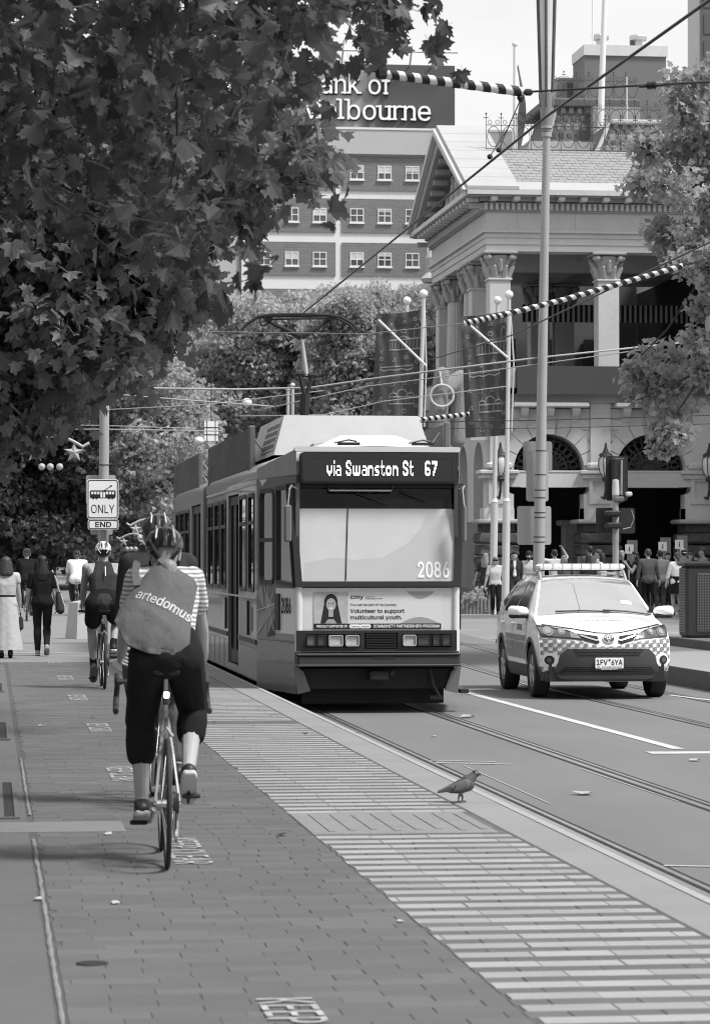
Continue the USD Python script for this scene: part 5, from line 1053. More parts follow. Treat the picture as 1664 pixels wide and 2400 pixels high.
w2 = person('person', 'woman with long dark hair in a black tee and dark jeans, one heel lifted', (q[0], q[1], PZ), 0.0, J, skin_ms[1], [('tee', c_black, shirt(.7, .014)), ('jeans', cloth('denim', .018), trousers(1.93, .008)), ('shoe', mat('canvas_shoe', .30), shoes('l')), ('shoe', mat('canvas_shoe', .30), shoes('r')), ('shoe_sole', sole_m, soles('l')), ('shoe_sole', mat('sole_tan', .25), soles('r'))], hair=('long', hair_dark), length=.025)
sb_ = thing('shoulder_bag', 'large dark shoulder bag with pale straps on the woman in black', 'bag', (q[0], q[1], PZ)); c = V3(.27, .0, .93)
P(sb_, 'bag_body', fuse([hull((c + V3(0, -.05, .12), .04), (c + V3(0, .05, .12), .04), (c + V3(.03, -.16, -.16), .07), (c + V3(.03, .16, -.16), .07))], .03, 3), c_dark, smooth=True)
for y in (-.05, .05): P(sb_, 'strap', MB().tube([J['sr'] + V3(-.01, y * .5, .075), J['sr'] + V3(.06, y, -.08), c + V3(.01, y, .14)], .017, 6), mat('strap_pale', .40))
P(sb_, 'side_piping', MB().tube([c + V3(.03, -.08, .12), c + V3(.10, -.15, -.1), c + V3(.10, -.17, -.2)], .012, 6), LOOK['strap_pale'])
# ================================================================ BUILDINGS
stone = mat('town_hall_stone', 0.50, 0.85, 0.14, 0.7, spec=0.2, bump=0.004, bscale=40, fine=.6)
stone2 = mat('town_hall_stone_weathered', 0.35, 0.85, 0.2, 0.9, spec=0.2, bump=0.004, bscale=40, fine=.6)
stone3 = mat('pale_coping_stone', 0.37, 0.85, 0.08, 0.8, spec=0.2)
blue = mat('bluestone_rustic', 0.075, 0.9, 0.25, 2.5, spec=0.2, bump=0.03, bscale=9, fine=.7)
slate = mat('slate', 0.25, 0.7, 0.16, 2, spec=.3)
slate_d = mat('slate_dark', 0.095, 0.7, 0.3, 4, spec=.3)
iron_m = mat('iron_cresting', 0.035, 0.6)
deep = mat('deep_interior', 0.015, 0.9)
hall = thing('town_hall', 'stone civic hall with a columned portico, pediment and arched doorways behind the car', 'building', (0, 0, 0))
YF, XF = 95.8, 16.06                             # south face and street face of the portico
YB = 107.8; YM = (YF + YB) / 2
def xu(u, Y=YF): return onY(u, 1300, Y)[0]
def zv(v, Y=YF, u=1300): return onY(u, v, Y)[2]
Z0 = 0.47
z_base, z_spring, z_arch, z_tran, z_door = zv(1220), zv(1102), zv(1014), zv(1090), zv(1142)
z_c0, z_bal0, z_bal1 = zv(958), zv(923), zv(863)
z_cap0, z_cap1, z_arc1, z_fr1, z_cor0, z_cor1, z_blk = zv(652), zv(589), zv(542), zv(498), zv(474), zv(454), zv(427)
XR = 27.0
# ground storey: south wall with two arches, on rusticated piers
ax = [(xu(1288) , 1.16), (xu(1527), 1.16), (xu(1766), 1.16)]
def southwall(pg, depth, y, mm, name): return P(hall, name, MB().poly(pg, depth, XZ, (0, y + depth, 0)), mm)
lower_wall = rect(XF, z_base, XR, z_c0)
for x, r in ax:
    lower_wall = lower_wall.difference(sg.Point(x, z_spring + .02).buffer(r, quad_segs=16).intersection(rect(x - 2, z_spring, x + 2, 20))).difference(rect(x - r, Z0, x + r, z_door)).difference(unary_union([sg.Point(x - r, z_door).buffer(.22), sg.Point(x + r, z_door).buffer(.22)]).intersection(rect(0, 0, 60, z_door + .02)))
southwall(lower_wall, .7, YF + .12, stone, 'lower_wall')
west = rect(-YB, z_base, -YF - .85, z_c0)
for k in range(3):
    yc = -(YF + 2.4 + k * 3.3); west = west.difference(sg.Point(yc, z_spring).buffer(1.0)).difference(rect(yc - 1, Z0, yc + 1, z_spring))
P(hall, 'street_wall', MB().poly(west, .6, YZ, (XF + .7, 0, 0)), stone)
for x, r in ax:                                  # voussoirs, keystones, fanlights, transoms
    for k in range(9):
        a0, a1 = math.radians(6 + k * 18.67 + .6), math.radians(6 + (k + 1) * 18.67 - .6); ro = r + (.55 if k % 2 == 0 else .42)
        pg = sg.Polygon([(x + q * math.cos(t), z_spring + .02 + q * math.sin(t)) for q, tt in ((r + .004, np.linspace(a0, a1, 5)), (ro, np.linspace(a1, a0, 5))) for t in tt])
        southwall(pg, .06, YF + .055, stone, 'voussoir')
    southwall(sg.Polygon([(x - .15, z_arch - .05), (x + .15, z_arch - .05), (x + .24, z_arch + .62), (x - .24, z_arch + .62)]), .2, YF - .1, stone2, 'keystone')
    fan = [sg.LineString([(x, z_spring), (x + (r - .03) * math.cos(a), z_spring + (r - .03) * math.sin(a))]).buffer(.022) for a in np.linspace(.15, PI - .15, 13)]
    fan += [sg.Point(x, z_spring).buffer(q + .022).difference(sg.Point(x, z_spring).buffer(q - .022)) for q in (.35, .68, r - .05)] + [sg.Point(x + .52 * math.cos(a), z_spring + .52 * math.sin(a)).buffer(.15).difference(sg.Point(x + .52 * math.cos(a), z_spring + .52 * math.sin(a)).buffer(.115)) for a in np.linspace(.25, PI - .25, 9)] + [sg.Point(x + .9 * math.cos(a), z_spring + .9 * math.sin(a)).buffer(.14).difference(sg.Point(x + .9 * math.cos(a), z_spring + .9 * math.sin(a)).buffer(.105)) for a in np.linspace(.2, PI - .2, 12)]
    P(hall, 'fanlight', MB().poly(unary_union(fan).intersection(rect(x - r, z_spring, x + r, 20)), .05, XZ, (0, YF + .5, 0)), iron_m)
    tr = southwall(rect(x - r - .03, z_door + .0, x + r + .03, z_spring - .06), .5, YF + .2, stone2, 'transom')
    P(tr, 'transom_moulding', MB().box2((x - r - .05, YF + .1, z_spring - .06), (x + r + .05, YF + .68, z_spring + .0)), stone)
    for k in range(6): P(tr, 'rosette', MB().lathe([(0, .03), (.05, .02), (.07, 0)], (x - .85 + k * .34, YF + .20, (z_door + z_spring) / 2 - .03), 10, rotm(0, PI / 2)), stone)
# rusticated piers: courses of rock-faced blocks
def rustic(x0, x1, y0, y1, z0, z1, name='rustic_block'):
    n = max(1, round((z1 - z0) / .40)); h = (z1 - z0) / n
    for k in range(n):
        b = trimesh.creation.box((x1 - x0, y1 - y0, h - .05)); b = b.subdivide_to_size(.16); v = np.array(b.vertices)
        q = v + [(x0 + x1) / 2, (y0 + y1) / 2, z0 + k * h + h / 2]; e = np.minimum(np.abs(np.abs(v[:, 2]) - (h - .05) / 2), 1) > .04
        nz = meshkit.noise(q * 3.5, k) * .10 + meshkit.noise(q * 9, k + 5) * .04
        d = np.zeros_like(v); d[:, 1] = np.where(np.abs(v[:, 1] + (y1 - y0) / 2) < 1e-6, -1, 0); d[:, 0] = np.where(np.abs(v[:, 0] + (x1 - x0) / 2) < 1e-6, -1, np.where(np.abs(v[:, 0] - (x1 - x0) / 2) < 1e-6, 1, 0))
        P(hall, name, (q + d * (nz * e)[:, None], b.faces), blue)
piers = [(XF - .1, ax[0][0] - ax[0][1]), (ax[0][0] + ax[0][1], ax[1][0] - ax[1][1]), (ax[1][0] + ax[1][1], ax[2][0] - ax[2][1])]
for a, b in piers:
    rustic(a - .08, b + .06, YF - .1, YF + 1.2, Z0, z_base - .38)
    P(hall, 'fluted_frieze', MB().box2((a - .02, YF - .02, z_base - .38), (b + .02, YF + 1.2, z_base - .1)), blue)
    for k in range(int((b - a) / .14)): P(hall, 'flute', MB().box((a + .1 + k * .14, YF - .03, z_base - .24), (.06, .03, .22)), blue) if k < 30 else None
    P(hall, 'base_cornice', MB().bbox(((a + b) / 2, YF + .5, z_base - .03), (b - a + .5, 1.5, .14), .04), stone2)
    P(hall, 'pier_plinth', MB().box2((a, YF + .02, z_base + .04), (b, YF + .9, z_base + .40)), stone)
    w = b - a; c = (a + b) / 2
    P(hall, 'pier_panel', MB().poly(rect(c - w * .34, z_base + .55, c + w * .34, z_door + .4).difference(rect(c - w * .22, z_base + .75, c + w * .22, z_door + .2)), .06, XZ, (0, YF + .12, 0)), stone)
    P(hall, 'impost', MB().bbox((c, YF + .4, z_spring - .06), (w + .3, .95, .13), .03), stone).GetPath(); P(hall, 'impost_lower', MB().box((c, YF + .4, z_spring - .2), (w + .15, .8, .12)), stone)
    P(hall, 'pilaster_base', MB().bbox((c, YF + .3, z_spring + .14), (w * .62 + .24, .8, .26), .08), stone)
    P(hall, 'lower_pilaster', MB().box2((c - w * .31, YF - .02, z_spring + .27), (c + w * .31, YF + .5, z_c0 + .3)), stone)
    for k in range(6):                              # channelled courses beside the arches
        zz = z_spring + .25 + k * .36
        for q0, q1 in ((c - w * .31 - .62, c - w * .31 - .02), (c + w * .31 + .02, c + w * .31 + .62)):
            if zz > z_arch - .5: P(hall, 'course', MB().box2((q0, YF + .08, zz), (q1, YF + .2, zz + .33)), stone)
for x, r in ax:                                     # brackets under the balcony
    P(hall, 'bracket_shelf', MB().bbox((x, YF - .1, z_c0 + .12), (2 * r + .2, .6, .16), .04), stone)
    for dx in (-.85, 0, .85):
        P(hall, 'bracket', MB().poly(sg.Polygon([(0, 0), (-.42, 0), (-.42, -.12), (-.30, -.26), (-.12, -.34), (-.08, -.46), (0, -.46)]), .24, np.column_stack([[0, 1, 0], [0, 0, 1], [1, 0, 0]]), (x + dx - .12, YF + .12, z_c0 + .04)), stone)
P(hall, 'dentil_course', MB().box2((XF - .15, YF - .12, z_c0 + .2), (XR, YF + .6, z_bal0)), stone2)
P(hall, 'balcony_slab', MB().box2((XF - .35, YF - .45, z_bal0), (XR, YF + .9, z_bal0 + .16)).box2((XF - .35, YF - .45, z_bal0), (XF + .9, YB + .3, z_bal0 + .16)), stone2)
P(hall, 'balcony_hoarding', MB().box2((XF + .9, YF - .5, z_bal0 - .04), (XR, YF - .44, z_bal1 + .05)), mat('dark_hoarding', .055, .8, .05, 1))
P(hall, 'balcony_parapet', MB().box2((XF - .3, YF - .38, z_bal0 + .16), (XF + .88, YF + .4, z_bal1)).box2((XF - .3, YF + .4, z_bal0 + .16), (XF + .3, YB, z_bal1)), stone2)
# inside of the porch and what shows through it
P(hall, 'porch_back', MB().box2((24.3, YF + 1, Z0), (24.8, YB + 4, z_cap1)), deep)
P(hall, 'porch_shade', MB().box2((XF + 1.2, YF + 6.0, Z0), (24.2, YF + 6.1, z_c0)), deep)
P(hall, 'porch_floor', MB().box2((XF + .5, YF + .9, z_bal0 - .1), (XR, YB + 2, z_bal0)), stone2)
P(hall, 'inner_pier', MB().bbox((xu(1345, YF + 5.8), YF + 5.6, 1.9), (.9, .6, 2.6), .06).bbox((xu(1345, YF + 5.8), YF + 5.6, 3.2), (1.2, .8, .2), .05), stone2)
# upper storey: corner piers, fluted columns, capitals
def capital(o, x, y, w, round_=False):
    z0, z1 = z_cap0, z_cap1; h = z1 - z0
    c = P(o, 'capital', MB().lathe([(w * .52, z0), (w * .58, z0 + .03), (w * .5, z0 + .06), (w * .52, z0 + h * .5), (w * .66, z0 + h * .85)], (x, y, 0), 16).bbox((x, y, z1 - .05), (w * 1.62, w * 1.62, .10), .03), stone2)
    leaf = lambda a, r0, zz, hh, ww: hull((V3(x + r0 * math.cos(a), y + r0 * math.sin(a), zz), ww), (V3(x + (r0 + .05) * math.cos(a), y + (r0 + .05) * math.sin(a), zz + hh * .7), ww * .9), (V3(x + (r0 + .16) * math.cos(a), y + (r0 + .16) * math.sin(a), zz + hh), ww * .55))
    for k in range(8):
        m = MB().tm(leaf(k * PI / 4 + PI / 8, w * .5, z0 + .06, h * .36, .09)); P(c, 'acanthus_leaf', m, stone2)
        if k % 2 == 0: P(c, 'acanthus_leaf', MB().tm(leaf(k * PI / 4, w * .54, z0 + h * .3, h * .34, .085)), stone2)
    for k in range(4):
        a = PI / 4 + k * PI / 2; cc = V3(x + w * .83 * math.cos(a), y + w * .83 * math.sin(a), z1 - .2); tv = V3(-math.sin(a), math.cos(a), 0)
        P(c, 'volute', MB().tm(hull((cc - tv * .05, .10), (cc + tv * .05, .10))).tube([V3(x + w * .45 * math.cos(a), y + w * .45 * math.sin(a), z0 + h * .5), cc + V3(0, 0, .05)], .06, 6), stone2)
def pier(x, y, w):
    p = P(hall, 'square_column', MB().bbox((x, y, (z_bal1 - .55 + z_cap0) / 2), (w, w, z_cap0 - z_bal1 + .55), .02), stone)
    P(p, 'column_base', MB().bbox((x, y, z_bal0 + .3), (w + .22, w + .22, .35), .06), stone); P(p, 'necking', MB().bbox((x, y, z_cap0 - .03), (w + .1, w + .1, .08), .02), stone)
    capital(p, x, y, w)
def column(x, y, w):
    n = 20; th = np.linspace(0, 2 * PI, n * 4 + 1)[:-1]; pr = np.array([w / 2 * (1 - .07 * max(0, math.sin(t * n)) ** .7) for t in th]); m = MB(); rings = []
    for z, k in ((z_bal0 + .4, 1.0), (z_bal0 + 1.8, 1.0), (z_cap0, .86)): rings.append(np.column_stack([x + pr * k * np.cos(th), y + pr * k * np.sin(th), np.full(len(th), z)]))
    K = len(th); i, j = np.meshgrid(np.arange(2), np.arange(K), indexing='ij'); m.add(np.vstack(rings), np.stack([i * K + j, i * K + (j + 1) % K, (i + 1) * K + (j + 1) % K, (i + 1) * K + j], -1).reshape(-1, 4))
    p = P(hall, 'fluted_column', m, stone); P(p, 'column_base', MB().lathe([(w * .68, z_bal0 + .1), (w * .68, z_bal0 + .25), (w * .6, z_bal0 + .3), (w * .62, z_bal0 + .4), (w * .5, z_bal0 + .45)], (x, y, 0), 20), stone); capital(p, x, y, w * .9)
CW = .70
cx1, cx2, cx3 = xu(1173), xu(1428), xu(1690)
pier(cx1, YF + .40, CW); pier(cx2, YF + .40, CW); pier(cx3, YF + .40, CW)
ys_ = [onX(u, 1300, cx1)[1] for u in (1116, 1076, 1042)]
pier(cx1, ys_[0] - .9, CW); column(cx1, ys_[0] + .7, CW); column(cx1, ys_[1] + .6, CW); pier(cx1, YB - .5, CW)
for u in (1262, 1320): pier(xu(u, YB - .5), YB - .5, CW)
awn = MB()
# entablature
E0, E1 = XF - .02, XR
def band(z0, z1, out, mm, name, parent=None):
    """a course running round the street face and the south face, projecting by out"""
    m = MB().box2((E0 - out, YF - out, z0), (E1, YF + .85, z1)).box2((E0 - out, YF + .85, z0), (E0 + .85, YB + out, z1)).box2((E0 + .85, YB - .85, z0), (E1, YB + out, z1))
    return P(parent or hall, name, m, mm)
dz = (z_arc1 - z_cap1) / 3
band(z_cap1, z_cap1 + dz, .0, stone, 'architrave'); band(z_cap1 + dz + .002, z_cap1 + 2 * dz, .03, stone, 'architrave'); band(z_cap1 + 2 * dz + .002, z_arc1 - .06, .06, stone, 'architrave'); band(z_arc1 - .058, z_arc1 + .03, .14, stone, 'architrave_moulding')
band(z_arc1 + .032, z_fr1, .02, stone, 'frieze')
for x in (XF + 1.0, XF + 2.9, XF + 6.4): P(hall, 'frieze_joint', MB().box((x, YF - .021, (z_arc1 + z_fr1) / 2), (.02, .006, z_fr1 - z_arc1 - .1)), stone2)
band(z_fr1 + .002, z_cor0 - .02, .10, stone2, 'bed_moulding')
n = 0
for k in range(60):
    x = E0 - .1 + k * .18
    if x < E1 - 2: P(hall, 'dentil', MB().box2((x, YF - .22, z_fr1 + .06), (x + .10, YF - .09, z_cor0 - .06)), stone)
for k in range(60):
    y = YF - .1 + k * .2
    if y < YB: P(hall, 'dentil', MB().box2((E0 - .22, y, z_fr1 + .06), (E0 - .09, y + .11, z_cor0 - .06)), stone)
band(z_cor0, z_cor0 + .12, .24, stone2, 'modillion_band')
for k in range(14):
    x = E0 + .05 + k * .74
    if x < E1 - 1: P(hall, 'modillion', MB().bbox((x + .11, YF - .45, z_cor0 + .05), (.22, .42, .16), .03), stone)
for k in range(16):
    y = YF - .1 + k * .74; P(hall, 'modillion', MB().bbox((E0 - .45, y + .11, z_cor0 + .05), (.42, .22, .16), .03), stone)
band(z_cor0 + .122, z_cor1 - .12, .62, stone2, 'corona'); band(z_cor1 - .118, z_cor1 + .04, .74, stone, 'cornice')
P(hall, 'soffit', MB().box2((E0 + .84, YF + .84, z_cap1 + .3), (E1, YB - .84, z_cap1 + .4)), stone2)
for x in (cx2, cx3): P(hall, 'ceiling_beam', MB().box2((x - .35, YF + .86, z_cap1 - .0), (x + .35, YB - .86, z_cap1 + .3)), stone2)
P(hall, 'inner_lintel', MB().box2((E0 + .9, YF + 3.2, z_cap1 - .35), (E1, YF + 3.6, z_cap1 + .3)), stone2)
aw = P(hall, 'striped_awning', MB().box2((XF + 2, YF + 4.6, z_cap0 - 1.05), (24, YF + 4.65, z_cap0 - .45)), c_black, label='dark awning with pale stripes under the porch ceiling')
for k in range(42): P(aw, 'stripe', MB().box2((XF + 2.1 + k * .18, YF + 4.585, z_cap0 - 1.05), (XF + 2.18 + k * .18, YF + 4.599, z_cap0 - .45)), c_grey)
for x in (XF + 2.6, XF + 4.4, XF + 6.1):
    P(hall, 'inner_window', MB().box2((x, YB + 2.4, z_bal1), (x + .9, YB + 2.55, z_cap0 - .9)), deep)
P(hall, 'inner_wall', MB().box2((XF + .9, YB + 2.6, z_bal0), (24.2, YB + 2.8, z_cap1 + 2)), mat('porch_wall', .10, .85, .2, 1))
# pediment and roof
zt = zv(302, YM, 1040); slope = (zt - z_cor1) / (YM - YF + .74)
def rk(y, z): return (-y, z)
for sgn, ye in ((1, YF - .74), (-1, YB + .74)):
    o1 = sg.Polygon([(-ye, z_cor1), (-YM, zt), (-YM, zt - .62), (-(ye + sgn * 1.05), z_cor1)])
    P(hall, 'raking_cornice', MB().poly(o1, .95, YZ, (E0 + .25, 0, 0)), stone2); o2 = sg.Polygon([(-ye, z_cor1 + .02), (-YM, zt + .02), (-YM, zt - .2), (-(ye + sgn * .33), z_cor1 + .02)])
    P(hall, 'raking_moulding', MB().poly(o2, .18, YZ, (E0 - .7, 0, 0)), stone)
    for k in range(9):                             # modillions up the slope
        t = (k + .8) / 10.0; y = ye + (YM - ye) * t; z = z_cor1 + (zt - z_cor1) * t - .72; P(hall, 'modillion', MB().box((E0 - .3, y + sgn * .2, z + .05), (.5, .22, .16)), stone2)
    for k in range(7):                             # coping slabs, laid up the slope
        t0, t1 = k / 7, (k + 1) / 7; y0, y1 = ye + (YM - ye) * t0, ye + (YM - ye) * t1; z0, z1 = z_cor1 + (zt - z_cor1) * t0, z_cor1 + (zt - z_cor1) * t1
        V = np.array([[x, y, z + h] for h in (.03, .15) for x, y, z in ((E0 - .74, y0, z0), (E0 + .95, y0, z0), (E0 + .95, y1 - sgn * .012, z1 - .01), (E0 - .74, y1 - sgn * .012, z1 - .01))])
        P(hall, 'coping_slab', MB().add(V, [[0, 1, 2, 3], [4, 5, 6, 7], [0, 1, 5, 4], [1, 2, 6, 5], [2, 3, 7, 6], [3, 0, 4, 7]]), stone3)
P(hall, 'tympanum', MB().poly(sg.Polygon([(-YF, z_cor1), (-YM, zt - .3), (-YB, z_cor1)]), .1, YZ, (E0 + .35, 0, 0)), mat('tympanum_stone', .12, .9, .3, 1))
rs = np.random.default_rng(5)
for k in range(9):                                 # carved figures in the pediment
    y = YF + 1.6 + k * 1.1; hmax = max(.5, (1 - abs(y - YM) / (YM - YF)) * (zt - z_cor1) - .9); b = V3(E0 + .1, y, z_cor1 + .05)
    P(hall, 'carved_figure', MB().tm(fuse([hull((b + V3(0, -.25, .1), .2), (b + V3(0, .25, .15), .2), (b + V3(0, .05, hmax * .5), .2)), hull((b + V3(0, 0, hmax * .5), .18), (b + V3(-.05, .1, hmax * .72), .13)), hull((b + V3(-.05, .1, hmax * .85), .12), (b + V3(-.05, .1, hmax * .9), .11)), hull((b + V3(-.1, .2, hmax * .6), .08), (b + V3(-.1, .5, hmax * .5), .07))], .12, 3)), stone2, smooth=True)
sl = MB(); zt2 = zv(360, YM - 2, 1300); yr = YF - .3 + (zt2 - z_blk) / slope
P(hall, 'blocking_course', MB().add(np.array([[x, y, z] for x in (E0 + .95, E1) for y, z in ((YF - .70, z_cor1 + .05), (YF + .05, z_blk + .02), (YF + .05, z_blk - .3), (YF - .5, z_cor1 + .0))]), [[0, 4, 5, 1], [0, 1, 2, 3], [4, 7, 6, 5], [1, 5, 6, 2], [0, 3, 7, 4]]), stone3)
NR = 12
for k in range(NR):                                # slates in lapped courses
    t0, t1 = k / NR, (k + 1.25) / NR; y0, z0 = YF + .05 + (yr - YF) * t0, z_blk + (zt2 - z_blk) * t0; y1, z1 = YF + .05 + (yr - YF) * min(1, t1), z_blk + (zt2 - z_blk) * min(1, t1); m = MB(); x = E0 + .95 - (.14 if k % 2 else 0)
    while x < E1:
        w = .28; a, b = max(x, E0 + .952), min(x + w - .012, E1); d = rs.normal(0, .006)
        if b > a + .03: m.add([[a, y0, z0 + .035 + d], [b, y0, z0 + .035 + d], [b, y1, z1 + .008], [a, y1, z1 + .008], [a, y0, z0 + .0], [b, y0, z0 + .0]], [[0, 1, 2], [0, 2, 3], [0, 4, 5], [0, 5, 1]])
        x += w
    P(hall, 'slate_course', m, slate, kind='stuff')
P(hall, 'roof_far_slope', MB().add([[E0 + .95, yr, zt2], [E1, yr, zt2], [E1, 2 * YM - yr, zt2], [E0 + .95, 2 * YM - yr, zt2], [E1, YB, z_blk], [E0 + .95, YB, z_blk]], [[0, 1, 2, 3], [3, 2, 4, 5]]), slate)
def cresting(o, p0, p1, h, n, name='cresting_bay'):
    """a run of iron roof cresting: posts with finials, hoops and rails"""
    p0, p1 = np.array(p0, float), np.array(p1, float); d = (p1 - p0) / n; u = unit(d); w = np.linalg.norm(d)
    for k in range(n):
        a = p0 + d * k; m = MB(); r = .012
        m.tube([a, a + V3(0, 0, h * 1.12)], r, 5).tube([a + V3(0, 0, h * .02), a + d + V3(0, 0, h * .02)], r, 4).tube([a + V3(0, 0, h * .78), a + d + V3(0, 0, h * .78)], r, 4)
        m.tube([a + u * w * .5 + u * math.cos(t) * w * .42 + V3(0, 0, h * .42 + math.sin(t) * h * .33) for t in np.linspace(0, 2 * PI, 15)], r, 4, cap=False)
        for c in (.25, .75): m.tube([a + u * w * c + u * math.cos(t) * w * .13 + V3(0, 0, h * .88 + math.sin(t) * h * .07) for t in np.linspace(0, 2 * PI, 9)], r * .8, 4, cap=False)
        m.tube([a + V3(0, 0, h * 1.02) - u * .09, a + V3(0, 0, h * 1.02) + u * .09], r, 4).tm(hull((a + V3(0, 0, h * 1.15), .035)))
        P(o, name, m, iron_m)
cresting(hall, (xu(1140, yr), yr, zt2), (xu(1560, yr), yr, zt2), 1.05, 12)
# mansard towers behind
YA_, YC_ = 118.0, 112.0
def mansard(x0, x1, y0, y1, z0, z1, inset, name, label):
    cv = [(0, 0), (.35, .28), (.62, .55), (.82, .78), (1, 1)]; v = []
    for a, b in cv:
        i = inset * a; z = z0 + (z1 - z0) * b; v += [[x0 + i, y0 + i, z], [x1 - i, y0 + i, z], [x1 - i, y1 - i, z], [x0 + i, y1 - i, z]]
    f = []
    for k in range(4):
        for j in range(4): f.append([k * 4 + j, k * 4 + (j + 1) % 4, k * 4 + 4 + (j + 1) % 4, k * 4 + 4 + j])
    f.append([16, 17, 18, 19]); p = P(hall, name, MB().add(np.array(v), f), slate_d, label=label)
    for k in range(6):                             # bands of shaped slates
        b = (k + .5) / 6; i = inset * np.interp(b, [q[1] for q in cv], [q[0] for q in cv]); z = z0 + (z1 - z0) * b; m = MB(); nn = int((x1 - x0 - 2 * i) / .34)
        for q in range(nn): m.bbox((x0 + i + .17 + q * .34 + (.17 if k % 2 else 0) * .9, y0 + i - .03, z), (.2, .05, .24), .02)
        if nn: P(p, 'patterned_slates', m, slate if k % 2 else slate_d, kind='stuff')
    for x, s_ in ((x0, 1), (x1, -1)): P(p, 'hip_roll', MB().tube([V3(x + s_ * inset * a, y0 + inset * a - .03, z0 + (z1 - z0) * b) for a, b in cv], .09, 6), stone2)
    return p
zA0, zA1 = zv(365, YA_), zv(243, YA_, 1400)
m1 = mansard(xu(1272, YA_), xu(1520, YA_), YA_, YA_ + 6, zA0, zA1, .7, 'mansard_roof', 'tall dark mansard of patterned slates')
P(m1, 'mansard_cornice', MB().bbox((xu(1396, YA_), YA_ + 2.9, zA1 + .12), (xu(1510, YA_) - xu(1282, YA_), 5.0, .36), .06), slate_d)
P(m1, 'dormer_wall', MB().box2((xu(1390, YA_), YA_ - .15, zA0 + .6), (xu(1500, YA_), YA_ + .5, zA1 - .1)), mat('dormer_render', .25, .85))
cresting(hall, (xu(1300, YA_), YA_ + .6, zA1 + .3), (xu(1505, YA_), YA_ + .6, zA1 + .3), .95, 7)
zC0, zC1 = zv(365, YC_), zv(283, YC_, 1500)
m2 = mansard(xu(1392, YC_), xu(1720, YC_), YC_, YC_ + 5, zC0, zC1, .75, 'mansard_roof', 'lower dark mansard with a pale coping')
P(m2, 'coping', MB().bbox(((xu(1444, YC_) + xu(1700, YC_)) / 2, YC_ + .75, zC1 + .05), (xu(1700, YC_) - xu(1440, YC_), .5, .2), .05), stone3)
cresting(hall, (xu(1390, YC_), YC_ + 1.6, zC1 - .05), (xu(1600, YC_), YC_ + 1.6, zC1 - .05), .95, 7)
P(hall, 'main_block', MB().box2((25, YF - 30, Z0), (60, YB + 40, z_blk)), stone); P(hall, 'rear_block', MB().box2((xu(1240, YB + 6), YB + 6, Z0), (60, YB + 30, zA0)), stone2)
for k, (u, v, Y) in enumerate(((1204, 820, YF + 2), (1345, 822, YF + 6.9))):
    pass
# lanterns on the piers
for i, (u, lab) in enumerate(((1173, 'between the two flagpoles'), (1420, 'beside the traffic signal'), (1663, 'at the far right edge of the hall'))):
    x = xu(u, YF - .6); o = thing('wall_lantern', 'globe lantern on the stone pier ' + lab, 'lantern', (x, YF - .6, zv(1092, YF - .6)), group='lanterns on the hall front')
    P(o, 'globe', MB().lathe([(.10, -.32), (.19, -.2), (.235, .05), (.22, .22), (.15, .34)], n=14), mat('lantern_glass', .62, .25), smooth=True); P(o, 'cap', MB().lathe([(.24, .33), (.20, .40), (.1, .46), (.05, .60), (.03, .75), (0, .78)], n=12), iron_m)
    for k in range(6): P(o, 'rib', MB().tube([(r * math.cos(k * PI / 3), r * math.sin(k * PI / 3), z) for r, z in ((.11, -.32), (.2, -.2), (.245, .05), (.23, .22), (.16, .34))], .014, 4), iron_m)
    P(o, 'bracket', MB().tube([(0, 0, -.32), (0, 0, -.8), (0, .25, -1.05), (0, .6, -1.0)], .045, 6).lathe([(.1, -.5), (.14, -.42), (.1, -.34)], n=10), iron_m)
# ---------------------------------------------------------------- the bank building
brick_m = usdkit.material(stage, '/World/Looks/far_brick', {'g': ('geometry', {}), 'mp': ('mapping', {'rotation': (PI / 2, 0, 0)}), 'b': ('brick_texture', {'scale': 1.0, 'brick_width': .46, 'row_height': .15, 'mortar_size': .016, 'color1': (.15,) * 3, 'color2': (.18,) * 3, 'mortar': (.21,) * 3}), 'p': ('principled_bsdf', {'roughness': .9, 'specular_ior_level': .15})},
    [('g.position', 'mp.vector'), ('mp.vector', 'b.vector'), ('b.color', 'p.base_color')], surface='p.BSDF')
white_c = mat('white_concrete', .64, .8, .06, .4); parapet_m = mat('parapet_render', .40, .85, .06, .5)
YK = 200.0; K = lambda u: onY(u, 1300, YK)[0]; KZ = lambda v, u=900: onY(u, v, YK)[2]
bank = thing('bank_building', 'brick office block with white concrete bands and a rooftop billboard', 'building', (0, 0, 0))
xl, xr = K(566), K(1200)
P(bank, 'frame_wall', MB().box2((xl, YK, 0), (xr, YK + 20, KZ(303))), white_c)
P(bank, 'parapet', MB().box2((xl + .05, YK - .35, KZ(362)), (xr, YK + 1, KZ(305))), parapet_m)
P(bank, 'parapet_coping', MB().box2((xl, YK - .4, KZ(305) + .002), (xr, YK + 1, KZ(300))), white_c)
win_m = mat('far_window_glass', .06, .1, .3, .6, spec=.8); blind_m = mat('window_blind', .5, .7)
rows = [(365, 447), (466, 546), (569, 648), (679, 760), (790, 870), (900, 980)]; cols = [(585, 786), (801, 1001), (1016, 1190)]
rw = np.random.default_rng(3)
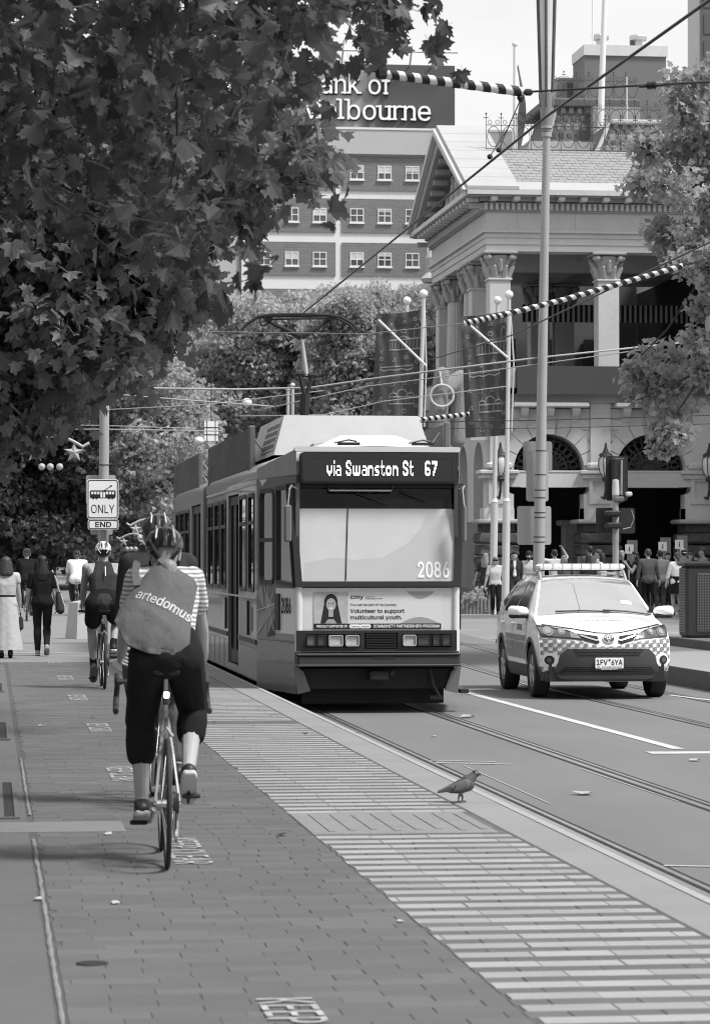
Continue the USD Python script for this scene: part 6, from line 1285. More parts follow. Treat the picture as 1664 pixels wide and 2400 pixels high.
for i, (v0, v1) in enumerate(rows):
    for j, (u0, u1) in enumerate(cols):
        b = P(bank, 'brick_panel', MB().box2((K(u0), YK - .10, KZ(v1)), (K(u1), YK + .1, KZ(v0))), brick_m)
        for k in range(3):
            uu = u0 + (u1 - u0) * (.085 + .325 * k) + (2 if j else 0); x0, x1 = K(uu), K(uu + 32); z1, z0 = KZ(v0 + 23), KZ(v0 + 56)
            if j == 2 and k > 0: continue
            w = P(bank, 'window', MB().poly(rect(x0, z0, x1, z1).difference(unary_union([rect(x0 + .06, z0 + .06, (x0 + x1) / 2 - .03, (z0 + z1) / 2 - .03), rect((x0 + x1) / 2 + .03, z0 + .06, x1 - .06, (z0 + z1) / 2 - .03), rect(x0 + .06, (z0 + z1) / 2 + .03, (x0 + x1) / 2 - .03, z1 - .06), rect((x0 + x1) / 2 + .03, (z0 + z1) / 2 + .03, x1 - .06, z1 - .06)])), .05, XZ, (0, YK - .10, 0)), white_c)
            P(w, 'pane', MB().box2((x0 + .03, YK - .115, z0 + .03), (x1 - .03, YK - .105, z1 - .03)), win_m); P(w, 'sill', MB().box2((x0 - .06, YK - .22, z0 - .10), (x1 + .06, YK - .10, z0 - .002)), white_c)
            if rw.random() < .6: P(w, 'blind', MB().box2((x0 + .06, YK - .125, z1 - .06 - rw.uniform(.15, .6)), (x1 - .06, YK - .118, z1 - .06)), blind_m)
bb = thing('billboard', 'dark rooftop billboard with pale slab lettering above the brick office block', 'billboard', (0, YK, 0))
bz0, bz1 = KZ(303), KZ(150, 900)
bsign = usdkit.material(stage, '/World/Looks/billboard_face', {'g': ('geometry', {}), 's': ('separate_xyz', {}), 'mr': ('map_range', {'from_min': K(830), 'from_max': K(905), 'to_min': 1.0, 'to_max': 0.0, 'clamp': True}), 'mp': ('mapping', {'scale': (.9, .9, .22)}), 'n': ('noise_texture', {'scale': .9, 'detail': 5, 'roughness': .6}), 'r': ('rgb_ramp', {'ramp': [(.38, (0, 0, 0)), (.6, (1, 1, 1))]}), 'mm': ('math', {'math_type': 'multiply'}), 'c': ('mix', {'color1': (.075,) * 3, 'color2': (.30,) * 3}), 'p': ('principled_bsdf', {'roughness': .8})},
    [('g.position', 's.vector'), ('s.x', 'mr.value'), ('g.position', 'mp.vector'), ('mp.vector', 'n.vector'), ('n.fac', 'r.fac'), ('mr.result', 'mm.value1'), ('r.color', 'mm.value2'), ('mm.value', 'c.fac'), ('c.color', 'p.base_color')], surface='p.BSDF')
P(bb, 'panel', MB().box2((K(640), -.1, bz0), (K(1066), .4, bz1)), bsign)
def slab(s, h):
    """lettering with slab feet"""
    out = []; x = 0.0
    for ch in s:
        if ch == ' ': x += h * .34; continue
        tv, tf = text(ch, h, .12, False); w = tv[:, 0].max(); tv = tv + [x, 0, 0]; out.append((tv, tf)); st_ = []
        k = h * .085; feet = {'B': [(0, 0), (0, 1)], 'k': [(0, 0), (0, 1.04), (.8, 0)], 'n': [(.02, 0), (.72, 0), (.0, .72)], 'f': [(.3, 0)], 'M': [(.02, 0), (.84, 0), (0.02, 1), (.86, 1)], 'l': [(.1, 0), (0, 1.04)], 'b': [(0, 1.04)], 'u': [(0, .72), (.66, .72), (.75, 0)], 'r': [(.1, 0), (0, .72)], 'a': [(.85, 0)]}.get(ch, [])
        for fx, fz in feet:
            m = MB().box2((x + fx * w - h * .06, h * fz - (k if fz > .1 else 0), 0), (x + fx * w + h * .22, h * fz + (0 if fz > .1 else k), .114)); out.append(m.get())
        x += w + h * .055
    mb = MB()
    for v, f in out: mb.add(v, f)
    return mb.get(), x
for s, u0, u1, v in (('Bank of', 712, 916, 221), ('Melbourne', 700, 1011, 281)):
    (tv, tf), w = slab(s, KZ(0) - KZ(45.5)); tv[:, 0] *= (K(u1) - K(u0)) / w
    P(bb, 'lettering', (np.column_stack([tv[:, 0] + K(u0), -.1 - tv[:, 2] - .15, tv[:, 1] + KZ(v)]), tf), white_print); ov = tv.copy(); P(bb, 'lettering_outline', (np.column_stack([(ov[:, 0]) * 1.0 + K(u0) + .07, -.1 - ov[:, 2], ov[:, 1] + KZ(v) - .07]), tf), mat('outline_dark', .03, .8))
P(bb, 'lamp_rail', MB().tube([(K(760), -1.0, bz1 + .75), (K(1068), -1.0, bz1 + .75)], .08, 6), steel_m)
for u in (800, 880, 960, 1012): P(bb, 'lamp_strut', MB().tube([(K(u), 0, bz1 - .2), (K(u), -1.0, bz1 + .75), (K(u), -1.0, bz1 + 1.1)], .06, 5), steel_m)
# ---------------------------------------------------------------- other far buildings
YT = 175.0
tw = thing('pale_tower', 'pale rendered tower seen through the leaves left of the brick office block', 'building', (0, 0, 0)); KT = lambda u: onY(u, 1300, YT)[0]; ZT = lambda v: onY(520, v, YT)[2]
P(tw, 'pale_wall', MB().box2((KT(500), YT, 0), (KT(565), YT + 10, ZT(400))), mat('tower_pale', .40, .8, .05, .3)); P(tw, 'side_wall', MB().box2((KT(440), YT + .4, 0), (KT(499), YT + 10, ZT(380))), white_c)
P(tw, 'dark_strip', MB().box2((KT(502), YT - .1, 0), (KT(517), YT - .002, ZT(680))), slate_d); P(tw, 'joint', MB().box2((KT(562), YT - .15, 0), (KT(565), YT - .002, ZT(470))), slate_d)
for k in range(12): P(tw, 'balcony_bar', MB().box2((KT(452 + k * 4), YT + .2, ZT(790 - k * 2)), (KT(453.2 + k * 4), YT + .38, ZT(700 - k * 3))), iron_m)
YD = 150.0; KD = lambda u: onY(u, 1300, YD)[0]; ZD = lambda v, u=1450: onY(u, v, YD)[2]
brick2 = mat('plain_brick', .135, .9, .10, 1.2, fine=.8)
bk_ = thing('brick_penthouse', 'plain dark brick rooftop block with two mushroom vents above the hall', 'building', (0, 0, 0))
P(bk_, 'wall', MB().box2((KD(1371), YD, 10), (KD(1563), YD + 3, ZD(107) - .5)), brick2); P(bk_, 'parapet_cap', MB().box2((KD(1369), YD - .1, ZD(107) - .498), (KD(1566), YD + 3.1, ZD(105))), stone)
P(bk_, 'lower_annex', MB().box2((onY(1305, 1300, YD + 3.5)[0], YD + 3.5, 10), (onY(1346, 1300, YD + 3.5)[0], YD + 6, ZD(157))), mat('annex_render', .26, .85)); P(bk_, 'annex_recess', MB().box2((onY(1330, 1300, YD + 3.5)[0], YD + 3.42, ZD(235)), (onY(1343, 1300, YD + 3.5)[0], YD + 3.498, ZD(170))), slate_d)
for u in (1427, 1517):
    P(bk_, 'vent', MB().lathe([(.22, 0), (.22, .55), (.45, .6), (.47, .78), (.42, .86), (.0, .88)], (KD(u), YD + 2, ZD(104)), 14), alu_m)
P(bk_, 'flue', MB().box((KD(1503), YD + 2, ZD(93)), (.22, .22, 1.0)), slate_d)
fr_ = thing('edge_tower', 'grey tower with dark windows cut by the top right corner of the picture', 'building', (0, 0, 0)); YE = 190.0; KE = lambda u: onY(u, 1300, YE)[0]
P(fr_, 'pale_flank', MB().add([[onY(1614, 1300, YE + 9)[0], YE + 9, 0], [onY(1614, 1300, YE + 9)[0], YE + 9, 60], [KE(1644), YE, 60], [KE(1644), YE, 0]], [[0, 1, 2, 3]]), mat('flank_render', .33, .8)); P(fr_, 'front_wall', MB().box2((KE(1644) + .05, YE, 0), (KE(1900), YE + .5, 60)), slate_d)
for k in range(6):
    z = onY(1650, 140 - k * 62, YE)[2]
    for u in (1652, 1676): P(fr_, 'window', MB().box2((KE(u), YE - .05, z), (KE(u + 17), YE - .002, z + 1.3)), win_m)
YG = 140.0; KG = lambda u: onY(u, 1300, YG)[0]; ZG = lambda v: onY(990, v, YG)[2]
gb = thing('arched_gable', 'small pale arched stone gable left of the portico, above the banner', 'building', (0, 0, 0))
cx = KG(992); r = KG(1025) - cx; pg = rect(cx - r, 0, cx + r, ZG(700)).union(sg.Point(cx, ZG(700)).buffer(r).intersection(rect(cx - 9, ZG(700), cx + 9, 90)))
P(gb, 'gable_wall', MB().poly(pg, .8, XZ, (0, YG, 0)), stone3); P(gb, 'arch_window', MB().poly(rect(cx - r * .62, ZG(760), cx - r * .05, ZG(698)).union(sg.Point(cx - r * .33, ZG(698)).buffer(r * .29)), .05, XZ, (0, YG - .81, 0)), deep)
P(gb, 'finial', MB().lathe([(.35, 0), (.5, .2), (.2, .5), (.25, 1.2), (.1, 1.5), (.12, 3.2), (.0, 3.3)], (KG(1007), YG - .3, ZG(664)), 12), stone3)
# street block on the left side, behind the plane trees
lbk = thing('street_block', 'dark masonry block behind the plane trees along the left side of the street', 'building', (-13.5, 0, 0)); mas = mat('masonry_dark', .12, .85, .2, .5)
P(lbk, 'wall', MB().box2((-12, -25, 0), (0, 62, 19)), mas); P(lbk, 'far_wall', MB().box2((-12, 80, 0), (0, 300, 19)), mas); P(lbk, 'awning', MB().box2((0, -25, 3.6), (3.2, 62, 4.0)), c_dark)
for k in range(17):
    for j in range(4): P(lbk, 'window', MB().box2((-.05, -22 + k * 5, 5.2 + j * 3.5), (.03, -19.4 + k * 5, 7.4 + j * 3.5)), win_m)
    P(lbk, 'shop_window', MB().box2((-.05, -22.5 + k * 5, .5), (.04, -18.6 + k * 5, 3.2)), deep)
# roof flagpoles
for u, v0, v1, Y, r, lab, flag in ((1405, 250, -60, 117, .14, 'thick white flagpole standing on the hall roof', 0), (1389, 110, -60, 151, .05, 'thin mast rising from the brick rooftop block', 0), (1207, 350, 108, 116, .10, 'white flagpole with a furled flag behind the pediment', 1), (1469, 215, 178, 117, .03, 'short rod on the hall roof cresting', 0)):
    a, b = onY(u, v0, Y), onY(u, v1, Y); b[0] = a[0] + .25 if Y == 117 and r > .1 else a[0]
    o = thing('roof_flagpole', lab, 'flagpole', a); P(o, 'pole', MB().tube([V3(0, 0, -2), b - a], [r, r * .7], 10), white_c, smooth=40)
    if flag:
        m = MB(); t = np.linspace(0, 1, 10); H_ = (b - a)[2]; v = np.vstack([np.column_stack([.08 + .12 * np.sin(t * 5), t * 0, H_ - .8 - t * 3.2]), np.column_stack([.08 + .30 * np.sin(t * 2.8) + .05, .1 * np.sin(t * 9), H_ - .7 - t * 3.4])]); i = np.arange(9); m.add(v, np.stack([i, i + 1, i + 11, i + 10], 1)); P(o, 'flag', m, c_mid); P(o, 'finial', ell((b - a) + V3(0, 0, .1), (.12,) * 3), white_c)
# ================================================================ STREET FURNITURE
pole_m = mat('galvanised_pole', 0.33, 0.55, 0.08, 2, spec=.4); sign_back = mat('sign_back', 0.38, 0.5, 0.06, 2); strap_m = mat('strap_dark', .04, .5)
cz = lambda zc: zc                               # camera depth
def P3(u, v, zc): return at(u, v, zc)
# tall catenary pole behind the car
base = P3(1259, 1300, 60); base[2] = .27; top = P3(1281, 320, 60)
o = thing('catenary_pole', 'tall grey tapered pole with strapped sign backs and flared top, behind the car', 'pole', base)
L = top - base; t_ = np.linspace(0, 1, 10)
P(o, 'shaft', MB().tube([L * t for t in t_], [.127 - .05 * t for t in t_], 16), pole_m, smooth=40)
P(o, 'collar', MB().tube([L, L + V3(0, 0, .09)], .10, 16).tube([L + V3(0, 0, .17), L + V3(0, 0, .22)], .115, 16), pole_m)
P(o, 'flared_socket', MB().lathe([(.09, 0), (.13, .35), (.165, .75), (.17, .78)], L + V3(0, 0, .1), 16), mat('socket_grey', .22, .5), smooth=40)
m = MB(); lb_ = L + V3(0, 0, .6)
for k in range(6):
    a = k * PI / 3 + .3; m.tube([lb_ + V3(.13 * math.cos(a), .13 * math.sin(a), 0), lb_ + V3(.20 * math.cos(a), .20 * math.sin(a), 2.2), lb_ + V3(.30 * math.cos(a), .30 * math.sin(a), 3.6)], .03, 6)
P(o, 'fin', m, mat('fin_dark', .09, .5)); P(o, 'diffuser', MB().lathe([(.115, 0), (.18, 2.2), (.28, 3.6)], lb_, 18), mat('diffuser_pale', .58, .5), smooth=40)
def on_pole(u0, v0, u1, v1, dy, mm, name, label=None):
    a, b = P3(u0, v0, 60.0 + dy) - base, P3(u1, v1, 60.0 + dy) - base; y = a[1]
    return P(o, name, MB().poly(rrect(a[0], b[2], b[0], a[2], .05), .012, XZ, (0, y, 0)), mm, label=label)
on_pole(1226, 1034, 1295, 1104, .24, mat('sign_back_dark', .26, .5), 'sign_back', 'darker square sign back'); on_pole(1233, 1057, 1286, 1175, .16, sign_back, 'sign_back', 'tall narrow sign back'); on_pole(1212, 1186, 1293, 1277, .16, sign_back, 'sign_back', 'large lower sign back')
for v in (1058, 1114, 1150, 1168, 1203, 1214, 1260, 1272):
    t = (P3(1265, v, 60)[2] - base[2]) / L[2]; P(o, 'strap', MB().tube([L * t, L * t + V3(0, 0, .022)], .130 - .05 * t, 16), strap_m)
# pole with the tram-only sign on the platform
base = P3(240, 1300, 57); base[2] = PZ; o = thing('sign_pole', 'grey pole carrying a white tram-only sign above an END plate', 'sign pole', base)
P(o, 'shaft', MB().tube([(0, 0, 0), (.03, 0, 3.5), (.05, 0, 8.0)], [.105, .095, .085], 16), pole_m, smooth=40)
def S(u, v): q = P3(u, v, 56.8) - base; return q
a, b = S(204, 1123), S(278, 1216); ys0 = a[1] - .02
sg_ = P(o, 'tram_only_sign', MB().poly(rrect(a[0], b[2], b[0], a[2], .05), .012, XZ, (0, ys0, 0)), white_print)
def sp(pg, name='sign_print', par=None, mm=None): P(par or sg_, name, MB().poly(pg, .002, XZ, (0, ys0 - .0125, 0)), mm or black_print)
w, h = b[0] - a[0], a[2] - b[2]; X = lambda f: a[0] + f * w; Z = lambda f: b[2] + f * h
sp(rrect(X(.02), Z(.02), X(.98), Z(.98), .045).difference(rrect(X(.05), Z(.04), X(.95), Z(.96), .035)), 'sign_border')
tram_pg = rrect(X(.09), Z(.52), X(.91), Z(.72), .03)
for k in range(4): tram_pg = tram_pg.difference(rect(X(.13 + k * .095), Z(.62), X(.205 + k * .095), Z(.69)))
for k in range(3): tram_pg = tram_pg.difference(rect(X(.60 + k * .095), Z(.62), X(.675 + k * .095), Z(.69)))
tram_pg = tram_pg.difference(rect(X(.42), Z(.54), X(.49), Z(.68))).difference(rect(X(.51), Z(.54), X(.58), Z(.68)))
for f in (.2, .3, .7, .8): tram_pg = tram_pg.union(sg.Point(X(f), Z(.52)).buffer(w * .035))
tram_pg = tram_pg.union(sg.LineString([(X(.55), Z(.72)), (X(.75), Z(.82))]).buffer(w * .012)).union(sg.Point(X(.76), Z(.83)).buffer(w * .03))
sp(tram_pg, 'tram_pictogram')
tv, tf = text_w('ONLY', w * .74, h * .21, .002, False); P(sg_, 'lettering', (np.column_stack([tv[:, 0] + X(.5), ys0 - .0125 - tv[:, 2], tv[:, 1] + Z(.25)]), tf), black_print)
c, d = S(206, 1217.5), S(278, 1241); e_pl = P(o, 'end_plate', MB().poly(rrect(c[0], d[2], d[0], c[2], .03), .012, XZ, (0, ys0, 0)), white_print)
cw, chh = d[0] - c[0], c[2] - d[2]; P(e_pl, 'plate_border', MB().poly(rrect(c[0] + .012, d[2] + .01, d[0] - .012, c[2] - .01, .025).difference(rrect(c[0] + .03, d[2] + .025, d[0] - .03, c[2] - .025, .02)), .002, XZ, (0, ys0 - .0125, 0)), black_print)
tv, tf = text_w('END', cw * .52, chh * .5, .002, True); P(e_pl, 'lettering', (np.column_stack([tv[:, 0] + (c[0] + d[0]) / 2, ys0 - .0125 - tv[:, 2], tv[:, 1] + (c[2] + d[2]) / 2]), tf), black_print)
for (u0, v0, u1, v1) in ((203, 1112, 273, 1180), (213, 1236, 266, 1253)): q, r = S(u0, v0), S(u1, v1); P(o, 'sign_back', MB().poly(rrect(q[0], r[2], r[0], q[2], .04), .01, XZ, (0, .13, 0)), sign_back)
P(o, 'strap', MB().tube([(.03, 0, S(240, 1090)[2]), (.03, 0, S(240, 1090)[2] + .02)], .101, 16), strap_m)
# pale concrete block beside it
q = onz(190, 1497, PZ); o = thing('concrete_block', 'pale tapered concrete block standing behind the tank-top cyclist', 'barrier block', (q[0], q[1], PZ), math.radians(28))
P(o, 'block', MB().add(np.array([[-.24, -.24, 0], [.24, -.24, 0], [.24, .24, 0], [-.24, .24, 0], [-.17, -.17, .74], [.20, -.17, .80], [.20, .20, .80], [-.17, .20, .74]]), [[0, 1, 5, 4], [1, 2, 6, 5], [2, 3, 7, 6], [3, 0, 4, 7], [4, 5, 6, 7]]), mat('block_concrete', .40, .8, .08, 2))
# perforated cabinet at the right edge
q = P3(1606, 1400, 57); Hc = 1.46; o = thing('perforated_bin', 'dark street bin housing with perforated front panel at the right edge', 'bin', (q[0], q[1], .42))
P(o, 'housing', MB().bbox((.62, .32, Hc / 2 - .04), (1.2, .62, Hc - .1), .05), mat('bin_dark', .05, .45)); P(o, 'lid', MB().bbox((.62, .32, Hc - .04), (1.28, .70, .1), .04), LOOK['bin_dark']); P(o, 'plinth', MB().box((.62, .34, .03), (1.1, .5, .06)), dark_m)
pp_ = P(o, 'front_panel', MB().bbox((.70, -.0, .68), (.94, .03, 1.12), .01), mat('bin_panel', .15, .4)); m = MB()
for i in range(18):
    for j in range(21): m.box((.27 + i * .051, -.016, .16 + j * .0515), (.026, .004, .028))
P(pp_, 'perforations', m, dark_m, kind='stuff')
for j in range(24): P(o, 'side_rib', MB().box((.014, .32, .12 + j * .052), (.012, .5, .022)), LOOK['bin_panel'])
# traffic signal seen from behind
base = P3(1443, 1300, 79); base[2] = .47; o = thing('traffic_signal', 'traffic signal post with dark lamp heads seen from behind, right of the car', 'traffic light', base)
G = lambda u, v, dy=0: P3(u, v, 79 + dy) - base
P(o, 'post', MB().tube([(0, 0, 0), (0, 0, G(1443, 1150)[2])], .085, 14), pole_m, smooth=40)
a, b = G(1425, 1068), G(1478, 1173); P(o, 'target_board', MB().poly(rrect(a[0], b[2], b[0], a[2], .06), .03, XZ, (0, .3, 0)), black_trim); P(o, 'signal_head', MB().bbox(((a[0] + b[0]) / 2, .12, (a[2] + b[2]) / 2), (.34, .3, a[2] - b[2] - .1), .04), mat('signal_black', .02, .5))
P(o, 'conduit', MB().tube([G(1456, 1160), G(1457, 1078)], .03, 6), alu_m)
P(o, 'signal_controller', MB().lathe([(.09, 0), (.10, .05), (.085, .40), (.05, .42), (0, .42)], G(1443, 1161), 14), mat('controller_pale', .55, .5), smooth=35)
a, b = G(1400, 1190), G(1494, 1250); P(o, 'lower_board', MB().poly(rrect(a[0], b[2], b[0], a[2], .05), .03, XZ, (0, .25, 0)), LOOK['signal_black'])
for u in (1436, ): 
    for v in (1204, 1232): P(o, 'visor', MB().bbox(G(u, v, -.2), (.4, .4, .16), .04), black_trim)
P(o, 'bracket', MB().tube([(0, 0, G(1443, 1180)[2]), G(1462, 1172)], .04, 6).bbox(G(1450, 1170), (.3, .2, .14), .03), mat('bracket_grey', .12, .5)); P(o, 'camera', MB().bbox(G(1473, 1158), (.16, .25, .12), .03), LOOK['controller_pale'])
P(o, 'cable', MB().tube([G(1460, 1240, -.2), G(1478, 1236, -.2), G(1486, 1215, -.2), G(1480, 1195, -.2)], .012, 5), alu_m)
# flagpoles and festival banners
ban_m = cloth('banner', .075, .12); icon_m = mat('banner_print', .24, .8)
def poly_icon(k, r):
    c = lambda q: [(r * x, r * y) for x, y in q]
    L_ = [[c([(-1, -.8), (1, -.8), (1, .3), (.5, .9), (0, .4), (-.5, .9), (-1, .3), (-1, -.8)])], [c([(math.cos(t) * .9, math.sin(t) * .9) for t in np.linspace(0, 6.28, 15)]), c([(math.cos(t) * .5, math.sin(t) * .5) for t in np.linspace(0, 6.28, 11)])],
          [c([(-.6, -.2), (-.1, -.5), (-.5, -.9), (-.9, -.5), (-.6, -.2), (.2, .8), (.5, -.3), (.9, -.6), (.5, -1), (.2, -.6), (.5, -.3)]), c([(-.3, .8), (.9, .9)])], [c([(-.5, -1), (-.3, .2), (-.9, .9)]), c([(.5, -1), (.3, .2), (.9, .9)]), c([(-.3, .2), (.3, .2)]), c([(-.5, -1), (.5, -1)])],
          [c([(-.8, -.9), (.8, -.9), (.8, .3), (-.8, .3), (-.8, -.9)]), c([(0, -.9), (0, .3), (-.5, .9), (0, .5), (.5, .9), (0, .3)])], [c([(math.cos(t) * (.95 if i % 2 == 0 else .42), math.sin(t) * (.95 if i % 2 == 0 else .42)) for i, t in enumerate(np.linspace(1.57, 7.85, 11))])]][k % 6]
    return unary_union([sg.LineString(q).buffer(r * .12) for q in L_])
def banner(uv0, uv1, zc, lab, glab, halyard):
    (u0, v0), (u1, v1) = uv0, uv1; b = P3(u1, v1, zc); b[2] = .47; tp = P3(u0, v0, zc); L = tp - b
    f = thing('flagpole', glab, 'flagpole', b); P(f, 'pole', MB().tube([(0, 0, 0), L * .36], .10, 12).tube([L * .36, L], [.062, .05], 12), mat('pole_pale', .52, .4), smooth=40); P(f, 'ball', ell(L + V3(0, 0, .07), (.11,) * 3), mat('ball_white', .7, .4), smooth=True); P(f, 'sleeve_cap', MB().tube([L * .36, L * .37], [.11, .065], 12), LOOK['pole_pale'])
    if halyard is None: return f
    (a0, a1), (c0, c1), (hu, hv0, hv1) = halyard
    P(f, 'banner_arm', MB().tube([P3(a0, a1, zc - .1) - b, P3(c0, c1, zc - .1) - b], .035, 6), LOOK['pole_pale']); P(f, 'stay_rod', MB().tube([L * .97 + V3(.03, 0, 0), P3(hu, hv0, zc) - b, P3(hu - 5, hv1, zc) - b], .022, 5), LOOK['pole_pale'])
    return f
BZ = 77.0
for (p0, p1, hal, lab) in (((993, 694), (972, 1430), ((887, 749), (999, 857), (999, 860, 1000)), 'pale flagpole holding the left festival banner'), ((1193, 696), (1184, 1440), ((1103, 763), (1190, 838), (1204, 850, 1010)), 'pale flagpole holding the right festival banner'), ((954, 710), (944, 1430), None, 'second flagpole behind the left banner, its ball showing'), ((1166, 709), (1155, 1430), None, 'second flagpole behind the right banner, its sleeve showing')):
    banner(p0, p1, BZ if hal else BZ + 3, '', lab, hal)
def cloth_banner(quad, zc, lab, ph):
    q = [P3(u, v, zc) for u, v in quad]     # top left, top right, bottom right, bottom left
    def fn(a, b):
        a, b = np.asarray(a, float), np.asarray(b, float); t = 1 - b; p = (q[0][None] * ((1 - a) * (1 - t))[:, None] + q[1][None] * (a * (1 - t))[:, None] + q[2][None] * (a * t)[:, None] + q[3][None] * ((1 - a) * t)[:, None])
        fold = .035 * np.sin(a * 9 + ph + b * 3) * (.4 + t) + .05 * np.sin(b * 40 + a * 8) * np.exp(-((b - .9) / .08) ** 2) + .03 * np.sin(a * 21 + b * 5)
        p[:, 1] += fold; p[:, 2] -= .03 * np.sin(a * PI) * (b > .9); return p
    o = thing('festival_banner', lab, 'banner', (0, 0, 0)); P(o, 'cloth', drape(sg.box(0, 0, 1, 1), fn, .04), ban_m, smooth=True)
    W = np.linalg.norm(q[1] - q[0]); H = np.linalg.norm(q[3] - q[0]); asp = W / H; k = 0
    def pr_(pg, name='printed_motif'): P(o, name, drape(sa.scale(pg, 1, asp, origin=(.5, .5)) if False else pg, fn, .05, .012 if True else 0), icon_m)
    def icon(x, y, k, r=.046): pr_(sa.translate(sa.scale(poly_icon(k, r), 1, asp, origin=(0, 0)), x, y))
    for (x, y, kk) in ((.35, .91, 3), (.62, .91, 1), (.88, .93, 4), (.12, .83, 1), (.40, .83, 1), (.62, .83, 0), (.14, .66, 3), (.14, .60, 4), (.42, .58, 2), (.68, .60, 1), (.92, .56, 1), (.12, .38, 2), (.38, .37, 0), (.66, .38, 4), (.9, .39, 3), (.15, .12, 1), (.40, .06, 0), (.65, .08, 3), (.9, .07, 2), (.92, .26, 5), (.92, .18, 1), (.15, .24, 2), (.35, -0.0 + .135, 5), (.66, .14, 0)): icon(x, y, kk)
    ls = lambda pts: sg.LineString(pts).buffer(.006)
    hallp = unary_union([ls([(.32, .67), (.98, .67), (.98, .76), (.32, .755), (.32, .67)]), ls([(.45, .76), (.6, .785), (.75, .765)]), ls([(.86, .76), (.86, .85), (.91, .88), (.96, .85), (.96, .76)])] + [ls([(.36 + .08 * i, .68), (.36 + .08 * i, .745)]) for i in range(8)]); pr_(hallp)
    pr_(unary_union([ls([(.12, .52), (.85, .53)]), ls([(.12, .505), (.2, .49), (.35, .5), (.45, .49), (.6, .505), (.72, .49), (.85, .51)])] + [ls([(x, .47), (x, .55)]) for x in (.13, .45, .82)]))
    dome = lambda x, y, r: ls([(x - r, y)] + [(x + r * math.cos(t), y + r * .42 * math.sin(t)) for t in np.linspace(PI, 0, 9)] + [(x + r, y)])
    pr_(unary_union([ls([(.35, .20), (.88, .20), (.88, .26), (.35, .26), (.35, .20)]), dome(.42, .26, .08), dome(.61, .275, .12), dome(.80, .26, .08), ls([(.61, .33), (.61, .355)]), ls([(.42, .295), (.42, .315)]), ls([(.8, .295), (.8, .315)]), ls([(.52, .20), (.52, .27)]), ls([(.70, .2), (.70, .27)])]))
    return o
cloth_banner([(882, 735), (987, 725), (984, 1000), (872, 1000)], BZ + .12, 'left dark festival banner with pale line drawings above the tram roof', .5)
cloth_banner([(1080, 741), (1190, 727), (1186, 1020), (1092, 1026)], BZ + .12, 'right dark festival banner with pale line drawings between tram and tall pole', 2.1)
# dark furled banner hung with a rope loop between them
c = P3(1040, 920, 82); o = thing('hanging_drape', 'dark bundled drape with a pale rope loop hanging between the two banners', 'drape', c)
P(o, 'bundle', MB().tm(fuse([hull((V3(-.05, 0, .5), .22), (V3(-.15, 0, -.5), .28)), hull((V3(-.15, 0, -.5), .28), (V3(-.2, 0, -1.4), .22)), hull((V3(.1, .1, .1), .3), (V3(.5, .2, .4), .25)), hull((V3(.5, .2, .4), .25), (V3(.4, .2, -1.3), .22))], .12, 4)), c_grey, smooth=True)
P(o, 'rope_loop', MB().tube([V3(-.1 + .32 * math.cos(t), -.33, -.1 + .30 * math.sin(t)) for t in np.linspace(0, 2 * PI, 20)], .035, 6).tube([V3(-.1, -.33, .2), V3(-.15, -.2, .6)], .03, 6), c_light, smooth=True)
# info signs in the doorway, planter, notice panel, globes
for i, (u, v, lab) in enumerate(((1476, 1287, 'lowest info panel in the dark doorway, beside the signal post'), (1554, 1281, 'middle info panel in the dark doorway'), (1593, 1276, 'info panel in the dark doorway nearest the street bin'))):
    q = P3(u, v, 91); o = thing('info_panel', lab, 'sign', q); P(o, 'board', MB().box((.10, .1, -.1), (.32, .06, .75)), c_grey); P(o, 'face', MB().box((0, .06, 0), (.26, .02, .28)), white_print); tv, tf = text_w('i', .035, .14, .005, True); P(o, 'symbol', (np.column_stack([tv[:, 0], .045 - tv[:, 2], tv[:, 1]]), tf), black_print); P(o, 'stand', MB().tube([(.1, .1, -.3), (.1, .1, -1.7)], .03, 6), dark_m)
q = P3(1118, 1437, 80); o = thing('planter', 'low lattice planter with trailing plants beside the tram nose', 'planter', (q[0], q[1], .47))
P(o, 'box', MB().box((0, 0, .2), (.8, .6, .4)), c_grey)
for k in range(8): P(o, 'lattice_bar', MB().box((-.36 + k * .1, -.31, .2), (.02, .02, .4)), c_mid)
# christmas ornaments in the avenue
gold_m = mat('ornament_pale', .36, .4)
def star(o, c, r): pts = [(r * (1 if i % 2 == 0 else .42) * math.sin(i * PI / 5), r * (1 if i % 2 == 0 else .42) * math.cos(i * PI / 5)) for i in range(10)]; v = [[x, 0, z] for x, z in pts] + [[0, -r * .25, 0], [0, r * .25, 0]]; P(o, 'star', MB().add(np.array(v) + c, [[i, (i + 1) % 10, 10] for i in range(10)] + [[(i + 1) % 10, i, 11] for i in range(10)]), gold_m)
for (u, v, zc, s_, lab) in ((128, 1060, 62, .40, 'largest star and ball street ornament hung left of the tram-only sign'), (345, 1240, 85, .33, 'star ornament just above the front riders\' helmets'), (312, 1270, 95, .30, 'pair of small star ornaments left of the front riders\' helmets')):
    c = P3(u, v, zc); o = thing('star_ornament', lab, 'ornament', c, group='star ornaments along the avenue')
    P(o, 'wave_tube', MB().tube([V3(x * s_ * 2.9, 0, s_ * (.55 * abs(math.cos(x * PI * 1.0)) - .3 + .6)) for x in np.linspace(-.62, .62, 22)], .035, 6), gold_m, smooth=True)
    for x in (-.42, .42): star(o, V3(x * s_ * 2.4, 0, 0), s_ * .55)
    for x in (-.3, -.1, .12): P(o, 'ball', ell(V3(x * s_ * 2.2, 0, -.75 * s_), (.075,) * 3, 1), gold_m, smooth=True)
    P(o, 'hanger', MB().tube([V3(0, 0, s_ * .5), V3(0, 0, 1.6)], .012, 4), dark_m)
q = P3(495, 1010, 100); o = thing('notice_panel', 'small white panel with dark cross bars hanging above the rear of the tram', 'sign', q)
